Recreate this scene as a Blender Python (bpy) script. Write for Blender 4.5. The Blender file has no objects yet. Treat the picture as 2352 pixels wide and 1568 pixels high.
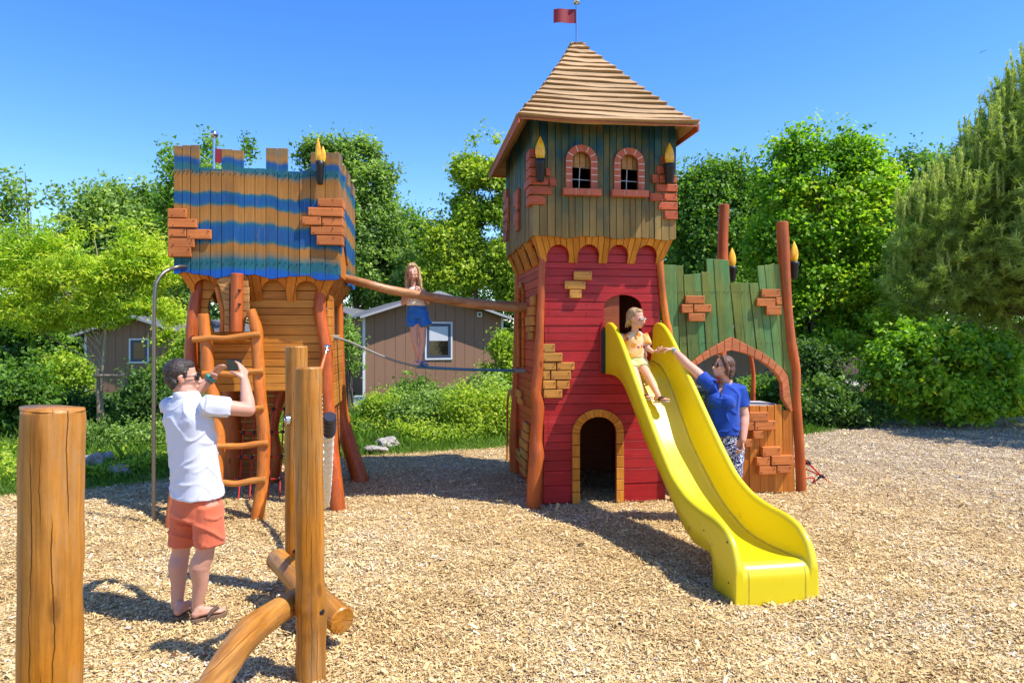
import bpy, bmesh, math, random
import numpy as np
from mathutils import Vector, Matrix, noise as mnoise

random.seed(7)
SC = bpy.context.scene
COL = SC.collection
# ---------------------------------------------------------------- survey of the photograph (2352 x 1568 frame)
F, CX, HZ, H = 1568.0, 1176.0, 770.0, 1.94


def P(px, py, d):
    return Vector(((px - CX) / F * d, d, H + (HZ - py) / F * d))


def G(px, py, z=0.0):
    d = (H - z) * F / (py - HZ)
    return P(px, py, d)


class Frame:
    """a local frame: origin on the ground, u along the front, v to the back"""

    def __init__(s, x, y, deg):
        s.o = (x, y)
        s.a = math.radians(deg)
        s.ex = (math.cos(s.a), math.sin(s.a))
        s.ey = (-math.sin(s.a), math.cos(s.a))

    def front(s, px, py, v=0.0):
        rx = (px - CX) / F
        t = (v + s.o[0] * s.ey[0] + s.o[1] * s.ey[1]) / (rx * s.ey[0] + s.ey[1])
        x, y = rx * t, t
        return ((x - s.o[0]) * s.ex[0] + (y - s.o[1]) * s.ex[1], H + (HZ - py) / F * t)

    def side(s, px, py, u=0.0):
        rx = (px - CX) / F
        t = (u + s.o[0] * s.ex[0] + s.o[1] * s.ex[1]) / (rx * s.ex[0] + s.ex[1])
        x, y = rx * t, t
        return ((x - s.o[0]) * s.ey[0] + (y - s.o[1]) * s.ey[1], H + (HZ - py) / F * t)

    def local(s, w):
        dx, dy = w[0] - s.o[0], w[1] - s.o[1]
        return Vector((dx * s.ex[0] + dy * s.ex[1], dx * s.ey[0] + dy * s.ey[1], w[2]))

    def world(s, u, v, z):
        return Vector((s.o[0] + u * s.ex[0] + v * s.ey[0], s.o[1] + u * s.ex[1] + v * s.ey[1], z))


FA = Frame(-3.706, 7.47, 7.5)      # striped tower
FB = Frame(.234, 7.65, 8.5)        # red tower
FS = Frame(1.608, 4.906, 10)       # slide
Z1 = lambda x, y: (352.8 + .26 * x, 297.9 + .26 * y)
Z2 = lambda x, y: (352.8 + .3901 * x, 611.5 + .3901 * y)
Z3 = lambda x, y: (1097.6 + .32 * x, 62.7 + .32 * y)
Z4 = lambda x, y: (1136.8 + .41987 * x, 533.1 + .41987 * y)
Z5 = lambda x, y: (1473.9 + .45014 * x, 454.7 + .45014 * y)
Z6 = lambda x, y: (439 + .5099 * x, 768.3 + .5099 * y)


# ---------------------------------------------------------------- mesh building
class MB:
    def __init__(s):
        s.v, s.f, s.sm, s.mi = [], [], [], []

    def add(s, verts, faces, smooth=False, mi=0):
        n = len(s.v)
        s.v += [tuple(p) for p in verts]
        for f in faces:
            s.f.append(tuple(i + n for i in f))
            s.sm.append(smooth)
            s.mi.append(mi)

    def hexa(s, p, mi=0):
        s.add(p, [(0, 3, 2, 1), (4, 5, 6, 7), (0, 1, 5, 4), (1, 2, 6, 5), (2, 3, 7, 6), (3, 0, 4, 7)], mi=mi)

    def box(s, u0, u1, v0, v1, z0, z1, mi=0):
        s.hexa([(u0, v0, z0), (u1, v0, z0), (u1, v1, z0), (u0, v1, z0),
                (u0, v0, z1), (u1, v0, z1), (u1, v1, z1), (u0, v1, z1)], mi)

    def prism(s, poly, v0, v1, axis='v', mi=0):
        """poly of (u,z) pushed along v (axis 'v'), of (v,z) along u (axis 'u'), or of (u,v) along z (axis 'z')"""
        a = sum(poly[i][0] * poly[(i + 1) % len(poly)][1] - poly[(i + 1) % len(poly)][0] * poly[i][1] for i in range(len(poly)))
        if a < 0:
            poly = poly[::-1]
        n = len(poly)
        if axis == 'v':
            pts = [(a_, v0, b_) for a_, b_ in poly] + [(a_, v1, b_) for a_, b_ in poly]
            fl = False
        elif axis == 'u':
            pts = [(v0, a_, b_) for a_, b_ in poly] + [(v1, a_, b_) for a_, b_ in poly]
            fl = True
        else:
            pts = [(a_, b_, v0) for a_, b_ in poly] + [(a_, b_, v1) for a_, b_ in poly]
            fl = True
        fs = [tuple(range(n)), tuple(range(2 * n - 1, n - 1, -1))]
        fs += [(i, i + n, (i + 1) % n + n, (i + 1) % n) for i in range(n)]
        if fl:
            fs = [f[::-1] for f in fs]
        s.add(pts, fs, mi=mi)

    def tube(s, path, radii, n=14, sub=4, wob=0.0, cap=True, capr=.85, mi=0, flat=None, seed=0):
        pts = [Vector(p) for p in path]
        if not hasattr(radii, '__len__'):
            radii = [radii] * len(pts)
        if sub > 1 and len(pts) > 2:
            q, r = [], []
            for i in range(len(pts) - 1):
                p0 = pts[max(i - 1, 0)]; p1 = pts[i]; p2 = pts[i + 1]; p3 = pts[min(i + 2, len(pts) - 1)]
                for k in range(sub):
                    t = k / sub
                    q.append(.5 * ((2 * p1) + (-p0 + p2) * t + (2 * p0 - 5 * p1 + 4 * p2 - p3) * t * t + (-p0 + 3 * p1 - 3 * p2 + p3) * t ** 3))
                    r.append(radii[i] * (1 - t) + radii[i + 1] * t)
            q.append(pts[-1]); r.append(radii[-1])
            pts, radii = q, r
        rings = []
        up = Vector((0, 0, 1))
        d0 = (pts[1] - pts[0]).normalized()
        x = d0.cross(up if abs(d0.z) < .9 else Vector((1, 0, 0))).normalized()
        verts, faces = [], []
        for i, p in enumerate(pts):
            d = (pts[min(i + 1, len(pts) - 1)] - pts[max(i - 1, 0)]).normalized()
            x = (x - d * x.dot(d)).normalized()
            y = d.cross(x)
            for k in range(n):
                a = 2 * math.pi * k / n
                rr = radii[i]
                if wob:
                    rr *= 1 + wob * mnoise.noise(Vector((math.cos(a) * .9 + seed * 3.1, math.sin(a) * .9, i * .35 + seed)))
                o = x * math.cos(a) * rr + y * math.sin(a) * rr * (flat or 1)
                verts.append(p + o)
        m = len(pts)
        for i in range(m - 1):
            for k in range(n):
                k2 = (k + 1) % n
                faces.append((i * n + k, i * n + k2, (i + 1) * n + k2, (i + 1) * n + k))
        s.add(verts, faces, True, mi)
        if cap:
            for end, idx in ((0, 0), (1, (m - 1) * n)):
                ring = [Vector(verts[idx + k]) for k in range(n)]
                c = sum(ring, Vector()) / n
                d = (pts[0] - pts[1]).normalized() if end == 0 else (pts[-1] - pts[-2]).normalized()
                rr = radii[0] if end == 0 else radii[-1]
                inner = [c + (q - c) * capr + d * rr * .12 for q in ring]
                vs = ring + inner
                fs = [(k, (k + 1) % n, (k + 1) % n + n, k + n) for k in range(n)] + [tuple(range(n, 2 * n))]
                if end == 0:
                    fs = [f[::-1] for f in fs]
                s.add(vs, fs, False, mi)

    def lathe(s, c, prof, n=20, mi=0, smooth=True, sx=1, sy=1):
        """prof: (r, z) from bottom to top round a vertical axis through c"""
        verts = []
        for r, z in prof:
            for k in range(n):
                a = 2 * math.pi * k / n
                verts.append((c[0] + r * sx * math.cos(a), c[1] + r * sy * math.sin(a), c[2] + z))
        faces = []
        for i in range(len(prof) - 1):
            for k in range(n):
                k2 = (k + 1) % n
                faces.append((i * n + k, i * n + k2, (i + 1) * n + k2, (i + 1) * n + k))
        s.add(verts, faces, smooth, mi)
        s.add(verts[:n], [tuple(range(n))[::-1]], False, mi)
        s.add(verts[-n:], [tuple(range(n))], False, mi)

    def mesh(s, name):
        me = bpy.data.meshes.new(name)
        me.from_pydata(s.v, [], s.f)
        me.polygons.foreach_set('use_smooth', s.sm)
        me.polygons.foreach_set('material_index', s.mi)
        me.update()
        return me


def tag(o, label=None, cat=None, group=None, kind=None):
    if label: o['label'] = label
    if cat: o['category'] = cat
    if group: o['group'] = group
    if kind: o['kind'] = kind
    return o


def thing(name, label, cat, loc=(0, 0, 0), rz=0, group=None):
    o = bpy.data.objects.new(name, None)
    COL.objects.link(o)
    o.location = loc
    o.rotation_euler = (0, 0, rz)
    o.empty_display_size = .2
    return tag(o, label, cat, group)


def cutmesh(me, cutter):
    a = bpy.data.objects.new('tmp_a', me)
    cm = cutter.mesh('tmp_b')
    bm = bmesh.new(); bm.from_mesh(cm); bmesh.ops.recalc_face_normals(bm, faces=bm.faces); bm.to_mesh(cm); bm.free()
    b = bpy.data.objects.new('tmp_b', cm)
    COL.objects.link(a); COL.objects.link(b)
    m = a.modifiers.new('b', 'BOOLEAN')
    m.operation = 'DIFFERENCE'; m.solver = 'EXACT'; m.object = b
    m.use_self = True
    dg = bpy.context.evaluated_depsgraph_get()
    dg.update()
    out = bpy.data.meshes.new_from_object(a.evaluated_get(dg))
    bpy.data.objects.remove(a); bpy.data.objects.remove(b)
    return out


def part(name, mb, mat, parent=None, bevel=0, cut=None, extra=None, extra_mat=None):
    me = mb.mesh(name) if isinstance(mb, MB) else mb
    if cut is not None and cut.v:
        me = cutmesh(me, cut)
    if extra is not None and extra.v:
        me.materials.clear()
        bm = bmesh.new(); bm.from_mesh(me)
        n0 = len(bm.faces)
        em = extra.mesh('x'); bm.from_mesh(em)
        bm.faces.ensure_lookup_table()
        for f in bm.faces: f.material_index = 1 if f.index >= n0 or f.index < 0 else 0
        for i, f in enumerate(bm.faces): f.material_index = 1 if i >= n0 else 0
        bm.to_mesh(me); bm.free(); bpy.data.meshes.remove(em)
        mat = [mat, extra_mat or M['bolt']]
    o = bpy.data.objects.new(name, me)
    if extra is None: me.materials.clear()
    for m in (mat if isinstance(mat, (list, tuple)) else [mat]):
        me.materials.append(m)
    COL.objects.link(o)
    if parent is not None:
        o.parent = parent
    if bevel:
        b = o.modifiers.new('bevel', 'BEVEL')
        b.width = bevel; b.segments = 2 if bevel > .006 else 1
        b.limit_method = 'ANGLE'; b.angle_limit = math.radians(50)
    return o


def align(o, d, c=None):
    """give an object its own axis along d, so that the grain of its wood runs along it"""
    if c is not None:
        o.data.transform(Matrix.Translation(-Vector(c))); o.location = c
    q = Vector((0, 0, 1)).rotation_difference(Vector(d).normalized())
    o.data.transform(q.to_matrix().to_4x4().inverted())
    o.rotation_mode = 'QUATERNION'; o.rotation_quaternion = q


def copy_tree(o, parent=None):
    c = o.copy()
    COL.objects.link(c)
    if parent is not None:
        c.parent = parent
    for ch in list(o.children):
        copy_tree(ch, c)
    return c


def mesh_np(name, v, q, tint=None):
    me = bpy.data.meshes.new(name)
    v = np.ascontiguousarray(v, dtype=np.float32); q = np.ascontiguousarray(q, dtype=np.int32)
    k = q.shape[1]
    me.vertices.add(len(v)); me.vertices.foreach_set('co', v.ravel())
    me.loops.add(q.size); me.loops.foreach_set('vertex_index', q.ravel())
    me.polygons.add(len(q))
    me.polygons.foreach_set('loop_start', np.arange(0, q.size, k, dtype=np.int32))
    me.polygons.foreach_set('loop_total', np.full(len(q), k, dtype=np.int32))
    if tint is not None:
        a = me.attributes.new('tint', 'FLOAT', 'POINT')
        a.data.foreach_set('value', np.ascontiguousarray(tint, dtype=np.float32))
    me.update(calc_edges=True)
    return me


def arch(cx, w, z0, z1, n=14, rise=None):
    """outline (u,z) of a round-headed opening"""
    r = w / 2
    rise = rise or r
    pts = [(cx - r, z0), (cx + r, z0)]
    for k in range(n + 1):
        a = math.pi * k / n
        pts.append((cx + r * math.cos(a), z1 - rise + rise * math.sin(a)))
    return pts


# ---------------------------------------------------------------- materials
def lin(r, g, b):
    f = lambda c: (c / 255 / 12.92) if c / 255 < .04045 else ((c / 255 + .055) / 1.055) ** 2.4
    return (f(r), f(g), f(b))


class NT:
    def __init__(s, name):
        s.m = bpy.data.materials.new(name)
        s.m.use_nodes = True
        s.t = s.m.node_tree
        s.t.nodes.clear()
        s.out = s.n('ShaderNodeOutputMaterial')

    def n(s, typ, ins=None, **kw):
        nd = s.t.nodes.new(typ)
        for k, v in kw.items():
            setattr(nd, k, v)
        for k, v in (ins or {}).items():
            if isinstance(v, bpy.types.NodeSocket):
                s.t.links.new(v, nd.inputs[k])
            else:
                nd.inputs[k].default_value = v
        return nd

    def ramp(s, fac, stops, interp='LINEAR'):
        r = s.n('ShaderNodeValToRGB', {'Fac': fac})
        cr = r.color_ramp
        cr.interpolation = interp
        while len(cr.elements) < len(stops):
            cr.elements.new(.5)
        for e, (p, c) in zip(cr.elements, sorted(stops, key=lambda q: q[0])):
            e.position = p
            e.color = (*c, 1) if len(c) == 3 else c
        return r.outputs['Color']

    def mix(s, fac, a, b, mode='MIX'):
        m = s.n('ShaderNodeMix', data_type='RGBA', blend_type=mode)
        for i, v in ((0, fac), (6, a), (7, b)):
            if isinstance(v, bpy.types.NodeSocket):
                s.t.links.new(v, m.inputs[i])
            else:
                m.inputs[i].default_value = v if i == 0 else ((*v, 1) if len(v) == 3 else v)
        return m.outputs[2]

    def math(s, op, a, b=None, c=None):
        m = s.n('ShaderNodeMath', operation=op)
        for i, v in enumerate((a, b, c)):
            if v is None: continue
            if isinstance(v, bpy.types.NodeSocket):
                s.t.links.new(v, m.inputs[i])
            else:
                m.inputs[i].default_value = v
        return m.outputs[0]

    def coords(s, scale, which='Object'):
        tc = s.n('ShaderNodeTexCoord')
        return s.n('ShaderNodeMapping', {'Vector': tc.outputs[which], 'Scale': scale}).outputs[0]

    def noise(s, vec, scale, detail=4, rough=.55, dist=0):
        return s.n('ShaderNodeTexNoise', {'Vector': vec, 'Scale': scale, 'Detail': detail, 'Roughness': rough, 'Distortion': dist}).outputs[0]

    def bsdf(s, col, rough=.6, bump=None, bs=.3, bd=.01, coat=0, metal=0, spec=.4, sheen=0, normal=None):
        b = s.n('ShaderNodeBsdfPrincipled')
        for k, v in (('Base Color', col), ('Roughness', rough), ('Coat Weight', coat), ('Metallic', metal), ('Specular IOR Level', spec), ('Sheen Weight', sheen)):
            if isinstance(v, bpy.types.NodeSocket):
                s.t.links.new(v, b.inputs[k])
            else:
                b.inputs[k].default_value = (*v, 1) if k == 'Base Color' else v
        b.inputs['Coat Roughness'].default_value = .25
        if bump is not None:
            bp = s.n('ShaderNodeBump', {'Height': bump, 'Strength': bs, 'Distance': bd})
            s.t.links.new(bp.outputs[0], b.inputs['Normal'])
        s.t.links.new(b.outputs[0], s.out.inputs[0])
        s.b = b
        return s.m


AX = {'z': (22, 22, 1.1), 'u': (1.1, 22, 22), 'v': (22, 1.1, 22)}


def wood_core(t, col, axis, var=.35, isl=.35, blotch=.35):
    """grain along one axis, board to board variation, soft weathering blotches; returns colour socket and grain socket"""
    geo = t.n('ShaderNodeNewGeometry')
    vec = t.coords(AX[axis])
    off = t.n('ShaderNodeVectorMath', {0: vec}, operation='ADD')
    cmb = t.n('ShaderNodeCombineXYZ', {0: t.math('MULTIPLY', geo.outputs['Random Per Island'], 37.0), 1: t.math('MULTIPLY', geo.outputs['Random Per Island'], 91.0), 2: t.math('MULTIPLY', geo.outputs['Random Per Island'], 13.0)})
    t.t.links.new(cmb.outputs[0], off.inputs[1])
    g = t.noise(off.outputs[0], 1.6, 7, .62, .6)
    b = t.noise(t.coords((1, 1, 1)), 2.6, 4, .6)
    fine = t.noise(t.coords((1, 1, 1)), 60, 3, .6)
    k = t.math('MULTIPLY_ADD', t.math('SUBTRACT', g, .5), var * 3.2, 1.0)
    k = t.math('MULTIPLY', k, t.math('MULTIPLY_ADD', t.math('SUBTRACT', b, .5), blotch * 2.0, 1.0))
    k = t.math('MULTIPLY', k, t.math('MULTIPLY_ADD', t.math('SUBTRACT', geo.outputs['Random Per Island'], .5), isl, 1.0))
    k = t.math('MULTIPLY', k, t.math('MULTIPLY_ADD', t.math('SUBTRACT', fine, .5), .25, 1.0))
    k = t.math('MAXIMUM', k, .2)
    c = t.n('ShaderNodeVectorMath', operation='SCALE')
    if isinstance(col, bpy.types.NodeSocket):
        t.t.links.new(col, c.inputs[0])
    else:
        c.inputs[0].default_value = col
    t.t.links.new(k, c.inputs['Scale'])
    return c.outputs[0], g, geo


def wood(name, col, axis='z', rough=.55, coat=.04, var=.35, isl=.35, blotch=.35, col2=None, bump=.35, wear=None):
    t = NT(name)
    c0 = col
    if col2 is not None:
        geo = t.n('ShaderNodeNewGeometry')
        nb = t.noise(t.coords((1, 1, 1)), 1.7, 3, .6)
        f = t.math('MULTIPLY_ADD', geo.outputs['Random Per Island'], .7, t.math('SUBTRACT', t.math('MULTIPLY', nb, 1.6), .65))
        f = t.n('ShaderNodeClamp', {0: f}).outputs[0]
        c0 = t.mix(f, col, col2)
    c, g, _ = wood_core(t, c0, axis, var, isl, blotch)
    if wear is not None:       # paint rubbed off along the grain
        w1 = t.noise(t.coords(AX[axis]), 2.6, 6, .7, .3); w2 = t.noise(t.coords((1, 1, 1)), 3.4, 4, .65)
        wf = t.math('MULTIPLY', t.n('ShaderNodeMapRange', {0: w1, 1: .56, 2: .70}).outputs[0], t.n('ShaderNodeMapRange', {0: w2, 1: .44, 2: .62}).outputs[0])
        c = t.mix(t.math('MULTIPLY', wf, .7), c, wear)
    return t.bsdf(c, rough, g, bump, .006, min(coat, .06), spec=.25)


def log_wood(name, col, col2, axis='z', cracks=True, rough=.42, coat=.3):
    t = NT(name)
    nb = t.noise(t.coords((1, 1, .55)), 3.2, 4, .6)
    c0 = t.mix(t.math('SMOOTH_MIN', t.math('MAXIMUM', t.math('MULTIPLY_ADD', nb, 2.6, -.85), 0.0), 1.0, .2), col, col2)
    c, g, _ = wood_core(t, c0, axis, .42, .1, .6)
    # knots
    kn = t.n('ShaderNodeTexVoronoi', {'Vector': t.coords({'z': (5, 5, 2.2), 'u': (2.2, 5, 5), 'v': (5, 2.2, 5)}[axis]), 'Scale': 1.0, 'Randomness': 1.0})
    kf = t.ramp(kn.outputs['Distance'], [(0, (1, 1, 1)), (.07, (.7, .7, .7)), (.12, (0, 0, 0))])
    c = t.mix(kf, c, tuple(x * .35 for x in col))
    h = g
    if cracks:
        # drying checks: thin level lines of a strongly stretched noise, fading in and out; grey worn flanks
        sp = t.n('ShaderNodeSeparateXYZ', {0: t.n('ShaderNodeTexCoord').outputs['Object']})
        ang = t.math('ARCTAN2', sp.outputs[1], sp.outputs[0])
        cr = None
        for q, th in enumerate((-2.75, -2.3, -1.98, -1.62, -1.30, -.95, -.45, .4, 1.3, 2.2)):
            lv_ = t.n('ShaderNodeCombineXYZ', {0: 3.7 * q, 2: sp.outputs[2]})
            n1 = t.noise(lv_.outputs[0], 3.1, 4, .6)
            n2 = t.noise(t.n('ShaderNodeCombineXYZ', {1: 5.1 * q + 2, 2: sp.outputs[2]}).outputs[0], 1.7, 1)
            w_ = t.math('MULTIPLY', t.math('MAXIMUM', t.math('SUBTRACT', n2, .46), 0.0), .22)
            dd = t.math('ABSOLUTE', t.math('SUBTRACT', ang, t.math('MULTIPLY_ADD', t.math('SUBTRACT', n1, .5), .5, th)))
            one = t.math('LESS_THAN', dd, t.math('MINIMUM', w_, .022))
            cr = one if cr is None else t.math('MAXIMUM', cr, one)
        cr = t.math('MULTIPLY', cr, .85)
        worn = t.noise(t.coords({'z': (7, 7, 1.3), 'u': (1.3, 7, 7), 'v': (7, 1.3, 7)}[axis]), 1.3, 5, .7)
        c = t.mix(t.math('MULTIPLY', t.n('ShaderNodeMapRange', {0: worn, 1: .50, 2: .68}).outputs[0], .6), c, (.34, .215, .11))
        drk = t.noise(t.coords({'z': (17, 17, .9), 'u': (.9, 17, 17), 'v': (17, .9, 17)}[axis]), 1.0, 4, .65)
        c = t.mix(t.math('MULTIPLY', t.n('ShaderNodeMapRange', {0: drk, 1: .50, 2: .66}).outputs[0], .6), c, tuple(x * .36 for x in col))
        c = t.mix(cr, c, tuple(x * .10 for x in col))
        h = t.math('SUBTRACT', g, t.math('MULTIPLY', cr, 1.2))
    return t.bsdf(c, rough, h, .4, .008, coat * .35, spec=.3)


def plain(name, col, rough=.5, coat=0, metal=0, var=.12, scale=8, bump=0, spec=.4):
    t = NT(name)
    n_ = t.noise(t.coords((1, 1, 1)), scale, 5, .6)
    c = t.mix(n_, tuple(x * (1 - var) for x in col), tuple(min(1, x * (1 + var)) for x in col))
    if bump:
        return t.bsdf(c, rough, n_, bump, .01, coat, metal, spec)
    return t.bsdf(c, rough, None, 0, 0, coat, metal, spec)
# ---------------------------------------------------------------- camera, sun, sky
cam = bpy.data.cameras.new('camera')
cam.lens = 24; cam.sensor_width = 36; cam.shift_y = -14 / 2352
cam.clip_end = 2000; cam.clip_start = .05
co = bpy.data.objects.new('camera', cam); COL.objects.link(co)
co.location = (0, 0, H); co.rotation_euler = (math.radians(90), 0, 0)
SC.camera = co
SUN = Vector((.498, -.18, .848)).normalized()
EL = math.asin(SUN.z); AZ = math.atan2(SUN.x, SUN.y)
sl = bpy.data.lights.new('sun', 'SUN'); sl.energy = 4.0; sl.angle = math.radians(.5); sl.color = (1, .95, .87)
so = bpy.data.objects.new('sun', sl); COL.objects.link(so)
so.rotation_euler = (-SUN).to_track_quat('-Z', 'Y').to_euler(); so.location = SUN * 30
W = bpy.data.worlds.new('World'); SC.world = W; W.use_nodes = True
wt = W.node_tree; wt.nodes.clear()
sky = wt.nodes.new('ShaderNodeTexSky'); sky.sky_type = 'NISHITA'; sky.sun_disc = False
sky.sun_elevation = EL; sky.sun_rotation = AZ; sky.air_density = 1.0; sky.dust_density = .3; sky.ozone_density = 3.0
hs = wt.nodes.new('ShaderNodeHueSaturation'); hs.inputs['Hue'].default_value = .513; hs.inputs['Saturation'].default_value = 1.34
bg = wt.nodes.new('ShaderNodeBackground'); bg.inputs[1].default_value = .15
wo = wt.nodes.new('ShaderNodeOutputWorld')
wt.links.new(sky.outputs[0], hs.inputs['Color']); wt.links.new(hs.outputs[0], bg.inputs[0]); wt.links.new(bg.outputs[0], wo.inputs[0])
SC.view_settings.view_transform = 'Standard'; SC.view_settings.look = 'None'; SC.view_settings.gamma = 1
SC.view_settings.exposure = .93
SC.cycles.use_denoising = True
SC.cycles.max_bounces = 7; SC.cycles.diffuse_bounces = 4; SC.cycles.transmission_bounces = 4; SC.cycles.transparent_max_bounces = 6
SC.cycles.caustics_reflective = False; SC.cycles.caustics_refractive = False

# ---------------------------------------------------------------- material library
M = {}
ORANGE = (.50, .185, .03)
M['orange'] = wood('orange_boards', (.50, .165, .016), 'u', col2=(.46, .19, .028))
M['orange_v'] = wood('orange_boards_upright', (.46, .13, .012), 'z', col2=(.48, .165, .020))
M['skirt_b'] = wood('golden_boards', (.54, .18, .012), 'z', col2=(.50, .20, .022))
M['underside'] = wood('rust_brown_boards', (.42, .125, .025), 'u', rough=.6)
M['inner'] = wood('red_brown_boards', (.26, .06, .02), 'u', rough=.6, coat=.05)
M['tan'] = wood('tan_boards', (.42, .21, .065), 'u', rough=.6, coat=.05)
M['red'] = wood('crimson_boards', (.41, .014, .016), 'u', rough=.45, coat=.06, var=.3, isl=.4, blotch=.45, col2=(.33, .018, .02), wear=(.46, .12, .10))
M['red_side'] = wood('red_orange_boards', (.42, .028, .012), 'u', rough=.45, coat=.06, col2=(.42, .045, .014))
M['brick_o'] = wood('orange_bricks', (.48, .145, .035), 'u', rough=.55, coat=.05, isl=.3)
M['brick_r'] = wood('terracotta_bricks', (.42, .085, .03), 'u', rough=.55, coat=.05, isl=.3)
M['brick_t'] = wood('tan_bricks', (.50, .25, .045), 'u', rough=.55, coat=.05, isl=.35, col2=(.46, .18, .03))
M['green'] = wood('green_boards', (.185, .195, .026), 'z', rough=.5, coat=.05, isl=.5, col2=(.06, .155, .05), blotch=.5, wear=(.34, .31, .10))
M['leg'] = log_wood('red_log', (.39, .066, .011), (.42, .11, .02), cracks=False)
M['ladder'] = log_wood('orange_log', (.48, .115, .010), (.48, .165, .025), cracks=False)
M['rung'] = log_wood('rung_log', (.48, .15, .018), (.46, .20, .05), 'u', cracks=False)
M['timber'] = log_wood('honey_timber', (.42, .145, .007), (.36, .165, .035))
M['timber_u'] = log_wood('honey_timber_lying', (.42, .15, .010), (.38, .19, .05))
M['rail'] = log_wood('rail_log', (.40, .15, .045), (.42, .24, .11), 'u', cracks=True)
M['roof'] = wood('waney_boards', (.40, .255, .125), 'u', rough=.7, coat=0, var=.5, isl=.3, blotch=.25, bump=.6)
M['fascia'] = wood('rust_boards', (.42, .10, .03), 'u', rough=.55)
M['black'] = plain('black_plastic', (.012, .013, .016), .45)
M['bolt'] = plain('dark_bolt', (.02, .02, .022), .35, metal=.3)
M['steel'] = plain('steel', (.55, .55, .56), .22, metal=1)
M['pole'] = plain('weathered_steel', (.18, .155, .13), .38, metal=.75)
M['flag'] = plain('maroon_flag', (.26, .014, .022), .6)
M['rope'] = plain('cream_rope', (.76, .70, .60), .85, var=.2, scale=40, bump=.5)
M['blue_rope'] = plain('blue_rope', (.05, .16, .24), .8, var=.3, scale=40)
M['grey_rope'] = plain('grey_rope', (.22, .22, .2), .85, var=.3, scale=40)
M['red_rope'] = plain('red_rope', (.5, .02, .015), .7)
M['grey_deck'] = wood('grey_deck', (.36, .33, .30), 'u', rough=.8, coat=0)


def stripes(axis):
    t = NT('striped_boards_' + axis)
    tc = t.n('ShaderNodeTexCoord')
    sep = t.n('ShaderNodeSeparateXYZ', {0: tc.outputs['Object']})
    geo = t.n('ShaderNodeNewGeometry')
    n1 = t.noise(t.coords((1.6, 1.6, .3)), 1.6, 3, .6)
    n2 = t.noise(t.coords((14, 14, 2)), 2.0, 4, .65)
    z = t.math('MULTIPLY_ADD', t.math('SUBTRACT', n1, .5), .22, sep.outputs[2])
    z = t.math('MULTIPLY_ADD', t.math('SUBTRACT', n2, .5), .035, z)
    z = t.math('MULTIPLY_ADD', sep.outputs[0], .03, z)
    p = t.math('DIVIDE', t.math('SUBTRACT', z, 2.5), 1.6)
    tan, tan2, gr, blue, blu2, teal = (.34, .155, .034), (.33, .135, .022), (.22, .135, .055), (.008, .075, .225), (.005, .085, .37), (.014, .11, .14)
    q = lambda h: (h - 2.5) / 1.6
    c0 = t.ramp(p, [(0, blu2), (q(2.66), blu2), (q(2.71), teal), (q(2.79), teal), (q(2.85), gr), (q(2.90), tan2), (q(2.94), tan2), (q(2.975), teal), (q(3.0), blue), (q(3.14), blue),
                    (q(3.175), teal), (q(3.21), tan), (q(3.345), tan2), (q(3.375), teal), (q(3.40), blue), (q(3.475), blue), (q(3.505), teal), (q(3.53), tan), (q(3.69), tan2), (q(3.73), gr), (q(3.765), teal), (q(3.81), teal), (q(3.85), blue), (q(3.885), blue), (q(3.915), gr), (q(3.94), tan), (q(4.0), gr)][:32])
    w1 = t.noise(t.coords(AX['z']), 2.6, 6, .7, .3); w2 = t.noise(t.coords((1, 1, 1)), 2.8, 4, .65)
    wf = t.math('MULTIPLY', t.n('ShaderNodeMapRange', {0: w1, 1: .54, 2: .70}).outputs[0], t.n('ShaderNodeMapRange', {0: w2, 1: .42, 2: .62}).outputs[0])
    c0 = t.mix(t.math('MULTIPLY', wf, .65), c0, (.27, .16, .07))
    c, g, _ = wood_core(t, c0, 'z', .3, .3, .3)
    return t.bsdf(c, .55, g, .35, .006, .04, spec=.25)


M['stripe'] = stripes('z')


def blotch_boards():
    t = NT('bluegreen_boards')
    geo = t.n('ShaderNodeNewGeometry')
    tc = t.n('ShaderNodeTexCoord')
    sep = t.n('ShaderNodeSeparateXYZ', {0: tc.outputs['Object']})
    isl = t.math('MULTIPLY', geo.outputs['Random Per Island'], 1.0)
    cmb = t.n('ShaderNodeCombineXYZ', {2: t.math('MULTIPLY', isl, 5.0)})
    vec = t.n('ShaderNodeVectorMath', {0: t.coords((1.2, 1.2, .8)), 1: cmb.outputs[0]}, operation='ADD')
    nb = t.noise(vec.outputs[0], 2.3, 3, .55)
    n2 = t.noise(t.coords((1, 1, 1)), 3.1, 3, .6)
    # more blue high up, more tan low down
    hi = t.n('ShaderNodeMapRange', {0: sep.outputs[2], 1: 3.1, 2: 4.2, 3: -.16, 4: .12}).outputs[0]
    f = t.math('ADD', t.math('MULTIPLY_ADD', nb, .55, .22), hi)
    f = t.math('MULTIPLY_ADD', t.math('SUBTRACT', n2, .5), .35, f)
    c0 = t.ramp(f, [(.30, (.26, .16, .045)), (.42, (.19, .14, .05)), (.52, (.11, .115, .052)), (.60, (.045, .095, .08)), (.68, (.009, .075, .135)), (.8, (.004, .06, .17))])
    c, g, _ = wood_core(t, c0, 'z', .35, .5, .3)
    return t.bsdf(c, .6, g, .4, .006, .02, spec=.2)


M['blotch'] = blotch_boards()


def flame_mat():
    t = NT('painted_flame')
    v = t.coords((1, 1, .35))
    n_ = t.noise(v, 16, 2, .5, 1.5)
    c = t.ramp(n_, [(.40, (.86, .52, .015)), (.52, (.86, .47, .012)), (.58, (.80, .24, .008)), (.63, (.86, .45, .012))])
    return t.bsdf(c, .4, None, coat=.3)


M['flame'] = flame_mat()


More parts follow.
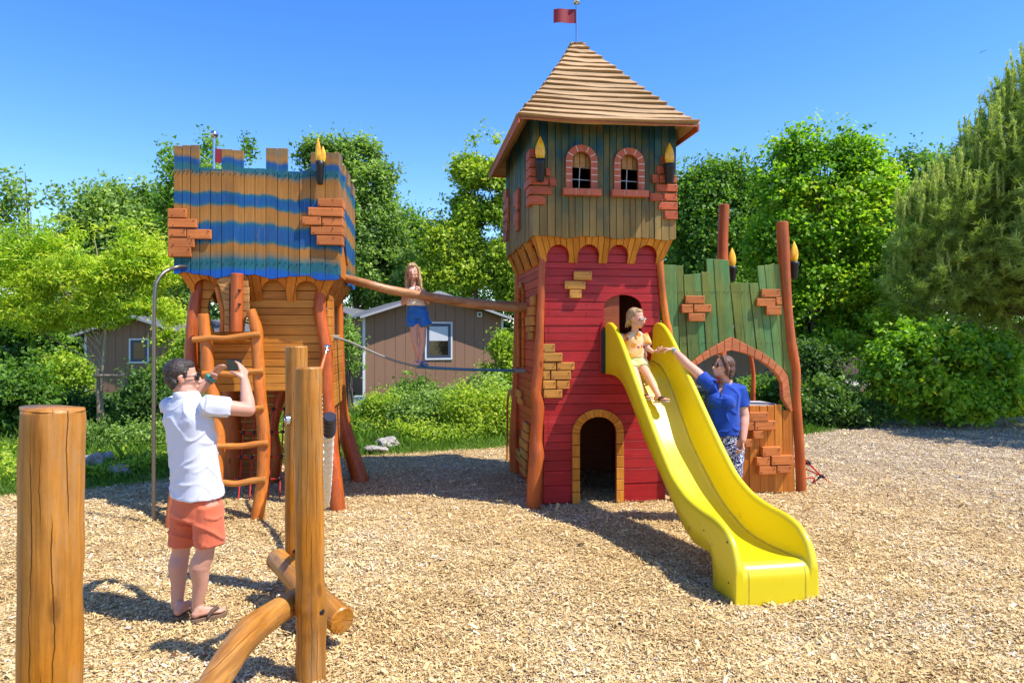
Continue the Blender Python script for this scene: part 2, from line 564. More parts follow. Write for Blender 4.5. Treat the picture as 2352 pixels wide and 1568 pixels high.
def slide_mat():
    t = NT('yellow_gelcoat')
    n_ = t.noise(t.coords((1, 1, 1)), 2.2, 4, .6)
    c = t.mix(n_, (.70, .545, .004), (.75, .60, .006))
    # scuffs along the run
    sc = t.noise(t.coords((26, 3, 3)), 1.4, 5, .75)
    tr = t.noise(t.coords((2, .8, .8)), 2.0, 3)
    s_ = t.math('MULTIPLY', t.math('GREATER_THAN', sc, .645), t.math('GREATER_THAN', tr, .5))
    c = t.mix(t.math('MULTIPLY', s_, .45), c, (.22, .16, .03))
    sp = t.n('ShaderNodeSeparateXYZ', {0: t.n('ShaderNodeTexCoord').outputs['Object']})
    g_ = t.noise(t.coords((3, 5, 3)), 2.0, 4, .7)
    ed = t.math('MULTIPLY', t.math('LESS_THAN', t.math('ABSOLUTE', t.math('SUBTRACT', t.math('ABSOLUTE', t.math('SUBTRACT', sp.outputs[0], .325)), .224)), t.math('MULTIPLY', g_, .011)), .6)
    c = t.mix(ed, c, (.20, .15, .02))
    r = t.math('MULTIPLY_ADD', n_, .2, .26)
    return t.bsdf(c, r, n_, .03, .01, .35, spec=.5)


M['slide'] = slide_mat()


def chips_ground():
    t = NT('wood_chip_bed')
    v = t.coords((1, 1, 1))
    dn = t.n('ShaderNodeTexNoise', {'Vector': v, 'Scale': 9.0, 'Detail': 2})
    wv = t.mix(.09, v, dn.outputs[1])
    va = t.n('ShaderNodeTexVoronoi', {'Vector': t.n('ShaderNodeMapping', {'Vector': wv, 'Scale': (38, 62, 40)}).outputs[0], 'Scale': 1.0})
    vb = t.n('ShaderNodeTexVoronoi', {'Vector': t.n('ShaderNodeMapping', {'Vector': wv, 'Scale': (70, 30, 40), 'Rotation': (0, 0, .6)}).outputs[0], 'Scale': 1.0})
    s1 = t.n('ShaderNodeSeparateColor', {0: va.outputs['Color']})
    s2 = t.n('ShaderNodeSeparateColor', {0: vb.outputs['Color']})
    k = t.math('ADD', t.math('MULTIPLY', s1.outputs[0], .5), t.math('MULTIPLY', s2.outputs[1], .5))
    c = t.ramp(k, [(0.05, (.16, .09, .035)), (.22, (.32, .20, .085)), (.45, (.44, .29, .125)), (.7, (.54, .38, .19)), (.95, (.64, .50, .29))])
    # grey old chips towards the far right
    tc = t.n('ShaderNodeTexCoord')
    sep = t.n('ShaderNodeSeparateXYZ', {0: tc.outputs['Object']})
    big = t.noise(v, .35, 4, .6)
    fx = t.n('ShaderNodeMapRange', {0: t.math('ADD', t.math('ADD', sep.outputs[0], t.math('MULTIPLY', sep.outputs[1], .55)), t.math('MULTIPLY', big, 3.0)), 1: 9.0, 2: 12.5}).outputs[0]
    c = t.mix(t.math('MULTIPLY', fx, .75), c, t.mix(.8, c, (.25, .20, .165)))
    h = t.math('ADD', t.math('MULTIPLY', va.outputs['Distance'], -.7), t.math('MULTIPLY', s2.outputs[0], .8))
    return t.bsdf(c, .85, h, .9, .02, spec=.2)


M['chipbed'] = chips_ground()


def tint_mat(name, stops, rough=.8, trans=0, spec=.25, sat_noise=True):
    t = NT(name)
    a = t.n('ShaderNodeAttribute', attribute_name='tint')
    c = t.ramp(a.outputs['Fac'], stops)
    b = t.n('ShaderNodeBsdfPrincipled', {'Base Color': c, 'Roughness': rough, 'Specular IOR Level': spec})
    if trans:
        tr = t.n('ShaderNodeBsdfTranslucent', {'Color': t.mix(1.0, c, (1.35, 1.45, .5), 'MULTIPLY')})
        mx = t.n('ShaderNodeMixShader', {0: trans, 1: b.outputs[0], 2: tr.outputs[0]})
        t.t.links.new(mx.outputs[0], t.out.inputs[0])
    else:
        t.t.links.new(b.outputs[0], t.out.inputs[0])
    return t.m


M['chips'] = tint_mat('wood_chips', [(0, (.27, .14, .05)), (.18, (.46, .29, .105)), (.5, (.61, .43, .18)), (.8, (.70, .53, .265)), (.92, (.76, .64, .41)), (1, (.52, .45, .38))], .8)
# ================================================================ striped tower
WA, DA = 1.77, 1.9
rnd = random.Random(11)


def vboards(mb, us, zb, zt, v0, v1, gap=.005, jit=.004):
    """upright boards between the abscissae us; zb, zt functions of u (sampled per board)"""
    for a, b in zip(us[:-1], us[1:]):
        m = (a + b) / 2
        dz = rnd.uniform(-.008, .008); dv = rnd.uniform(-jit, jit)
        z1, z2 = zt(m), zt(m)
        mb.prism([(a + gap / 2, zb(a + .01) + dz), (m, zb(m) + dz - .006), (b - gap / 2, zb(b - .01) + dz), (b - gap / 2, z2), (a + gap / 2, z1)], v0 + dv, v1 + dv)


def split(a, b, n, j=.12):
    w = [1 + rnd.uniform(-j, j) for _ in range(n)]
    s_ = sum(w); out = [a]
    for x in w: out.append(out[-1] + x / s_ * (b - a))
    return out


def hboards(mb, zs, ul, ur, v0, v1, gap=.006, jit=.003):
    for a, b in zip(zs[:-1], zs[1:]):
        dv = rnd.uniform(-jit, jit); w = rnd.uniform(-.003, .003)
        mb.prism([(ul(a), a + gap / 2 + w), (ur(a), a + gap / 2 - w), (ur(b), b - gap / 2), (ul(b), b - gap / 2)], v0 + dv, v1 + dv)


def swap_uv(mb, ufix=None):
    """turn a wall built along u (front) into one built along v (side): u<->v"""
    mb.v = [(v, u, z) for u, v, z in mb.v]
    mb.f = [f[::-1] for f in mb.f]
    return mb


def skirt(W, D, zt, zb, top_in, bot_in, n_arch, arches, nb, mat, parent, th=.028, side_arch=None):
    """four leaning board aprons with round-headed cut-outs"""
    for k, (L, flip) in enumerate(((W, 0), (D, 1), (W, 2), (D, 3))):
        mb = MB()
        us = split(0, 1, nb if flip in (0, 2) else int(nb * D / W))
        g = .0022
        for a, b in zip(us[:-1], us[1:]):
            t0, t1 = top_in + (L - 2 * top_in) * (a + g), top_in + (L - 2 * top_in) * (b - g)
            b0, b1 = bot_in + (L - 2 * bot_in) * (a + g), bot_in + (L - 2 * bot_in) * (b - g)
            dv = rnd.uniform(-.003, .003)
            mb.hexa([(b0, bot_in + dv, zb), (b1, bot_in + dv, zb), (b1, bot_in + th + dv, zb), (b0, bot_in + th + dv, zb),
                     (t0, top_in + dv, zt), (t1, top_in + dv, zt), (t1, top_in + th + dv, zt), (t0, top_in + th + dv, zt)])
        ct = MB()
        ars = arches if flip in (0, 2) else side_arch
        for (cu, w, zz) in ars:
            ct.prism(arch(cu, w, zb - .05, zz), -.3, .6)
        if flip == 1:
            for q in (mb, ct): q.v = [(W - v, u, z) for u, v, z in q.v]
        elif flip == 2:
            for q in (mb, ct): q.v = [(W - u, D - v, z) for u, v, z in q.v]
        elif flip == 3:
            for q in (mb, ct): q.v = [(v, D - u, z) for u, v, z in q.v]
        part('apron', mb, mat, parent, bevel=.003, cut=ct)


TA = thing('play_tower', 'square wooden tower with blue and tan striped boards and crenellated top, ladder against its front', 'play tower', (FA.o[0], FA.o[1], 0), FA.a)
# --- the striped box
mer = [Z1(177, 0)[0], Z1(405, 0)[0], Z1(597, 0)[0], Z1(797, 0)[0], Z1(990, 0)[0], Z1(1187, 0)[0], Z1(1385, 0)[0], Z1(1590, 0)[0]]
meru = [FA.front(x, 360)[0] for x in mer]
meru[0], meru[-1] = 0.0, WA
us = [0]
for a, b, n in zip(meru[:-1], meru[1:], (3, 2, 2, 2, 2, 2, 2)):
    us += split(a, b, n, .06)[1:]


def zt_front(u):
    for i in (0, 2, 4, 6):
        if meru[i] - .001 <= u <= meru[i + 1] + .001: return 4.01 + .02 * math.sin(u * 7)
    return 3.785 + .012 * math.sin(u * 9)


zbA = lambda u: 2.615 - .02 * u + .016 * math.sin(u * 10.5) + .01 * math.sin(u * 23)
SCR = MB()
for i, (a, b) in enumerate(zip(us[:-1], us[1:])):
    for zz in (3.73 + .01 * math.sin(i), 2.74 + .012 * math.sin(i * 2.1)):
        for u in (a + .025, b - .025):
            SCR.tube([(u, -.0085, zz), (u, .01, zz)], .0055, n=8, sub=1)
mb = MB(); vboards(mb, us, zbA, zt_front, 0, .03)
part('striped_front_boards', mb, M['stripe'], TA, bevel=.004, extra=SCR)
mb = MB(); vboards(mb, [WA - u for u in us[::-1]], zbA, lambda u: zt_front(WA - u), DA - .03, DA)
part('striped_rear_boards', mb, M['stripe'], TA, bevel=.004)
ss = [.03 + (DA - .06) * u / WA for u in us]
zts = lambda v: zt_front((v - .03) / (DA - .06) * WA)
mb = MB(); vboards(mb, ss, zbA, zts, WA - .03, WA); swap_uv(mb)
ct = MB()
sv = [FA.side(*Z1(x, y), u=WA) for x, y in ((1645, 1250), (1702, 1250))]
sv[0] = (max(sv[0][0], .2), sv[0][1]); sv[1] = (max(sv[1][0], .95), sv[1][1])
ct.prism([(sv[0][0], 2.4), (sv[1][0], 2.4), (sv[1][0], 2.83), ((sv[0][0] + sv[1][0]) / 2, 3.12), (sv[0][0], 2.83)], WA - .2, WA + .2, 'u')
part('striped_side_boards', mb, M['stripe'], TA, bevel=.004, cut=ct)
mb = MB(); vboards(mb, ss, zbA, zts, 0, .03); swap_uv(mb)
part('striped_side_boards', mb, M['stripe'], TA, bevel=.004)
# added inner leaf (keeps daylight out of the joints), deck and joists
mb = MB()
mb.box(.034, WA - .034, .034, .05, 2.66, 3.77); mb.box(.034, WA - .034, DA - .05, DA - .034, 2.66, 3.77)
mb.box(.034, .05, .052, DA - .052, 2.66, 3.77); mb.box(WA - .05, WA - .034, .052, sv[0][0] - .02, 2.66, 3.77); mb.box(WA - .05, WA - .034, sv[1][0] + .02, DA - .052, 2.66, 3.77)
part('inner_light_stop', mb, M['orange_v'], TA)
mb = MB(); mb.box(.06, WA - .06, .06, DA - .06, 2.67, 2.71)
part('upper_deck', mb, M['grey_deck'], TA)
mb = MB()
mb.prism([(sv[0][0] + .02, 2.63), (sv[1][0] - .02, 2.63), (sv[1][0] - .02, 2.8), ((sv[0][0] + sv[1][0]) / 2, 3.04), (sv[0][0] + .02, 2.8)], WA - .045, WA - .02, 'u')
part('hatch_panel', mb, M['orange_v'], TA)
# --- apron with round-headed cut-outs
def fa(x0, x1, yt, v=.09):
    a, b = FA.front(*Z1(x0, yt), v=v), FA.front(*Z1(x1, yt), v=v)
    return ((a[0] + b[0]) / 2, b[0] - a[0], a[1])


ars = [fa(350, 545, 1320), fa(640, 840, 1320), fa(945, 1165, 1328), fa(1245, 1452, 1335)]
skirt(WA, DA, 2.66, 2.33, .02, .19, 4, ars, 17, M['orange_v'], TA, side_arch=[(DA * (i + .5) / 4, .2, 2.53) for i in range(4)])

# --- body: front boards with the doorway
zr = [FA.front(*Z2(700, y), v=.2)[1] for y in (735, 690, 635, 590, 545, 505, 455, 405, 345, 285, 245, 195)] + [2.45, 2.58]
bl = FA.front(*Z2(243, 400), v=.2)[0]; br = FA.front(*Z2(975, 300), v=.2)[0]; br2 = FA.front(*Z2(995, 730), v=.2)[0]
urf = lambda z: br2 + (br - br2) * (z - 1.33) / 1.0
mb = MB(); hboards(mb, zr, lambda z: bl, urf, .2, .228)
ct = MB()
dl = [FA.front(*Z2(352.8 * 0 + x, y), v=.2) for x, y in ((352, 385), (326, 300), (318, 235), (333, 185), (365, 130), (390, 95))]
dr = [FA.front(*Z2(x, y), v=.2) for x, y in ((470, 92), (545, 150), (570, 240), (590, 385))]
ct.prism([p for p in dl] + [p for p in dr], 0, .5)
part('front_boards', mb, M['orange'], TA, bevel=.004, cut=ct)
mb = MB(); mb.box(bl + .02, br - .02, .231, .245, 1.36, 2.6)
part('front_light_stop', mb, M['inner'], TA, cut=ct)  # added sheet that blocks the light through the board gaps
# sides: boards below the rail height, open above (fire pole on the left, rope walk on the right)
zb0 = 1.06
mb = MB()
zs = [zb0 + .1 * i for i in range(9)] + [1.95]
for a, b in zip(zs[:-1], zs[1:]):
    mb.prism([(.24, a + .003), (1.66, a + .003), (1.66, b - .003), (.24, b - .003)], 1.60, 1.628, 'u')
part('side_boards', mb, M['orange'], TA, bevel=.004)
mb = MB()
for a, b in ((.24, .62),):
    for z0 in np.arange(1.95, 2.5, .1):
        mb.prism([(a, z0 + .003), (b, z0 + .003), (b, z0 + .097), (a, z0 + .097)], 1.60, 1.628, 'u')
part('side_boards', mb, M['orange'], TA, bevel=.004)
mb = MB()
for z0 in np.arange(0, 1.05, .105):
    mb.prism([(.35, z0 + .003), (1.62, z0 + .003), (1.62, z0 + .102), (.35, z0 + .102)], 1.57, 1.595, 'u')
part('lower_side_boards', mb, M['underside'], TA, bevel=.004)
mb = MB()
for z0 in np.arange(1.33, 1.93, .1):
    mb.prism([(.24, z0 + .003), (1.66, z0 + .003), (1.66, z0 + .097), (.24, z0 + .097)], .17, .2, 'u')
part('side_boards', mb, M['orange'], TA, bevel=.004)
# rear lower boards, seen through the open foot of the tower
mb = MB()
q0 = [FA.front(*Z2(x, y), v=1.62) for x, y in ((425, 1285), (672, 1285), (690, 960), (765, 800), (775, 690), (425, 690))]
zz = np.linspace(0, 1.35, 13)
for a, b in zip(zz[:-1], zz[1:]):
    def ur(z):
        ps = sorted([(q[1], q[0]) for q in q0[1:5]])
        return float(np.interp(z, [p[0] for p in ps], [p[1] for p in ps]))
    mb.prism([(q0[0][0] - .1, a + .003), (ur(a), a + .003), (ur(b), b - .003), (q0[0][0] - .1, b - .003)], 1.62, 1.645)
part('rear_boards', mb, M['underside'], TA, bevel=.004)
mb = MB(); mb.box(.24, 1.58, .235, 1.6, 1.86, 1.9)
part('middle_deck', mb, M['grey_deck'], TA)
mb = MB()
c = FA.front(*Z2(540, 390), v=.05)
mb.box(FA.front(*Z2(340, 390), v=.05)[0], FA.front(*Z2(575, 390), v=.05)[0], -.02, .19, 1.885, 1.925)
part('threshold_board', mb, M['tan'], TA, bevel=.006)


def leg(pts, r, name='leg', mat='leg', parent=None, wob=.12, seed=1, n=14):
    mb = MB(); mb.tube(pts, r, n=n, wob=wob, seed=seed)
    return part(name, mb, M[mat], parent)


def fl(fr, px, py, v):
    u, z = fr.front(px, py, v)
    return (u, v, z)


f1 = FA.local(G(776, 1168)); f2 = FA.local(G(396, 1205)); f3 = FA.local(G(828, 1102))
leg([(f1.x, f1.y, -.1), (f1.x - .005, f1.y, 0), (*fl(FA, 758, 1000, .06)[:1], .06, .85), fl(FA, 752, 900, .1), fl(FA, 749, 800, .14), fl(FA, 738, 740, .17), fl(FA, 735, 690, .19), (1.58, .25, 2.6)], [.085, .085, .078, .07, .068, .068, .07, .07], parent=TA, seed=1)
leg([(f2.x, f2.y, -.1), (f2.x + .01, f2.y, 0), fl(FA, 420, 1000, -.1), fl(FA, 437, 850, .1), fl(FA, 441, 760, .15), fl(FA, 449, 690, .18), (.2, .25, 2.6)], [.08, .08, .075, .075, .068, .06, .06], parent=TA, seed=2)
leg([(f3.x, f3.y, -.1), (f3.x, f3.y, 0), (1.62, 1.78, .7), (1.58, 1.7, 1.3), (1.57, 1.68, 2.0), (1.56, 1.66, 2.6)], [.125, .12, .10, .08, .065, .065], parent=TA, seed=3)
leg([(-.1, 1.95, -.1), (-.1, 1.95, 0), (.0, 1.85, .7), (.12, 1.74, 1.5), (.2, 1.66, 2.6)], [.09, .09, .08, .07, .065], parent=TA, seed=4)
# a thick log and a bent log under the deck
leg([fl(FA, 533, 1120, 1.4)[:2] + (0,), fl(FA, 534, 1000, 1.4), fl(FA, 528, 885, 1.4)], [.12, .11, .1], 'prop_log', 'leg', TA, seed=5)
leg([fl(FA, 628, 1108, 1.5)[:2] + (0,), fl(FA, 634, 1050, 1.5), fl(FA, 627, 985, 1.5), fl(FA, 640, 930, 1.52), fl(FA, 655, 880, 1.55)], [.07, .085, .07, .06, .06], 'prop_log', 'leg', TA, seed=6)
# slender posts at the side opening
leg([(1.6, .72, 1.9), (1.59, .72, 2.5)], [.035, .03], 'side_post', 'ladder', TA, seed=7)
leg([(1.6, 1.5, 1.9), (1.6, 1.52, 2.5)], [.04, .035], 'side_post', 'ladder', TA, seed=8)
# gabled board with its log post beside the doorway
mb = MB()
pz = lambda x, y, v: FA.front(352.8 * 0 + 407.7 + .1600 * x, 611.5 + .16 * y, v)   # close-up of the doorway
rows = [(100, 600, 735), (215, 560, 745), (290, 600, 745), (370, 640, 745), (480, 665, 745), (620, 670, 745), (720, 680, 745), (830, 672, 745), (935, 668, 745)]
mb2 = MB()
top = pz(760, 75, .02)
L = [pz(x, y, .02) for x, y in ((560, 205), (740, 75), (745, 190))]
mb.prism([L[0], L[1], pz(800, 70, .02), pz(800, 185, .02), pz(740, 290 - 20, .02)], .02, .045)
for (y0, x0, x1), (y1, x2, _) in zip(rows[1:-1], rows[2:]):
    s_ = 45 if y0 < 400 else 10
    s2 = 45 if y1 < 400 else 10
    mb.prism([pz(x0, y0 + 4, .02), pz(x1, y0 + s_ + 4, .02), pz(x1, y1 + s2 - 4, .02), pz(x2, y1 - 4, .02)], .02, .045)
for y0, y1, xa, xb in ((95, 185, 900, 985), (190, 292, 935, 1015), (298, 400, 935, 1028), (408, 515, 940, 1028), (525, 640, 930, 1030), (650, 740, 930, 1000), (745, 935, 920, 960)):
    mb.prism([pz(xa, y0, .02), pz(xb - (25 if y0 < 100 else 0), y0, .02), pz(xb + (20 if y0 < 100 else 0), y1, .02), pz(xa, y1, .02)], .02, .045)
mb.prism([pz(x, y, .05) for x, y in ((560, 215), (745, 80), (960, 100), (1022, 200), (1022, 630), (950, 930), (672, 930), (672, 620), (600, 290))], .047, .056)  # thin backing added to stop light leaking between the boards
part('gable_board', mb, M['tan'], TA, bevel=.004)
mb = MB()
mb.tube([(*pz(850, 935, -.02)[:1], -.03, pz(850, 935, -.02)[1]), (*pz(855, 500, -.02)[:1], -.03, pz(855, 500, -.02)[1]), (*pz(862, 115, -.02)[:1], -.03, pz(862, 115, -.02)[1])], [.067, .065, .066], wob=.06, seed=9)
po = part('log_post', mb, M['leg'], TA)
for yy in (345, 545):
    mb = MB(); u, z = pz(893, yy, -.09)
    mb.tube([(u, -.115, z), (u, -.08, z)], .014, n=10, sub=1)
    part('bolt', mb, M['bolt'], po)
leg([(*pz(640, 935, .1)[:1], .1, pz(640, 935, .1)[1]), (*pz(655, 700, .1)[:1], .1, pz(655, 700, .1)[1]), (*pz(615, 480, .1)[:1], .1, pz(615, 480, .1)[1]), (*pz(570, 300, .1)[:1], .1, pz(570, 300, .1)[1])], [.03, .03, .035, .03], 'door_jamb', 'ladder', TA, seed=12)


def bricks(name, rects, Z, fr, mat, parent, th=.045, gap=.004, base=0.0, wrapR=None, wrapL=None, wd=.14, embed=.0):
    mb = MB()
    for (x0, y0, x1, y1) in rects:
        a = fr.front(*Z(x0, y0), v=base - th); b = fr.front(*Z(x1, y1), v=base - th)
        t_ = th + rnd.uniform(-.006, .006)
        u0, u1 = a[0] + gap / 2, b[0] - gap / 2
        v1 = base + embed
        if wrapR is not None and x1 >= wrapR[0]:
            u1 = wrapR[1] + .045; v1 = rnd.choice((wd, wd * 1.7))
            mb.box(u0, u1, base - t_, base - .0015, b[1] + gap / 2, a[1] - gap / 2)
            mb.box(wrapR[1] + .0015, u1, base - .0015, v1, b[1] + gap / 2, a[1] - gap / 2)
            continue
        if wrapL is not None and x0 <= wrapL[0]:
            u0 = wrapL[1] - .045; v1 = rnd.choice((wd, wd * 1.7))
            mb.box(u0, u1, base - t_, base - .0015, b[1] + gap / 2, a[1] - gap / 2)
            mb.box(u0, wrapL[1] - .0015, base - .0015, v1, b[1] + gap / 2, a[1] - gap / 2)
            continue
        mb.box(u0, u1, base - t_, v1 - .0015, b[1] + gap / 2, a[1] - gap / 2)
    sm = MB()
    for (x0, y0, x1, y1) in rects:
        for (xx, yy) in ((x0 + (x1 - x0) * .12, y1 - (y1 - y0) * .25), (x1 - (x1 - x0) * .12, y0 + (y1 - y0) * .25)):
            u, z = fr.front(*Z(xx, yy), v=base - th)
            sm.tube([(u, base - th - .0075, z), (u, base - th + .004, z)], .006, n=8, sub=1)
    return part(name, mb, M[mat], parent, bevel=.007, extra=sm)


bricks('brick_patch', [(145, 693, 290, 780), (145, 783, 380, 867), (145, 867, 288, 948), (290, 875, 507, 967), (145, 953, 360, 1040), (145, 1033, 330, 1125)], Z1, FA, 'brick_o', TA, wrapL=(150, 0))
bricks('brick_patch', [(1447, 603, 1600, 683), (1363, 683, 1605, 768), (1308, 765, 1480, 845), (1485, 770, 1605, 850), (1385, 850, 1610, 930), (1437, 933, 1610, 1020)], Z1, FA, 'brick_o', TA, wrapR=(1595, WA))


def torch(parent, c, h_hold=.25, w=.11, h_fl=.27, fw=.12, split_=False):
    """a black holder with a carved wooden flame; c = foot of the holder (u,v,z)"""
    mb = MB()
    mb.lathe(c, [(w * .30, 0), (w * .36, .012), (w * .46, h_hold * .75), (w * .52, h_hold * .8), (w * .52, h_hold - .004), (w * .42, h_hold)], 18)
    hold = part('torch_holder', mb, M['black'], parent)
    mb = MB()
    top = (c[0], c[1], c[2] + h_hold - .01)
    if split_:
        for dx, hh, ww in ((-.022, 1.0, .55), (.03, .66, .6), (.0, .5, .7)):
            mb.lathe((top[0] + dx, top[1], top[2]), [(.3 * fw * ww, 0), (.5 * fw * ww, h_fl * hh * .3), (.38 * fw * ww, h_fl * hh * .65), (.12 * fw * ww, h_fl * hh * .93), (.015 * fw, h_fl * hh)], 16, sy=.6)
    else:
        mb.lathe(top, [(.25 * fw, 0), (.42 * fw, h_fl * .12), (.5 * fw, h_fl * .32), (.46 * fw, h_fl * .52), (.33 * fw, h_fl * .72), (.16 * fw, h_fl * .88), (.02 * fw, h_fl)], 20, sy=.6)
    part('torch_flame', mb, M['flame'], hold)
    return hold


u, z = FA.front(*Z1(1468, 480), v=-.10)
torch(TA, (u, -.075, z), .26, .095, .27, .12, True)
# flag on the tower
FAU, FAZ = FA.front(492, 385, v=.9)
mb = MB(); mb.tube([(FAU, .9, 2.6), (FAU, .9, 4.36)], .016, n=10, sub=1)
fp = part('flag_pole', mb, M['steel'], TA)
mb = MB(); mb.lathe((FAU, .9, 4.36), [(.006, 0), (.035, .012), (.05, .045), (.035, .08), (.006, .095)], 18)
part('pole_ball', mb, M['steel'], fp)


def flag(parent, u, v, z0, z1, du):
    mb = MB(); n = 10
    vs = []
    for k in range(n + 1):
        t_ = k / n; w = .02 * math.sin(t_ * 7) * t_
        vs += [(u + du * t_, v + w, z0 - .01 * t_), (u + du * t_, v + w, z1 - .015 * t_), (u + du * t_, v + w + .004, z0 - .01 * t_), (u + du * t_, v + w + .004, z1 - .015 * t_)]
    fs = []
    for k in range(n):
        a, b = 4 * k, 4 * k + 4
        fs += [(a, b, b + 1, a + 1), (a + 2, a + 3, b + 3, b + 2), (a + 1, b + 1, b + 3, a + 3), (a, a + 2, b + 2, b)]
    fs += [(0, 1, 3, 2), (4 * n, 4 * n + 2, 4 * n + 3, 4 * n + 1)]
    mb.add(vs, fs, False)
    part('flag', mb, M['flag'], parent)


flag(fp, FAU + .016, .9, 4.06, 4.235, .20)

# ================================================================ ladder, fire pole, net
LD = thing('log_ladder', 'rustic orange log ladder leaning on the front of the striped tower', 'ladder', (FA.o[0], FA.o[1], 0), FA.a)
lf = FA.local(G(592, 1187))
lv = lambda z: lf.y + (.0 - lf.y) * min(1, max(0, z / 1.9)) - .03      # leans from its foot to the facade


def lp(px, py):
    v = -.15
    for _ in range(5):
        u, z = FA.front(px, py, v)
        v = lv(z)
    return (u, v, z)


mb = MB(); mb.tube([(lf.x, lf.y, -.08), (lf.x, lf.y, 0), lp(604, 1085), lp(606, 1000), lp(597, 900), lp(593, 830), lp(590, 775), lp(588, 752), lp(576, 712)], [.072, .07, .066, .068, .066, .064, .068, .066, .05], n=16, wob=.08, seed=21)
part('side_rail', mb, M['ladder'], LD)
l0 = lp(490, 1185)
mb = MB(); mb.tube([(l0[0], lf.y, -.08), (l0[0] + .0, lf.y, 0), lp(497, 1085), lp(502, 1000), lp(488, 900), lp(477, 850), lp(475, 800), lp(470, 760), lp(467, 722)], [.072, .07, .068, .068, .07, .068, .066, .062, .058], n=16, wob=.08, seed=22)
part('side_rail', mb, M['ladder'], LD)
for (xa, ya, xb, yb, r, s_) in ((448, 780, 601, 768, .034, 1), (470, 858, 608, 852, .034, 2), (480, 945, 609, 935, .034, 3), (482, 1024, 619, 1015, .034, 4), (482, 1108, 613, 1098, .036, 5)):
    a, b = Vector(lp(xa, ya)), Vector(lp(xb, yb)); a.y -= .07; b.y -= .07
    m = (a + b) / 2; m.z -= .006 + .006 * (s_ % 3)
    mb = MB(); mb.tube([a, a * .75 + b * .25 + Vector((0, 0, .004 * (s_ % 2))), m, b * .8 + a * .2, b], [r, r * .9, r * .95, r * 1.0, r], n=12, wob=.15, seed=30 + s_)
    part('rung', mb, M['rung'], LD)

pb = G(353, 1198)
FP = thing('fire_pole', 'bent grey steel sliding pole on the left side of the striped tower', 'fire pole', (pb.x, pb.y, 0))
pt = P(356, 650, pb.y)
mb = MB()
tgt = FA.world(.1, .9, 2.62) - Vector((pb.x, pb.y, 0))
arcp = [(0, 0, -.1), (0, 0, .8), (.003, 0, 1.6), (.005, .01, 2.35), (.02, .05, 2.52), (.07, .15, 2.63), (.16, .35, 2.69), (tgt.x, tgt.y, 2.70)]
mb.tube(arcp, .019, n=12, sub=6)
tag(part('pole', mb, M['pole'], FP))

NT_ = thing('climbing_net', 'red rope climbing net with black knots hanging under the striped tower', 'climbing net', (FA.o[0], FA.o[1], 0), FA.a)
mb = MB()
cols = [FA.front(px, 1000, .9)[0] for px in (566, 590, 606, 630, 655)]
for i, u in enumerate(cols):
    mb.tube([(u + .02, .45, 0.02), (u - .01, .8, .7), (u, 1.0, 1.35), (u, 1.1, 1.85)], .009, n=6)
for z_ in (.25, .5, .78, 1.05, 1.3):
    vv = .45 + .5 * z_ / 1.35
    mb.tube([(cols[0] - .05, vv, z_), (cols[2], vv + .03, z_ - .03), (cols[-1] + .25, vv + .05, z_ - .01)], .009, n=6)
    for u in cols:
        kn = MB(); kn.lathe((u, vv + .01, z_ - .045), [(.008, 0), (.022, .015), (.022, .035), (.008, .05)], 8); part('knot', kn, M['black'], NT_)
part('rope_mesh', mb, M['red_rope'], NT_)
# ================================================================ red tower
WB, DB = 1.685, 2.2
TB = thing('castle_tower', 'tall crimson castle tower with blue green upper room and board roof behind the slide', 'play tower', (FB.o[0], FB.o[1], 0), FB.a)
BI = .16                      # inset of the body below the upper room
# --- upper room
zbB = lambda u: 3.055 + .012 * math.sin(u * 11)
us = split(0, WB, 21, .25)
mb = MB(); vboards(mb, us, zbB, lambda u: 4.42, 0, .03, gap=.006, jit=.006)
ct = MB()
wins = []
for (x0, x1, yt, yb) in ((672, 806, 895, 1168), (1018, 1144, 915, 1178)):
    a, b = FB.front(*Z3(x0, yt)), FB.front(*Z3(x1, yb))
    wins.append(((a[0] + b[0]) / 2, b[0] - a[0], b[1], a[1]))
    ct.prism(arch((a[0] + b[0]) / 2, b[0] - a[0] + .012, b[1] - .01, a[1] + .006), -.2, .2)
part('front_boards', mb, M['blotch'], TB, bevel=.004, cut=ct)
mb = MB(); vboards(mb, us, zbB, lambda u: 4.42, DB - .03, DB, gap=.006, jit=.006)
part('rear_boards', mb, M['blotch'], TB, bevel=.004)
for x0, x1 in ((0, .03), (WB - .03, WB)):
    mb = MB(); vboards(mb, split(.032, DB - .032, 27, .25), zbB, lambda u: 4.42, x0, x1, gap=.006, jit=.006); swap_uv(mb)
    part('side_boards', mb, M['blotch'], TB, bevel=.004)
mb = MB()
mb.box(.04, WB - .04, DB - .06, DB - .04, 3.08, 4.5); mb.box(.038, .055, .06, DB - .062, 3.08, 4.5); mb.box(WB - .055, WB - .038, .06, DB - .062, 3.08, 4.5)
part('inner_light_stop', mb, M['inner'], TB)  # added sheets that seal the board joints against light
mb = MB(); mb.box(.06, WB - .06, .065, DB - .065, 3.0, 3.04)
part('upper_deck', mb, M['inner'], TB)
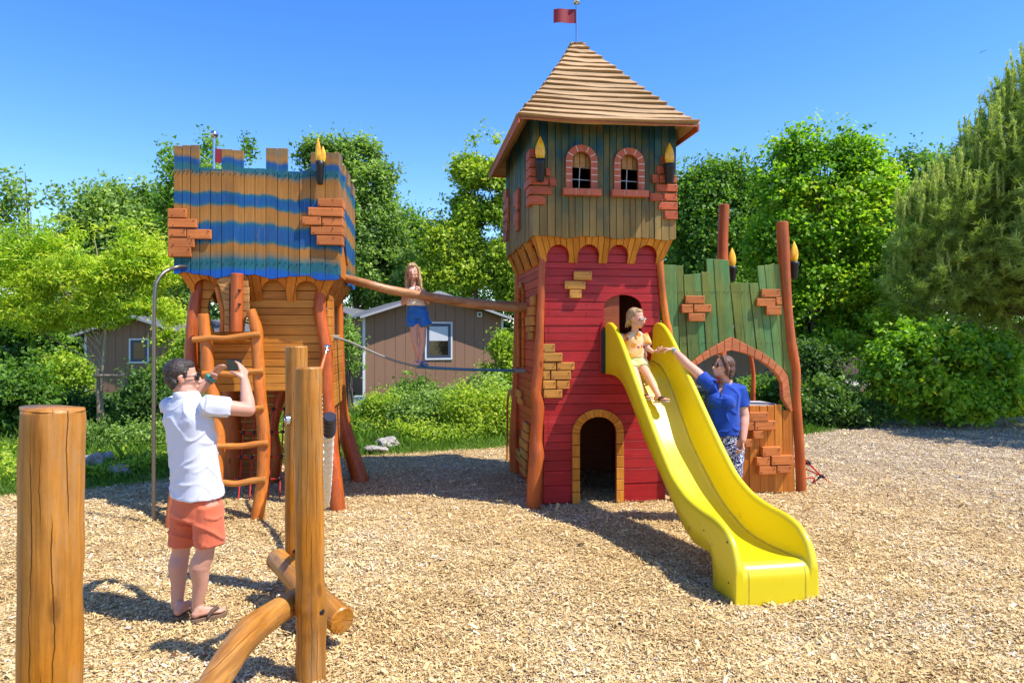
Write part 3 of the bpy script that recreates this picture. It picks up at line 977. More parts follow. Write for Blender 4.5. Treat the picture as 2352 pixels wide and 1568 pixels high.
# windows
t = NT('mortar_brick')
tc_ = t.n('ShaderNodeTexCoord')
M['brickframe'] = wood('painted_brick_arch', (.50, .12, .055), 'z', rough=.5, isl=.3)
M['mortar'] = plain('pale_mortar', (.62, .55, .47), .8)
for (cu, w, z0, z1) in wins:
    fw = .075
    root = None
    # the arch frame is cut out of one board; pale joints are let into it
    inner = arch(cu, w, z0, z1, 16)
    outer = arch(cu, w + 2 * fw, z0, z1 + fw, 16)
    mb = MB()
    n = len(inner)
    vs = [(p[0], -.04, p[1]) for p in inner] + [(p[0], -.04, p[1]) for p in outer] + [(p[0], -.002, p[1]) for p in inner] + [(p[0], -.002, p[1]) for p in outer]
    fs = []
    seq = list(range(1, n)) + [0]
    for a, b in zip(seq[:-1], seq[1:]):
        fs += [(a, b, n + b, n + a)[::-1], (n + a, n + b, 3 * n + b, 3 * n + a)[::-1], (a, 2 * n + a, 2 * n + b, b)[::-1], (2 * n + a, 3 * n + a, 3 * n + b, 2 * n + b)[::-1]]
    fs += [(1, n + 1, 3 * n + 1, 2 * n + 1), (0, 2 * n, 3 * n, n)]
    mb.add(vs, fs)
    wm = mb; jm = MB()
    for k in range(0, 17):
        # joints: three across the crown, four down each jamb
        pass
    rr = w / 2
    for ang in (28, 62, 90 + 22, 90 + 60):
        a_ = math.radians(ang); ca, sa = math.cos(a_), math.sin(a_)
        cz = z1 - rr
        p0 = (cu + ca * (rr + .004), cz + sa * (rr + .004)); p1 = (cu + ca * (rr + fw - .002), cz + sa * (rr + fw - .002))
        o = (-sa * .0045, ca * .0045)
        jm.prism([(p0[0] - o[0], p0[1] - o[1]), (p1[0] - o[0], p1[1] - o[1]), (p1[0] + o[0], p1[1] + o[1]), (p0[0] + o[0], p0[1] + o[1])], -.043, -.03)
    for k in range(4):
        zz = z0 + .09 + (z1 - rr - z0 - .08) * k / 3.2
        for sgn in (-1, 1):
            a0, a1 = cu + sgn * (rr + .003), cu + sgn * (rr + fw - .002)
            jm.box(min(a0, a1), max(a0, a1), -.043, -.03, zz - .0045, zz + .0045)
    fr_ = part('window', wm, M['brickframe'], TB, extra=jm, extra_mat=M['mortar'])
    sm = MB()
    for k in range(3):
        a0 = cu - rr - fw - .04 + (w + 2 * fw + .08) * k / 3
        sm.box(a0 + .003, a0 + (w + 2 * fw + .08) / 3 - .003, -.085, -.002, z0 - .075, z0 - .002)
    sl = sm; sm = MB()
    for k in (1, 2):
        a0 = cu - rr - fw - .04 + (w + 2 * fw + .08) * k / 3
        sm.box(a0 - .0028, a0 + .0028, -.083, -.004, z0 - .073, z0 - .001)
    part('sill', sl, M['brickframe'], fr_, bevel=.008, extra=sm, extra_mat=M['mortar'])
    lm = MB()
    for k in range(4):
        a0 = cu - rr - .03 + (w + .06) * k / 4
        lm.box(a0 + .003, a0 + (w + .06) / 4 - .003, .05, .065, z1 - rr - .045, z1 + .04)
    part('board_infill', lm, M['tan'], fr_, bevel=.003)
    gm = MB()
    gm.tube([(cu - .005, .075, z0 - .01), (cu + .008, .075, z1 - .1)], .0055, n=6, sub=1)
    for zz in (z0 + .13, z0 + .27):
        gm.tube([(cu - rr - .02, .078, zz + .005), (cu + rr + .02, .078, zz - .005)], .0055, n=6, sub=1)
    part('grid_bars', gm, plain('white_bars', (.7, .68, .66), .5), fr_)

bricks('brick_patch', [(378, 868, 420, 935), (378, 938, 420, 1003), (383, 1006, 445, 1068), (487, 1006, 525, 1066), (380, 1070, 508, 1132), (512, 1072, 566, 1140), (380, 1136, 533, 1202), (380, 1206, 487, 1272)], Z3, FB, 'brick_r', TB, th=.03, wrapL=(385, 0), wd=.2)
bricks('brick_patch', [(1312, 922, 1347, 985), (1285, 990, 1345, 1053), (1250, 1055, 1300, 1118), (1303, 1058, 1430, 1118), (1280, 1122, 1435, 1182), (1237, 1186, 1335, 1248), (1338, 1186, 1435, 1248), (1297, 1252, 1437, 1312), (1340, 1316, 1437, 1380)], Z3, FB, 'brick_r', TB, th=.03)
for grp in (((272, 1195, 300, 1260), (285, 1262, 300, 1330), (272, 1332, 300, 1395), (285, 1397, 300, 1455)), ((192, 1195, 215, 1260), (195, 1262, 228, 1330), (195, 1332, 226, 1395), (195, 1397, 222, 1460), (195, 1462, 216, 1525))):
    mb = MB()
    for (x0, y0, x1, y1) in grp:
        a = FB.side(*Z3(x0, y0), u=0); b = FB.side(*Z3(x1 + 4, y1), u=0)
        mb.box(-.035, -.001, min(a[0], b[0]), min(DB + .03, max(a[0], b[0])), b[1] + .004, a[1] - .004)
    part('brick_patch', mb, M['brick_r'], TB, bevel=.006)
u, z = FB.front(*Z3(449, 1106), v=-.1)
torch(TB, (u, -.09, z), .25, .115, .26, .115)
u, z = FB.front(*Z3(1378, 1120), v=-.1)
torch(TB, (u, -.09, z), .225, .13, .25, .115)
# --- golden apron
def fb(x0, x1, yt, v=.06):
    a, b = FB.front(*Z4(x0, yt), v=v), FB.front(*Z4(x1, yt), v=v)
    return ((a[0] + b[0]) / 2, b[0] - a[0], a[1])


zb_ = FB.front(*Z4(260, 166), v=BI)[1]
ars = [fb(288, 412, 66), fb(458, 576, 66), fb(624, 736, 68), fb(779, 893, 70)]
skirt(WB, DB, 3.07, zb_, .02, BI - .03, 4, ars, 22, M['skirt_b'], TB, side_arch=[(DB * (i + .62) / 4.25, .21, zb_ + .30) for i in range(4)])
# --- crimson body
bl0 = lambda z: BI + .01 - .015 * (1 - z / 2.8)
br0 = lambda z: WB - BI + .09 * (1 - z / 2.8)
zs = sorted({0.0} | {float(FB.front(*Z4(500, y), v=BI)[1]) for y in (1475, 1380, 1300, 1245, 1190, 1145, 1098, 1050, 1000, 937, 885, 835, 790, 755, 712, 650, 597, 553, 510, 465, 425, 380, 335, 290, 240, 200, 165, 120, 70)} | {3.0})
zs = [z for z in zs if z >= 0]
mb = MB(); hboards(mb, zs, bl0, br0, BI, BI + .03, jit=.004)
ct = MB()
da, db = FB.front(*Z4(462, 1470), v=BI), FB.front(*Z4(662, 1470), v=BI)
dt = FB.front(*Z4(560, 1008), v=BI)
dcu, dw = (da[0] + db[0]) / 2, db[0] - da[0]
ct.prism(arch(dcu, dw, -.3, dt[1], 16, rise=dw * .42), -.3, BI + .3)
sa, sb = FB.front(*Z4(597, 640), v=BI), FB.front(*Z4(803, 640), v=BI)
st = FB.front(*Z4(700, 342), v=BI)
scu, sw = (sa[0] + sb[0]) / 2, sb[0] - sa[0]
ct.prism(arch(scu, sw, 1.56, st[1], 16, rise=sw * .33), -.3, BI + .3)
sm = MB()
for zz in zs[1:-1]:
    for u in (bl0(zz) + .05, .66, br0(zz) - .06):
        if abs(u - dcu) < dw / 2 and zz < dt[1]: continue
        if abs(u - scu) < sw / 2 and 1.5 < zz < st[1]: continue
        for dz in (-.03, .03):
            sm.tube([(u, BI - .003, zz + dz), (u, BI + .01, zz + dz)], .005, n=6, sub=1)
part('front_boards', mb, M['red'], TB, bevel=.004, cut=ct, extra=sm)
# added sheets behind the boards, blocking light so the interior stays dark
mb = MB()
mb.box(BI + .02, dcu - dw / 2 - .05, BI + .034, BI + .05, 0, 2.9); mb.box(dcu + dw / 2 + .05, scu - sw / 2 - .03, BI + .034, BI + .05, dt[1], 2.9)
mb.box(dcu + dw / 2 + .05, WB - .1, BI + .034, BI + .05, 0, 1.5)
part('inner_light_stop', mb, M['inner'], TB)
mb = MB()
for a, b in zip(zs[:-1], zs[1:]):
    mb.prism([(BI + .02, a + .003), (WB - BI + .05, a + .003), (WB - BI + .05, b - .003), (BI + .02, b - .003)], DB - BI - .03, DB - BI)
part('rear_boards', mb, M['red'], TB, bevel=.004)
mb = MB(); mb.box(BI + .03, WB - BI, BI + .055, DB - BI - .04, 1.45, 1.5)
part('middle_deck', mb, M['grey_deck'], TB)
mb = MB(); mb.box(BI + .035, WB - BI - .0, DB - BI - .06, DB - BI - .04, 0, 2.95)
part('rear_light_stop', mb, M['inner'], TB)  # added behind the rear boards to shut out light
# left side: boards with tall opening and low arched door
UL = BI - .01
mb = MB()
for a, b in zip(zs[:-1], zs[1:]):
    mb.prism([(BI + .034, a + .003), (DB - BI - .034, a + .003), (DB - BI - .034, b - .003), (BI + .034, b - .003)], UL, UL + .028, 'u')
so0 = FB.side(*Z4(158, 775), u=UL); so1 = FB.side(*Z4(96, 775), u=UL); soz = FB.side(*Z4(150, 300), u=UL)
lo0 = FB.side(*Z4(108, 1380), u=UL); loz = FB.side(*Z4(95, 885), u=UL)
ct = MB()
ovc, ovw = (so0[0] + min(so1[0], DB - .35)) / 2, min(so1[0], DB - .35) - so0[0]
ct.prism(arch(ovc, ovw, 1.5, soz[1]), UL - .3, UL + .3, 'u')
ldw = .62
ldc = lo0[0] + ldw / 2
ct.prism(arch(ldc, ldw, -.3, loz[1]), UL - .3, UL + .3, 'u')
part('side_boards', mb, M['red_side'], TB, bevel=.004, cut=ct)
mb = MB(); mb.box(UL + .034, UL + .046, BI + .06, DB - BI - .07, 0, 2.95)
part('side_light_stop', mb, M['inner'], TB, cut=ct)  # added to stop light leaking through the side joints
mb = MB(); mb.box(WB - BI - .012, WB - BI + .004, BI + .06, DB - BI - .07, 0, 2.95)
part('side_light_stop', mb, M['inner'], TB)  # same added light stop on the right side
mb = MB()
for a, b in zip(zs[:-1], zs[1:]):
    mb.prism([(BI + .034, a + .003), (DB - BI - .034, a + .003), (DB - BI - .034, b - .003), (BI + .034, b - .003)], WB - BI + .012, WB - BI + .04, 'u')
part('side_boards', mb, M['red_side'], TB, bevel=.004)


def archband(cu, w, z0, z1, fw, v0, v1, axis, rise=None, n=16):
    inner = arch(cu, w, z0, z1, n, rise); outer = arch(cu, w + 2 * fw, z0, z1 + fw, n, (rise + fw) if rise else None)
    m = len(inner); mb = MB()
    mk = (lambda p, v: (p[0], v, p[1])) if axis == 'v' else (lambda p, v: (v, p[0], p[1]))
    g = .06
    seq = list(range(1, m)) + [0]
    # jambs are split into blocks so that joints show
    def block(pi0, pi1, po0, po1):
        q = [mk(pi0, v0), mk(po0, v0), mk(po1, v0), mk(pi1, v0), mk(pi0, v1), mk(po0, v1), mk(po1, v1), mk(pi1, v1)]
        f = [(0, 1, 2, 3), (7, 6, 5, 4), (0, 4, 5, 1), (1, 5, 6, 2), (2, 6, 7, 3), (3, 7, 4, 0)]
        if axis == 'u': f = [x[::-1] for x in f]
        mb.add(q, f)
    lerp = lambda a, b, t: (a[0] + (b[0] - a[0]) * t, a[1] + (b[1] - a[1]) * t)
    for a, b in zip(seq[:-1], seq[1:]):
        L = math.dist(inner[a], inner[b])
        k = max(1, round(L / .13)) if L > .2 else 1
        two = (L <= .2)
        for i in range(k):
            e = .012 / max(L / k, .03)
            e = min(e, .06) if not two else (.0 if a % 2 else .0)
            t0, t1 = (i + e / 2) / k, (i + 1 - e / 2) / k
            if two and a % 2 == 0: t1 = 1 - .08
            block(lerp(inner[a], inner[b], t0), lerp(inner[a], inner[b], t1), lerp(outer[a], outer[b], t0), lerp(outer[a], outer[b], t1))
    return mb


part('door_surround', archband(dcu, dw, .0, dt[1], .088, BI - .03, BI - .0015, 'v', rise=dw * .42), M['skirt_b'], TB, bevel=.003)
part('opening_surround', archband(ovc, ovw, 1.5, soz[1], .07, UL - .03, UL - .0015, 'u'), M['orange_v'], TB, bevel=.003)
part('door_surround', archband(ldc, ldw, .0, loz[1], .07, UL - .03, UL - .0015, 'u'), M['orange_v'], TB, bevel=.003)
bricks('brick_patch', [(432, 212, 532, 263), (382, 265, 497, 313), (408, 315, 475, 362)], Z4, FB, 'brick_t', TB, base=BI)
bricks('brick_patch', [(262, 610, 330, 658), (262, 660, 370, 708), (262, 711, 336, 755), (340, 711, 437, 755), (262, 759, 303, 806), (307, 759, 418, 806), (262, 810, 333, 858), (337, 810, 410, 858), (267, 861, 370, 907)], Z4, FB, 'brick_t', TB, base=BI)
for grp in (((207, 345, 229, 400), (192, 402, 226, 455), (182, 457, 224, 510), (188, 512, 220, 545), (196, 547, 216, 588)), ((124, 865, 150, 910), (136, 912, 160, 950)),
            ((168, 1050, 192, 1100), (160, 1102, 190, 1150), (148, 1152, 186, 1200), (120, 1202, 150, 1250), (152, 1202, 184, 1250), (125, 1252, 180, 1300), (150, 1302, 178, 1340))):
    mb = MB()
    for (x0, y0, x1, y1) in grp:
        a = FB.side(*Z4(x0, y0), u=UL); b = FB.side(*Z4(x1, y1), u=UL)
        zt_, zl_ = FB.side(*Z4(x1, y0), u=UL)[1], b[1]
        mb.box(UL - .04, UL - .0015, b[0], a[0], zl_ + .004, zt_ - .004)
    part('brick_patch', mb, M['brick_t'], TB, bevel=.006)
# corner posts
pw = lambda x, y, v: (*FB.front(*Z4(x, y), v=v)[:1], v, FB.front(*Z4(x, y), v=v)[1])
leg([pw(212, 1495, .10)[:2] + (-.1,), pw(212, 1480, .10)[:2] + (0,), pw(217, 1350, .1), pw(228, 1220, .11), pw(224, 1130, .12), pw(236, 960, .13), pw(224, 880, .13), pw(236, 760, .14), pw(243, 600, .145), pw(251, 400, .15), pw(259, 175, .155), pw(262, 60, .17)],
    [.085, .082, .085, .088, .07, .072, .06, .06, .052, .045, .04, .038], 'corner_post', 'leg', TB, wob=.05, seed=41)
leg([pw(985, 1400, .12)[:2] + (-.1,), pw(975, 900, .12), pw(955, 572, .13), pw(936, 480, .135), pw(917, 330, .14), pw(903, 175, .15), pw(900, 80, .18)], [.06, .055, .045, .042, .04, .042, .04], 'corner_post', 'ladder', TB, wob=.06, seed=42)
leg([(BI - .03, DB - .13, -.1), (BI - .05, DB - .12, .5), (BI - .02, DB - .14, 1.3), (BI, DB - .16, 2.9)], [.085, .08, .06, .05], 'corner_post', 'leg', TB, wob=.08, seed=43)
leg([(WB - BI + .1, DB - .13, -.1), (WB - BI + .06, DB - .14, 1.3), (WB - BI, DB - .16, 2.9)], [.08, .06, .05], 'corner_post', 'leg', TB, wob=.08, seed=44)
# --- roof: overlapping waney boards on four hips
ap = (.755, 1.02)
RZ0, RZ1 = 4.245, 5.70
ev = [(-.23, -.40), (1.79, -.40), (1.79, DB + .12), (-.23, DB + .12)]
NR = 17


def curve(t):          # 0 eave .. 1 apex: slight bell-cast
    return t - .05 * math.sin(math.pi * t) * (1 - t)


mb = MB()
for side in range(4):
    c0, c1 = ev[side], ev[(side + 1) % 4]
    for i in range(NR):
        t0, t1 = i / NR, (i + 1.35) / NR
        t1 = min(t1, .985)
        z0 = RZ0 + (RZ1 - RZ0) * curve(t0); z1 = RZ0 + (RZ1 - RZ0) * curve(t1)
        lift = .046 + rnd.uniform(-.008, .008)
        nseg = 12
        ph = rnd.uniform(0, 6)
        e0 = [c0[0] + (ap[0] - c0[0]) * t0, c0[1] + (ap[1] - c0[1]) * t0]
        e1 = [c1[0] + (ap[0] - c1[0]) * t0, c1[1] + (ap[1] - c1[1]) * t0]
        g0 = [c0[0] + (ap[0] - c0[0]) * t1, c0[1] + (ap[1] - c0[1]) * t1]
        g1 = [c1[0] + (ap[0] - c1[0]) * t1, c1[1] + (ap[1] - c1[1]) * t1]
        ln = math.dist(e0, e1); sh = .022 / max(ln, .1)
        d_out = Vector(((c0[1] - c1[1]), (c1[0] - c0[0]), 0)).normalized() * -1
        d_out = Vector((c1[1] - c0[1], -(c1[0] - c0[0]), 0)).normalized()
        vs = []
        for k in range(nseg + 1):
            s_ = k / nseg
            ss_ = -sh * .2 + (1 + .4 * sh) * s_
            wv = (.009 * math.sin(s_ * 4.3 + ph) + .004 * math.sin(s_ * 13 + ph * 2)) * (1 - .3 * t0)
            sag = -.02 * math.sin(math.pi * s_) * (1 - t0)
            bx = e0[0] + (e1[0] - e0[0]) * ss_; by = e0[1] + (e1[1] - e0[1]) * ss_
            gx = g0[0] + (g1[0] - g0[0]) * s_; gy = g0[1] + (g1[1] - g0[1]) * s_
            lo = Vector((bx, by, z0 + wv + sag)) - Vector((0, 0, .0))
            up_ = Vector((0, 0, lift)) + d_out * .012
            th = .030
            vs += [lo - d_out * .05 + Vector((0, 0, .004)), lo + up_ * 1.0 + d_out * .006, Vector((gx, gy, z1 + .012)), Vector((gx, gy, z1 - .018))]
        fs = []
        for k in range(nseg):
            a, b = 4 * k, 4 * k + 4
            fs += [(a, b, b + 1, a + 1), (a + 1, b + 1, b + 2, a + 2), (a + 2, b + 2, b + 3, a + 3), (a + 3, b + 3, b, a)]
        fs += [(0, 1, 2, 3), (4 * nseg + 3, 4 * nseg + 2, 4 * nseg + 1, 4 * nseg)]
        mb.add(vs, fs)
RF = part('roof', mb, M['roof'], TB, bevel=.006)
mb = MB()
mb.box(ap[0] - .10, ap[0] + .11, ap[1] - .08, ap[1] + .1, RZ1 - .07, RZ1 - .03)
part('ridge_cap', mb, M['roof'], RF, bevel=.01)
# underside boards and barge fascias
mb = MB()
zz0 = RZ0 - .012
for a, b in (((0, 1)), ((1, 2)), ((2, 3)), ((3, 0))):
    c0, c1 = Vector((*ev[a], zz0)), Vector((*ev[b], zz0))
    ins = [(-.0, 0), (WB, 0), (WB, DB), (0, DB)]
    i0, i1 = Vector((*ins[a], zz0 + .26)), Vector((*ins[b], zz0 + .26))
    mb.hexa([c0, c1, i1, i0, c0 + Vector((0, 0, .012)), c1 + Vector((0, 0, .012)), i1 + Vector((0, 0, .012)), i0 + Vector((0, 0, .012))])
part('soffit', mb, M['fascia'], RF)
mb = MB()
for a, b, o in (((3, 0, Vector((-.018, 0, 0)))), ((1, 2, Vector((.018, 0, 0))))):
    c0, c1 = Vector((*ev[a], RZ0 - .055)), Vector((*ev[b], RZ0 - .055))
    mb = MB(); mb.hexa([c0, c1, c1 - o, c0 - o, c0 + Vector((0, 0, .075)), c1 + Vector((0, 0, .075)), c1 - o + Vector((0, 0, .075)), c0 - o + Vector((0, 0, .075))])
    part('fascia', mb, M['fascia'], RF)
mb = MB(); mb.tube([(ap[0], ap[1], RZ1 - .1), (ap[0], ap[1], RZ1 + .49)], .014, n=10, sub=1)
fp = part('flag_pole', mb, M['steel'], TB)
mb = MB(); mb.lathe((ap[0], ap[1], RZ1 + .48), [(.006, 0), (.035, .012), (.05, .045), (.035, .08), (.006, .095)], 18)
part('pole_ball', mb, M['steel'], fp)
flag(fp, ap[0] - .014, ap[1], RZ1 + .245, RZ1 + .425, -.285)

# ================================================================ green castle wall to the right of the red tower
CW = thing('castle_wall', 'broken green plank castle wall with pointed archway, tan bricks and two tall red posts', 'play wall', (FB.o[0], FB.o[1], 0), FB.a)
VC = .30
outer = [(205, 880), (265, 830), (350, 768), (460, 708), (550, 755), (640, 800), (720, 872), (745, 905), (758, 1000), (770, 1085)]
inner = [(228, 905), (278, 853), (345, 812), (405, 788), (460, 775), (540, 795), (620, 835), (688, 890), (715, 935), (722, 1030), (744, 1060), (764, 1092)]
oc = lambda x: float(np.interp(x, [p[0] for p in outer], [p[1] for p in outer]))
C = lambda x, y, v=VC: FB.front(*Z5(x, y), v=v)
pl = [(95, 172, 340, 342), (175, 209, 345, 345), (213, 266, 392, 388), (268, 300, 387, 384), (303, 341, 380, 376), (331, 366, 310, 311), (367, 401, 311, 313), (402, 443, 313, 318), (452, 493, 437, 433), (496, 546, 434, 431), (549, 591, 435, 433), (591, 625, 346, 344), (627, 660, 342, 340), (662, 702, 336, 336)]
mb = MB()
lean = lambda y: max(0, (y - 340)) * .082
for pi_, (x0, x1, y0, y1) in enumerate(pl):
    x1 += 4; ys = []
    sh = .35 + .65 * (x0 - 95) / 600
    f = lambda x, y: x + lean(y) * sh * 1.35
    # lower end follows the arch
    def end(x):
        y = 700
        for _ in range(12): y = oc(f(x, y)) + 12
        return y
    poly = [C(x0 + 1, y0)]
    xs_ = np.linspace(x0 + 1, x1 - 1, 5)
    low = [(f(x, end(x)), end(x)) for x in xs_]
    if x0 < 190:
        low = [(f(x, 900), 900) for x in xs_]
    poly += [C(*p) for p in low] + [C(x1 - 1, y1)]
    dv = (pi_ % 2) * .007 + rnd.uniform(0, .003)
    mb.prism(poly, VC + dv, VC + .028 + dv)
mb.prism([C(706, 500), C(727, 870), C(750, 905), C(763, 1000), C(772, 1088), C(770, 900), C(745, 640)], VC, VC + .028)
sm = MB()
for i, (x0, x1, y0, y1) in enumerate(pl):
    for yy in (480, 740):
        if yy > oc(x0 + 40) - 20 and x0 > 190: continue
        for xx in (x0 + 10, x1 - 10):
            u, z = C(xx + lean(yy) * .9, yy)
            sm.tube([(u, VC - .003, z), (u, VC + .012, z)], .005, n=6, sub=1)
part('green_boards', mb, M['green'], CW, bevel=.004, extra=sm)
# pointed arch trim made of blocks
mb = MB()
res = lambda pts, n: [(float(np.interp(t_, np.linspace(0, 1, len(pts)), [p[0] for p in pts])), float(np.interp(t_, np.linspace(0, 1, len(pts)), [p[1] for p in pts]))) for t_ in np.linspace(0, 1, n)]


def along(pts, n):
    d = [0]
    for a, b in zip(pts[:-1], pts[1:]): d.append(d[-1] + math.dist(a, b))
    ts = np.linspace(0, d[-1], n)
    return [(float(np.interp(t_, d, [p[0] for p in pts])), float(np.interp(t_, d, [p[1] for p in pts]))) for t_ in ts]


ki, ko = 4, 3
oo = along(outer[:ko + 1], 8) + along(outer[ko:], 13)[1:]
ii = along(inner[:ki + 1], 8) + along(inner[ki:], 13)[1:]
for k in range(len(oo) - 1):
    lerp = lambda a, b, t_: (a[0] + (b[0] - a[0]) * t_, a[1] + (b[1] - a[1]) * t_)
    e = .02
    mb.prism([C(*lerp(oo[k], oo[k + 1], e), VC - .03), C(*lerp(ii[k], ii[k + 1], e), VC - .03), C(*lerp(ii[k], ii[k + 1], 1 - e), VC - .03), C(*lerp(oo[k], oo[k + 1], 1 - e), VC - .03)], VC - .035, VC + .03 + .012)
part('arch_surround', mb, wood('terracotta_trim', (.50, .17, .06), 'u', col2=(.46, .13, .05)), CW, bevel=.004)
bricks('brick_patch', [(223, 497, 323, 540), (203, 542, 263, 587), (267, 542, 357, 583), (238, 587, 325, 630)], Z5, FB, 'brick_o', CW, base=VC)
bricks('brick_patch', [(613, 463, 710, 507), (588, 511, 683, 553), (686, 507, 716, 545), (636, 550, 714, 597)], Z5, FB, 'brick_o', CW, base=VC)
# orange board parapet below the archway
mb = MB()
for (x0, x1, yt) in ((215, 300, 1052), (303, 372, 1050), (375, 440, 1055), (443, 500, 1052), (503, 548, 1055), (551, 600, 1058), (603, 640, 1060), (643, 676, 1058), (679, 716, 1052), (719, 770, 1082)):
    k = .06
    mb.prism([C(x0, yt), C(x0 + (x0 - 500) * .02, 1500), C(x1 + (x1 - 500) * .05, 1500), C(x1, yt)], VC + .004 + rnd.uniform(-.004, .004), VC + .034)
part('parapet_boards', mb, M['orange_v'], CW, bevel=.004)
a, b = C(390, 1052, VC), C(700, 1052, VC)
mb = MB(); mb.box(a[0], b[0] + .02, VC + .04, VC + .50, b[1] - .03, b[1] - .002)
part('counter_top', mb, M['grey_deck'], CW, bevel=.004)
bricks('climbing_block_patch', [(550, 1093, 648, 1138), (540, 1142, 575, 1185), (578, 1137, 688, 1183), (570, 1187, 622, 1228), (526, 1230, 565, 1270), (618, 1270, 713, 1317), (588, 1322, 657, 1365), (662, 1314, 775, 1360), (600, 1368, 689, 1410), (692, 1364, 767, 1402)], Z5, FB, 'brick_o', CW, base=VC, th=.075)
cp = lambda x, y, v: (C(x, y, v)[0], v, C(x, y, v)[1])
rp = FB.local(G(1838, 1130))
leg([(rp.x, VC + .03, -.1), cp(818, 1485, VC)[:1] + (VC + .02, .02), cp(806, 1300, VC + .02), cp(796, 1150, VC + .02), cp(786, 1000, VC + .02), cp(784, 880, VC + .02), cp(766, 780, VC + .02), cp(749, 640, VC + .02), cp(737, 480, VC + .02), cp(725, 300, VC + .02), cp(717, 125, VC + .02)],
    [.062, .062, .06, .058, .057, .062, .07, .06, .062, .072, .07], 'tall_post', 'leg', CW, wob=.05, seed=51, n=18)
VB = 1.75
leg([cp(405, 1300, VB)[:2] + (-.1,), cp(405, 1150, VB), cp(405, 800, VB), cp(413, 310, VB), cp(415, 180, VB), cp(420, 38, VB)], [.08, .08, .075, .075, .075, .075], 'tall_post', 'leg', CW, wob=.05, seed=52)
u_, v_, z_ = cp(458, 425, VB)
torch(CW, (u_ + .02, VB + .02, z_), .22, .13, .28, .12)
u_, v_, z_ = cp(778, 412, VC + .12)
torch(CW, (u_, VC + .12, z_), .215, .115, .27, .11)
# rear wall with rust coloured boards, side post
mb = MB()
u0_, u1_ = cp(330, 400, VB)[0], cp(640, 400, VB)[0]
zt_ = cp(550, 412, VB)[1]
for a, b in zip(split(1.75, u1_ + .2, 13)[:-1], split(1.75, u1_ + .2, 13)[1:]):
    mb.prism([(a + .002, 1.75), (b - .002, 1.75), (b - .002, zt_ + rnd.uniform(-.02, .02)), (a + .002, zt_ + rnd.uniform(-.02, .02))], VB + .02, VB + .045)
part('rear_boards', mb, M['fascia'], CW, bevel=.004)
leg([cp(575, 1100, VB)[:2] + (0.0,), cp(568, 1030, VB), cp(570, 900, VB), cp(555, 800, VB)], [.035, .035, .03, .03], 'slender_post', 'leg', CW, wob=.06, seed=53)
# ================================================================ slide
SD = thing('slide', 'bright yellow plastic slide running down from the red tower to the wood chips', 'slide', (FS.o[0], FS.o[1], 0), FS.a)
SWD = .65
# profile stations: (s, z) of bed, rail crest and lower outer edge; s runs from the mouth back to the tower
bed = [(.0, -.06), (.0, .02), (.0, .17), (.012, .225), (.045, .262), (.10, .275), (.22, .262), (.33, .252), (.52, .240), (.72, .242), (.88, .262), (1.04, .31), (1.22, .372), (1.41, .465), (1.65, .62), (1.95, .84), (2.2, 1.10), (2.52, 1.42), (2.72, 1.55), (2.9, 1.60), (3.02, 1.61), (3.13, 1.61)]
rail = [(.0, -.06), (.0, .02), (.0, .16), (.0, .24), (.02, .32), (.06, .40), (.12, .46), (.20, .505), (.35, .535), (.58, .545), (.82, .575), (1.0, .63), (1.16, .70), (1.3, .80), (1.5, .96), (1.8, 1.22), (2.15, 1.53), (2.45, 1.80), (2.62, 1.94), (2.78, 2.04), (2.95, 2.085), (3.10, 2.05)]
outr = [(.0, -.06), (.03, -.06), (.06, -.06), (.10, -.06), (.16, -.06), (.22, -.06), (.28, -.06), (.34, -.06), (.35, .12), (.40, .25), (.64, .25), (.80, .29), (.95, .37), (1.15, .50), (1.4, .67), (1.75, .91), (2.1, 1.19), (2.4, 1.41), (2.6, 1.48), (2.8, 1.50), (2.98, 1.50), (3.13, 1.50)]


def dens(p, n):
    d = np.arange(len(p))
    t_ = np.linspace(0, len(p) - 1, n)
    P_ = np.array(p)
    out = []
    for x in t_:
        i = min(int(x), len(p) - 2); f = x - i
        p0, p1, p2, p3 = P_[max(i - 1, 0)], P_[i], P_[i + 1], P_[min(i + 2, len(p) - 1)]
        # centripetal-safe: limit overshoot with a cubic Hermite of clipped tangents
        m1, m2 = (p2 - p0) / 2, (p3 - p1) / 2
        h = f
        q = (2 * h ** 3 - 3 * h ** 2 + 1) * p1 + (h ** 3 - 2 * h ** 2 + h) * m1 + (-2 * h ** 3 + 3 * h ** 2) * p2 + (h ** 3 - h ** 2) * m2
        out.append(q)
    return np.array(out)


N = 106
B_, R_, O_ = dens(bed, N), dens(rail, N), dens(outr, N)
B_[:, 0] = np.maximum(B_[:, 0], 0); R_[:, 0] = np.maximum(R_[:, 0], 0)
verts = []
K = None
for i in range(N):
    sb, zb = B_[i]; sr, zr = R_[i]; so_, zo = O_[i]
    fl_ = max(0, min(1, (zr - zb) / .12))
    # half profile from the outer lower edge over the crest to the bed middle: (w, s, z)
    hp = []
    hp.append((.0, so_, zo))
    hp.append((.0, so_ * .5 + sr * .5, (zo + zr - .05) / 2))
    hp.append((.0, sr, zr - .05))
    hp.append((.003, sr, zr - .018))
    hp.append((.018, sr, zr))
    hp.append((.038, sr, zr))
    hp.append((.052, sr, zr - .016))
    hp.append((.058, sr, zr - .045))
    for f, w in ((.33, .062), (.66, .070), (.86, .082), (.96, .104), (1.0, .14)):
        zt_ = zr - .045
        hp.append((w, sr + (sb - sr) * f, zt_ + (zb - zt_) * f))
    hp.append((.24, sb, zb)); hp.append((.325, sb, zb))
    half = hp
    prof = half + [(SWD - w, s_, z_) for (w, s_, z_) in half[-2::-1]]
    K = len(prof)
    verts += [(w, s_, z_) for (w, s_, z_) in prof]
fs = []
for i in range(N - 1):
    for k in range(K - 1):
        fs.append((i * K + k, i * K + k + 1, (i + 1) * K + k + 1, (i + 1) * K + k)[::-1])
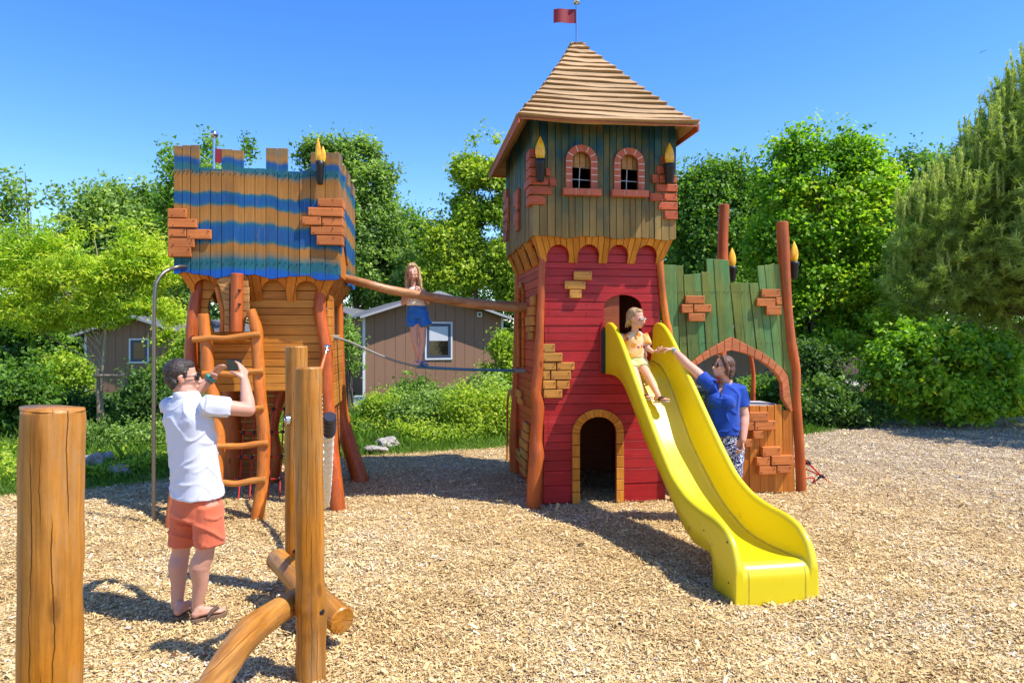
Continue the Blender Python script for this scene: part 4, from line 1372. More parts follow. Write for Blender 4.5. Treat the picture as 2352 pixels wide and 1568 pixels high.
mb = MB(); mb.add(verts, fs, True)
me = mb.mesh('chute')
bm_ = bmesh.new(); bm_.from_mesh(me); bmesh.ops.remove_doubles(bm_, verts=bm_.verts, dist=.0004); bmesh.ops.recalc_face_normals(bm_, faces=bm_.faces); bm_.to_mesh(me); bm_.free()
o = part('chute', me, M['slide'], SD)
sol = o.modifiers.new('shell', 'SOLIDIFY'); sol.thickness = .008; sol.offset = 0
# flanges that bolt it to the tower
for w0, w1 in ((-.05, -.002), (SWD + .002, SWD + .05)):
    mb = MB(); mb.prism([(w0, 1.5), (w1, 1.5), (w1, 1.95), ((w0 + w1) / 2, 2.05), (w0, 1.95)], 3.02, 3.045)
    part('mounting_flange', mb, M['black'], SD, bevel=.004)
for w0 in (-.03, SWD + .03):
    mb = MB(); mb.prism([(w0 - .035, 1.5), (w0 + .035, 1.5), (w0 + .03, 2.0), (w0, 2.10), (w0 - .03, 2.0)], 3.05, 3.085)
    part('mounting_cheek', mb, M['red'], SD, bevel=.008)
for sy, sz in ((.10, .13), (.12, .42), (.5, .40)):
    mb = MB(); mb.tube([(-.006, sy, sz), (.002, sy, sz)], .008, n=8, sub=1); part('bolt', mb, M['bolt'], SD)

# ================================================================ walk between the towers
def rail_pts():
    pts = []
    a = FA.world(1.70, .95, 2.58)
    for px, py, d in ((774, 634, a.y), (840, 651, 8.52), (896, 666, 8.62), (954, 676, 8.70), (1000, 684, 8.76), (1087, 697, 8.88), (1174, 704, 8.96), (1215, 706, 9.0)):
        pts.append(P(px, py, d))
    return pts


HR = thing('handrail_log', 'curved half-log handrail spanning between the striped tower and the red tower', 'handrail', (0, 0, 0))
rp_ = rail_pts(); base = rp_[0].copy()
HR.location = (base.x, base.y, 0)
mb = MB(); mb.tube([p - Vector((base.x, base.y, 0)) for p in rp_], [.052, .054, .056, .056, .058, .066, .068, .06], n=18, wob=.1, flat=1.0, seed=61, sub=6)
part('log', mb, M['rail'], HR)
WR = thing('walking_rope', 'sagging blue and grey walking rope strung between the two towers under the girl', 'rope')
pts = [P(768, 774, 8.35), P(800, 784, 8.45), P(850, 806, 8.6), (P(905, 828, 8.75)), P(958, 842, 8.86), P(1000, 845, 8.9), P(1090, 849, 8.98), P(1200, 851, 9.05)]
base = pts[0].copy(); WR.location = (base.x, base.y, 0)
off = Vector((base.x, base.y, 0))
mb = MB(); mb.tube([p - off for p in pts[:5]], .014, n=8, sub=5)
part('grey_section', mb, M['grey_rope'], WR)
mb = MB(); mb.tube([p - off for p in pts[4:]], .019, n=8, sub=5)
part('blue_section', mb, M['blue_rope'], WR)
for q0_, q1_, r0_ in ((pts[0] - off + Vector((-.06, 0, .0)), pts[0] - off + Vector((.04, .02, -.01)), .035), (pts[-1] - off + Vector((-.1, 0, .0)), pts[-1] - off + Vector((.06, 0, 0)), .03)):
    mb = MB(); mb.tube([q0_, q1_], r0_, n=10, sub=1); part('end_lashing', mb, M['grey_rope'], WR)

# ================================================================ near balance frame
BF = thing('balance_frame', 'honey coloured log balance frame of two upright posts and crossed beams beside the man', 'balance beam')
nb = G(716, 1552); BF.location = (nb.x, nb.y, 0); off = Vector((nb.x, nb.y, 0))
q6 = lambda x, y, d: P(*Z6(x, y), d) - off
dn = nb.y
def post(pts, r, seed, dz=0):
    mb = MB(); mb.tube(pts, r, n=26, wob=.08, seed=seed, capr=.9, sub=6)
    o = part('post', mb, M['timber'], BF); align(o, (0, 0, 1), (pts[0][0], pts[0][1], 0)); return o


sc_ = dn / F * .5099
post([(0.0, 0, -.12), q6(539, 1500, dn), q6(541, 1350, dn), q6(540, 1215, dn), q6(536, 1100, dn), q6(534, 800, dn), q6(531, 450, dn), q6(528, 153, dn)],
     [66 * sc_, 66 * sc_, 66 * sc_, 71 * sc_, 64 * sc_, 63 * sc_, 62 * sc_, 60 * sc_], 71)
df = 5.15; sf = df / F * .5099
fb_ = P(*Z6(480, 1150), df) - off
post([(fb_.x, fb_.y, -.12), (fb_.x, fb_.y, .0), q6(476, 1000, df), q6(474, 500, df), q6(475, 57, df)], [48 * sf, 48 * sf, 50 * sf, 50 * sf, 47.5 * sf], 72)
ba = [P(636, 1283, 5.02) - off, P(668, 1315, 4.78) - off, P(720, 1370, 4.47) - off, P(785, 1424, 4.22) - off]
ax_ = (ba[-1] - ba[0]).normalized()
mb = MB(); mb.tube(ba, [.078, .082, .086, .088], n=24, wob=.07, seed=73, capr=.9)
align(part('beam', mb, M['timber_u'], BF), ba[-1] - ba[0], ba[1])
bb = [P(692, 1372, 4.03) - off, P(640, 1402, 3.85) - off, P(578, 1447, 3.62) - off, P(540, 1492, 3.45) - off, P(500, 1555, 3.27) - off, P(455, 1640, 3.05) - off, P(400, 1760, 2.8) - off]
mb = MB(); mb.tube(bb, [.066, .072, .080, .074, .072, .072, .072], n=24, wob=.08, seed=74, capr=.9)
align(part('beam', mb, M['timber_u'], BF), bb[4] - bb[0], bb[2])
def bolt(c, d, r=.017):
    mb = MB()
    c = Vector(c); d = Vector(d).normalized()
    mb.tube([c - d * .01, c + d * .006], r, n=14, sub=1)
    mb.tube([c + d * .006, c + d * .012], r * .6, n=6, sub=1)
    part('bolt', mb, M['bolt'], BF)
bolt(q6(597, 1240, dn - .01) + Vector((-.005, -.03, 0)), (.8, -.5, 0), .02)
bolt(q6(478, 1330, dn - .01) + Vector((0, -.02, 0)), (-.9, -.4, 0), .016)
bolt(q6(466, 974, df - .075), (-.2, -1, 0), .02)
bolt(q6(358, 1038, 4.93), (-.6, -.7, 0), .014)
mb = MB()
c = q6(455, 379, df) + Vector((0, -.07, 0))
mb.tube([c, c + Vector((-.02, -.012, 0))], .04, n=18, sub=1); mb.tube([c + Vector((-.02, -.012, 0)), c + Vector((-.03, -.018, 0))], .018, n=12, sub=1)
part('steel_plate', mb, M['steel'], BF)

TP = thing('timber_post', 'stout varnished timber post with cracked grain nearest the camera', 'post')
tb = P(118, 943, 2.3); TP.location = (tb.x, tb.y, 0)
s1 = 2.3 / F
mb = MB(); mb.tube([(-.004, 0, -.1), (-.004, 0, .3), (-.003, 0, .9), (.0, 0, 1.3), (.003, 0, tb.z - .03), (.003, 0, tb.z)], [66 * s1, 66 * s1, 65 * s1, 64.5 * s1, 64 * s1, 60 * s1], n=40, wob=.07, seed=81, capr=.93, sub=6)
tag(part('post_log', mb, M['timber'], TP), 'stout varnished timber post with cracked grain nearest the camera')

HW = thing('hawser_rope', 'thick cream hawser sagging from the balance frame post to the leg of the striped tower', 'rope')
p0 = P(757, 962, dn + .07); HW.location = (p0.x, p0.y, 0); off = Vector((p0.x, p0.y, 0))
p1 = P(733, 868, 7.35)
cat_ = []
for k in range(13):
    t_ = k / 12
    q = p0.lerp(p1, t_); q.z -= 4 * .84 * t_ * (1 - t_) * (1.15 - .3 * t_)
    cat_.append(q - off)
# three laid strands
for j in range(3):
    mb = MB(); pts = []
    n = 150
    for k in range(n + 1):
        t_ = k / n * 12; i = min(int(t_), 11); f = t_ - i
        c = cat_[i].lerp(cat_[i + 1], f)
        d = (cat_[i + 1] - cat_[i]).normalized(); x = d.cross(Vector((1, 0, 0))).normalized(); y = d.cross(x)
        a = k / n * 2 * math.pi * 21 + j * 2 * math.pi / 3
        pts.append(c + (x * math.cos(a) + y * math.sin(a)) * .0155)
    mb.tube(pts, .0175, n=8, sub=1)
    part('strand', mb, M['rope'], HW)
mb = MB(); d = (cat_[1] - cat_[0]).normalized()
mb.tube([cat_[0] - d * .02, cat_[0] + d * .14], [.037, .036], n=18, sub=1)
for k in range(4):
    c = cat_[0] + d * (.01 + .035 * k); mb.tube([c, c + d * .008], .0395, n=18, sub=1)
part('sleeve', mb, plain('blue_black_sleeve', (.012, .016, .03), .35), HW)
e = cat_[-1]; w = P(752, 795, 7.62) - off
mb = MB(); mb.tube([cat_[-2], e, e.lerp(w, .75)], [.024, .024, .018], n=10, sub=3)
part('red_end', mb, M['leg'], HW)
mb = MB(); mb.tube([e.lerp(w, .7), w], .014, n=10, sub=1); mb.tube([w + Vector((-.03, 0, 0)), w + Vector((.03, 0, 0))], .02, n=10, sub=1); mb.lathe(w + Vector((0, -.005, -.07)), [(.01, 0), (.026, .012), (.026, .03), (.01, .042)], 12)
part('shackle', mb, M['steel'], HW)

RN = thing('ground_net', 'red rope net with black connectors slanting from the green wall post to the ground', 'climbing net')
n0 = G(1850, 1100); RN.location = (n0.x, n0.y, 0)
off = Vector((n0.x, n0.y, 0))
a = P(1846, 1052, 8.7) - off; b = G(1912, 1108) - off; b.z = -.02
c0 = P(1846, 1098, 8.8) - off; c0.z = max(c0.z, .02)
mb = MB(); mb.tube([a, a.lerp(b, .5) + Vector((0, 0, -.02)), b], .010, n=8, sub=3)
m1 = a.lerp(b, .62) + Vector((0, 0, -.02))
mb.tube([c0, c0.lerp(m1, .6) + Vector((0, 0, -.015)), m1 + Vector((-.12, 0, -.09)), m1], .009, n=8, sub=3)
mb.tube([a + Vector((0, 1.2, .0)), a.lerp(b, .5) + Vector((0, 1.1, -.02)), b + Vector((0, 1.1, 0))], .010, n=8, sub=3)
mb.tube([a.lerp(b, .33), a.lerp(b, .33) + Vector((0, 1.15, 0))], .009, n=8, sub=1); mb.tube([m1, m1 + Vector((0, 1.12, 0))], .009, n=8, sub=1)
part('rope_mesh', mb, M['red_rope'], RN)
for q in (a.lerp(b, .15), m1):
    mb = MB(); mb.tube([q + Vector((-.05, 0, -.03)), q + Vector((.0, 0, .0))], .016, n=8, sub=1); mb.tube([q + Vector((-.02, 0, .02)), q + Vector((.03, 0, -.02))], .018, n=8, sub=1); part('connector', mb, M['black'], RN)
# ================================================================ ground
def gz(x, y):
    """height of the ground: level chips, slightly rising lawn and banks behind"""
    e = edge_y(x)
    t_ = np.clip((y - e) / 7.0, 0, 1)
    return .16 * t_ * t_ * (3 - 2 * t_)


def edge_y(x):
    return np.interp(x, [-12, -6.2, -5, -2.6, 0, 1.5, 4, 6, 9, 13, 20], [7.0, 8.3, 8.9, 11.0, 11.9, 12.2, 12.6, 13.6, 15.6, 16.2, 17])


xs = np.linspace(-22, 22, 331); ys = np.linspace(.2, 20, 149)
X, Y = np.meshgrid(xs, ys)
rng = np.random.default_rng(3)
def vnoise(x, y, s, seed=0):
    out = np.zeros_like(x)
    for k in range(5):
        a = (k * 2.399 + seed); f = s * (1 + .37 * k)
        out += np.sin(x * f * math.cos(a) + y * f * math.sin(a) + k * 1.7 + seed) / 5
    return out
def chip_z(x, y):
    hol = -.06 * np.exp(-((x - 2.0) ** 2 / .22 + (y - 4.36) ** 2 / .10)) + .03 * np.exp(-((x - 2.05) ** 2 / .5 + (y - 3.85) ** 2 / .05))
    return hol + .022 * vnoise(x, y, 2.3) + .020 * vnoise(x, y, 5.2, 2.0) + .012 * vnoise(x, y, 11, 4.0) - .006


Z = chip_z(X, Y)
def grid(name, X, Y, Z):
    n, m = X.shape
    v = np.stack([X.ravel(), Y.ravel(), Z.ravel()], 1)
    i = np.arange(n * m).reshape(n, m)
    q = np.stack([i[:-1, :-1].ravel(), i[:-1, 1:].ravel(), i[1:, 1:].ravel(), i[1:, :-1].ravel()], 1)
    me = mesh_np(name, v, q)
    me.polygons.foreach_set('use_smooth', np.ones(len(me.polygons), bool))
    return me
o = part('wood_chip_ground', grid('wood_chip_ground', X, Y, Z), M['chipbed']); tag(o, kind='structure')
# loose chips over the bed, denser near the camera
def scatter_chips(n):
    u = rng.random(n)
    d = 2.0 * (17.0 / 2.0) ** (u ** .82)
    x = (rng.random(n) * 2 - 1) * .84 * d
    keep = d < edge_y(x) + rng.normal(0, .12, n)
    return x[keep], d[keep]
x, y = scatter_chips(980000)
n = len(x)
L = rng.lognormal(math.log(.0138), .45, n).clip(.007, .065) * (1 + .03 * y); Wd = L * rng.uniform(.16, .5, n)
yaw = rng.uniform(0, 2 * math.pi, n); tl = rng.normal(0, .24, n); rl = rng.normal(0, .30, n)
up = rng.random(n) < .06
tl[up] += rng.choice([-1, 1], up.sum()) * .8
z = chip_z(x, y) + .004 + np.abs(np.sin(tl)) * L * .4 + np.abs(np.sin(rl)) * Wd * .4 + rng.exponential(.005, n)
ex = np.stack([np.cos(yaw) * np.cos(tl), np.sin(yaw) * np.cos(tl), np.sin(tl)], 1)
ey = np.stack([-np.sin(yaw) * np.cos(rl), np.cos(yaw) * np.cos(rl), np.sin(rl)], 1)
c = np.stack([x, y, z], 1)
j = lambda: rng.uniform(.75, 1.25, n)[:, None]
hL, hW = (L / 2)[:, None], (Wd / 2)[:, None]
V = np.stack([c - ex * hL * j() - ey * hW * j() * .7, c + ex * hL * j() - ey * hW * j(), c + ex * hL * j() + ey * hW * j() * .6, c - ex * hL * j() + ey * hW * j()], 1)
# thickness: a second, lower face and one long side would double the count; a slight fold reads as a split chip
nrm = np.cross(ex, ey); V[:, 1] += nrm * hW * rng.uniform(-.3, .3, n)[:, None]; V[:, 3] += nrm * hW * rng.uniform(-.3, .3, n)[:, None]
V[..., 2] = np.maximum(V[..., 2], chip_z(V[..., 0], V[..., 1]) + .001)
tint = np.clip(rng.beta(1.9, 1.45, n) + .20 * vnoise(x, y, 1.5, 6.0) + .12 * vnoise(x, y, 3.7, 1.0), .0, .97)
far = (x + .55 * y > 10.2 + rng.normal(0, 1.2, n)); tint = np.where(far & (rng.random(n) < .42), rng.uniform(.93, 1.0, n), np.minimum(tint, .97))
me = mesh_np('wood_chips', V.reshape(-1, 3), np.arange(4 * n).reshape(-1, 4), np.repeat(tint, 4))
o = part('wood_chips', me, M['chips']); tag(o, kind='stuff')

# lawn and earth beyond
def earth():
    t = NT('grassy_earth')
    n1 = t.noise(t.coords((1, 1, 1)), .8, 5, .6); n2 = t.noise(t.coords((1, 1, 1)), 14, 4, .6)
    c = t.ramp(t.math('ADD', t.math('MULTIPLY', n1, .6), t.math('MULTIPLY', n2, .4)), [(.3, (.035, .06, .012)), (.5, (.06, .11, .018)), (.65, (.10, .13, .035))])
    return t.bsdf(c, .9, n2, .6, .05, spec=.1)
xs = np.linspace(-90, 90, 361)
k = np.concatenate([np.linspace(-.05, 8, 40), np.geomspace(9, 900, 40)])
X, K = np.meshgrid(np.concatenate([np.linspace(-500, -91, 12), xs, np.linspace(91, 500, 12)]), k)
Y = edge_y(X) + K
Z = gz(X, Y) + .02 + .03 * vnoise(X, Y, 1.3)
Z = np.where(K < .1, -.08, Z)
Z = Z + np.clip((Y - 60) / 400, 0, 1) * 6
o = part('lawn', grid('lawn', X, Y, Z), earth()); tag(o, kind='structure')
# pale path behind the right hand hedge
def pathmat():
    t = NT('pale_gravel'); n_ = t.noise(t.coords((1, 1, 1)), 30, 4)
    return t.bsdf(t.ramp(n_, [(.3, (.30, .27, .24)), (.7, (.46, .42, .38))]), .9, n_, .3, .01)
px_ = np.linspace(5, 40, 60); pv = np.linspace(0, 1, 6)
X, K = np.meshgrid(px_, pv); Y = 22.5 + .12 * (X - 5) + K * 3.2
o = part('path', grid('path', X, Y, np.full_like(X, .0) + gz(X, Y) + .06), pathmat()); tag(o, kind='structure')

# a few dry leaves and twigs lying about
rng = np.random.default_rng(5)
n = 260
d = rng.uniform(2.6, 12, n); x = (rng.random(n) * 2 - 1) * .78 * d; kp = d < edge_y(x) - .1; x, d = x[kp], d[kp]; n = len(x)
V = []
for i in range(n):
    a = rng.uniform(0, 6.28); L = rng.uniform(.03, .065); w = L * rng.uniform(.3, .55); z = float(chip_z(np.array([x[i]]), np.array([d[i]]))[0]) + .028
    e = np.array([math.cos(a), math.sin(a), rng.uniform(-.15, .3)]); f = np.array([-math.sin(a), math.cos(a), rng.uniform(-.3, .3)]); c = np.array([x[i], d[i], z])
    V += [c - e * L * .5, c + f * w * .5 + [0, 0, .008], c + e * L * .5, c - f * w * .5 + [0, 0, .008]]
me = mesh_np('fallen_leaves', np.array(V), np.arange(4 * n).reshape(-1, 4), np.repeat(rng.random(n), 4))
o = part('fallen_leaves', me, tint_mat('dry_leaves', [(0, (.14, .06, .025)), (.5, (.26, .13, .045)), (1, (.22, .20, .06))], .7)); tag(o, kind='stuff')
# ================================================================ people
def V3(*a): return Vector(a if len(a) > 1 else a[0])


class Flesh:
    """closed pieces that are fused into one continuous skin"""

    def __init__(s): s.mb = MB()

    def loft(s, rings, n=24, power=2.0):
        """rings: (centre, xdir, ydir, rx, ry)"""
        vs = []
        for c, xd, yd, rx, ry in rings:
            for k in range(n):
                a = 2 * math.pi * k / n
                ca, sa = math.cos(a), math.sin(a)
                e = 2 / power
                vs.append(Vector(c) + xd * (rx * math.copysign(abs(ca) ** e, ca)) + yd * (ry * math.copysign(abs(sa) ** e, sa)))
        m = len(rings)
        fs = [tuple(range(n))[::-1], tuple(range((m - 1) * n, m * n))]
        for i in range(m - 1):
            for k in range(n):
                k2 = (k + 1) % n
                fs.append((i * n + k, i * n + k2, (i + 1) * n + k2, (i + 1) * n + k))
        s.mb.add(vs, fs)

    def limb(s, pts, radii, n=16, flat=1.0, xhint=None):
        """tapered limb with round ends"""
        pts = [Vector(p) for p in pts]
        q, r = [], []
        for i in range(len(pts) - 1):
            p0, p1, p2, p3 = pts[max(i - 1, 0)], pts[i], pts[i + 1], pts[min(i + 2, len(pts) - 1)]
            for k in range(4):
                t = k / 4
                q.append(.5 * ((2 * p1) + (-p0 + p2) * t + (2 * p0 - 5 * p1 + 4 * p2 - p3) * t * t + (-p0 + 3 * p1 - 3 * p2 + p3) * t ** 3))
                r.append(radii[i] * (1 - t) + radii[i + 1] * t)
        q.append(pts[-1]); r.append(radii[-1])
        # round caps
        d0 = (q[0] - q[1]).normalized(); d1 = (q[-1] - q[-2]).normalized()
        pre = [(q[0] + d0 * r[0] * math.sin(a), r[0] * math.cos(a)) for a in (1.45, 1.1, .75, .4)]
        post_ = [(q[-1] + d1 * r[-1] * math.sin(a), r[-1] * math.cos(a)) for a in (.4, .75, 1.1, 1.45)]
        seq = pre + list(zip(q, r)) + post_
        x = d1.cross(xhint or Vector((.31, .17, .9))).normalized()
        rings = []
        for i, (c, rr) in enumerate(seq):
            d = (seq[min(i + 1, len(seq) - 1)][0] - seq[max(i - 1, 0)][0]).normalized()
            x = (x - d * x.dot(d)).normalized(); y = d.cross(x)
            rings.append((c, x, y, rr, rr * flat))
        s.loft(rings, n)

    def cuff(s, pts, radii, n=20, flat=1.0):
        """tapered sleeve with flat ends"""
        pts = [Vector(p) for p in pts]
        x = (pts[1] - pts[0]).cross(Vector((.31, .17, .9))).normalized()
        rings = []
        for i, (c, rr) in enumerate(zip(pts, radii)):
            d = (pts[min(i + 1, len(pts) - 1)] - pts[max(i - 1, 0)]).normalized()
            x = (x - d * x.dot(d)).normalized(); y = d.cross(x)
            rings.append((c, x, y, rr, rr * flat))
        s.loft(rings, n)

    def ell(s, c, r, R=None, n=16, m=10):
        R = R or Matrix.Identity(3)
        vs, fs = [], []
        for i in range(m + 1):
            th = math.pi * (i + .02) / (m + .04)
            for k in range(n):
                a = 2 * math.pi * k / n
                vs.append(Vector(c) + R @ Vector((r[0] * math.sin(th) * math.cos(a), r[1] * math.sin(th) * math.sin(a), r[2] * math.cos(th))))
        for i in range(m):
            for k in range(n):
                k2 = (k + 1) % n
                fs.append((i * n + k, (i + 1) * n + k, (i + 1) * n + k2, i * n + k2))
        fs += [tuple(range(n)), tuple(range(m * n, (m + 1) * n))[::-1]]
        s.mb.add(vs, fs)

    def hand(s, wrist, d, n, thumb, k=1.0, curl=(.5, .5, .55, .6), tcurl=.5, spread=.0):
        """d: towards the fingers, n: the way the palm faces, thumb: +1/-1 side of the thumb along d x n"""
        d = Vector(d).normalized(); n = Vector(n); n = (n - d * n.dot(d)).normalized(); sd = d.cross(n) * thumb
        w = Vector(wrist)
        for j, o in enumerate((.030, .010, -.011, -.030)):
            kn = w + (d * (.088 - .004 * abs(j - 1)) + sd * o) * k
            s.limb([w + sd * o * .5 * k, (w + kn) / 2 + n * .002, kn], [.015 * k, .0145 * k, .0125 * k], 10)
            p = kn; ang = 0
            lens = [(.040, .026, .021), (.045, .029, .022), (.042, .027, .021), (.033, .021, .018)][j]
            pts = [p]
            for li, L in enumerate(lens):
                ang += curl[j] * (1.0, 1.25, .9)[li]
                dd = (d * math.cos(ang) + n * math.sin(ang) + sd * spread * (1.5 - j) * .15).normalized()
                p = p + dd * L * k; pts.append(p)
            s.limb(pts, [.0098 * k, .0092 * k, .0085 * k, .0072 * k], 8)
        t0 = w + (d * .022 + sd * .022 + n * .006) * k
        d1 = (d * .62 + sd * .72 + n * .32).normalized()
        d2 = (d * (.85 - .2 * tcurl) + sd * (.45 - .6 * tcurl) + n * (.3 + .6 * tcurl)).normalized()
        t1 = t0 + d1 * .042 * k
        s.limb([t0, t1, t1 + d2 * .034 * k, t1 + d2 * .034 * k + (d2 + n * .25 * tcurl).normalized() * .024 * k], [.0155 * k, .0125 * k, .0105 * k, .0085 * k], 10)

    def foot(s, heel, toe, k=1.0, up=Vector((0, 0, 1)), ankle=None):
        heel, toe = Vector(heel), Vector(toe)
        f = (toe - heel).normalized(); r = f.cross(up).normalized(); u = r.cross(f)
        L = (toe - heel).length
        at = lambda a, b, c: heel + f * (a * L) + r * (b * L) + u * (c * L)
        s.limb([at(.10, 0, .13), at(.35, 0, .13), at(.62, 0, .10), at(.78, 0, .075)], [.125 * L, .13 * L, .125 * L, .10 * L], 14, flat=.8)
        s.limb([at(.15, 0, .2), at(.40, .0, .20), at(.6, 0, .12)], [.12 * L, .105 * L, .09 * L], 12)
        s.ell(at(.11, 0, .10), (.115 * L, .12 * L, .105 * L))
        for j, o in enumerate((-.13, -.06, -.005, .05, .10)):
            e = (.97, .98, .95, .90, .83)[j]
            s.limb([at(.70, o * .8, .07), at(e - .06, o, .055), at(e, o, .045)], [.055 * L, (.052 if j == 0 else .036) * L, (.048 if j == 0 else .033) * L], 8)
        if ankle is not None:
            s.limb([ankle, at(.22, 0, .25)], [.15 * L, .13 * L], 12)


def headR(yaw, pitch=0, roll=0):
    """head axes in the world: face along +Y of the head; yaw 0 looks along world +y, positive turns to +x"""
    return Matrix.Rotation(-yaw, 3, 'Z') @ Matrix.Rotation(pitch, 3, 'X') @ Matrix.Rotation(roll, 3, 'Y')


def add_head(fl, c, R, k=1.0, child=False):
    at = lambda x, y, z: Vector(c) + R @ (Vector((x, y, z)) * k)
    E = lambda p, r: fl.ell(at(*p), tuple(q * k for q in r), R, 20, 14)
    E((0, -.012, .032), (.074, .094, .086))
    E((0, .022, -.012), (.066, .074, .075))
    E((0, .034, -.052), (.052, .054, .056))
    E((0, .062, -.088), (.026 if not child else .022, .024, .022))
    E((0, .055, -.03), (.058, .038, .045))
    for s_ in (-1, 1):
        E((s_ * .044, .030, -.070), (.020, .034, .022))       # jaw
        E((s_ * .036, .066, -.028), (.022, .018, .018))       # cheek
        E((s_ * .031, .078, .012), (.024, .012, .008))        # brow
        E((s_ * .031, .079, -.003), (.013, .011, .010))       # eye
        E((s_ * .074, -.004, -.012), (.010, .019, .031)); E((s_ * .079, -.010, -.006), (.007, .014, .020))
        E((s_ * .009, .104, -.042), (.008, .010, .008))
    fl.limb([at(0, .090, .006), at(0, .104, -.018), at(0, .113, -.036)], [.008 * k, .009 * k, .0115 * k], 10)
    E((0, .092, -.066), (.021, .010, .0055)); E((0, .090, -.077), (.019, .010, .0065))


def fuse(name, fl, voxel=.008, smooth=3, fold=None):
    me = fl.mb.mesh(name)
    o = bpy.data.objects.new('tmp', me); COL.objects.link(o)
    m = o.modifiers.new('r', 'REMESH'); m.mode = 'VOXEL'; m.voxel_size = voxel; m.use_smooth_shade = True
    s = o.modifiers.new('s', 'SMOOTH'); s.factor = .5; s.iterations = smooth
    dg = bpy.context.evaluated_depsgraph_get(); dg.update()
    out = bpy.data.meshes.new_from_object(o.evaluated_get(dg))
    out.name = name
    bpy.data.objects.remove(o)
    n = len(out.vertices)
    co = np.empty(n * 3, np.float32); out.vertices.foreach_get('co', co); co = co.reshape(-1, 3)
    if fold is not None:
        nr = np.empty(n * 3, np.float32); out.vertices.foreach_get('normal', nr); nr = nr.reshape(-1, 3)
        co = co + nr * fold(co)[:, None]
        out.vertices.foreach_set('co', np.ascontiguousarray(co, dtype=np.float32).ravel()); out.update()
    out.polygons.foreach_set('use_smooth', np.ones(len(out.polygons), bool))
    return out, co


def folds(amp, scale, seed, dirv=(0.2, .1, 1.0)):
    dv = np.array(dirv) / np.linalg.norm(dirv); dw = np.array([-dirv[2] * .7, .2, dirv[0] + .5]); dw /= np.linalg.norm(dw)
    def f(co):
        ph = np.array([mnoise.noise(Vector(p) * 3.0 + Vector((seed, 0, 0))) for p in co])
        ph2 = np.array([mnoise.noise(Vector(p) * 6.5 + Vector((0, seed, 0))) for p in co])
        a = (1 - np.abs(np.sin(co @ dv * scale + ph * 4.5 + ph2 * .8))) ** 3
        b = (1 - np.abs(np.sin(co @ dw * scale * 1.25 - ph2 * 2.6 + ph))) ** 3
        m = np.clip(ph2 * 2.2 + .5, 0, 1)
        return amp * (a * m + .8 * b * (1 - m) - .22)
    return f


def paint(me, co, base, spots):
    """vertex albedo: spots = (centre, radius, colour, softness)"""
    n = len(co)
    c = np.tile(np.array([*base, 1.0], np.float32), (n, 1))
    for ctr, r, col, soft in spots:
        d = np.linalg.norm(co - np.array(ctr), axis=1)
        f = np.clip((r - d) / max(r * soft, 1e-6), 0, 1)[:, None]
        c[:, :3] = c[:, :3] * (1 - f) + np.array(col) * f
    a = me.attributes.new('albedo', 'FLOAT_COLOR', 'POINT')
    a.data.foreach_set('color', c.ravel())


def skin_mat():
    t = NT('skin')
    a = t.n('ShaderNodeAttribute', attribute_name='albedo')
    n1 = t.noise(t.coords((1, 1, 1)), 18, 4, .6)
    c = t.mix(t.math('MULTIPLY', n1, .35), a.outputs['Color'], t.mix(1.0, a.outputs['Color'], (1.0, .70, .62), 'MULTIPLY'))
    m = t.bsdf(c, .5, n1, .05, .004, spec=.35)
    t.b.inputs['Subsurface Weight'].default_value = .12
    t.b.inputs['Subsurface Radius'].default_value = (.02, .008, .004)
    t.b.inputs['Subsurface Scale'].default_value = .6
    return m


M['skin'] = skin_mat()


def cloth(name, col, var=.08, rough=.85, bump=.15, sheen=.15):
    t = NT(name)
    n1 = t.noise(t.coords((1, 1, 1)), 9, 4, .6); n2 = t.noise(t.coords((1, 1, 1)), 160, 2, .5)
    c = t.mix(n1, tuple(x * (1 - var) for x in col), tuple(min(1, x * (1 + var)) for x in col))
    m = t.bsdf(c, rough, t.math('MULTIPLY_ADD', n2, .4, n1), bump, .006, sheen=sheen, spec=.25)
    return m


def hair_mat(name, a, b, scale=(60, 60, 7)):
    t = NT(name)
    n1 = t.noise(t.coords(scale), 1.0, 4, .6, .4)
    return t.bsdf(t.ramp(n1, [(.3, a), (.7, b)]), .5, n1, .9, .012, spec=.4)


def person(name_label, cat, base, group=None):
    return thing('person', name_label, cat, (base.x, base.y, 0), 0, group)


def put(root, name, me, mat):
    """hang a mesh built in world coordinates under a person"""
    me.transform(Matrix.Translation(Vector((-root.location.x, -root.location.y, -root.location.z))))
    return part(name, me, mat, root)


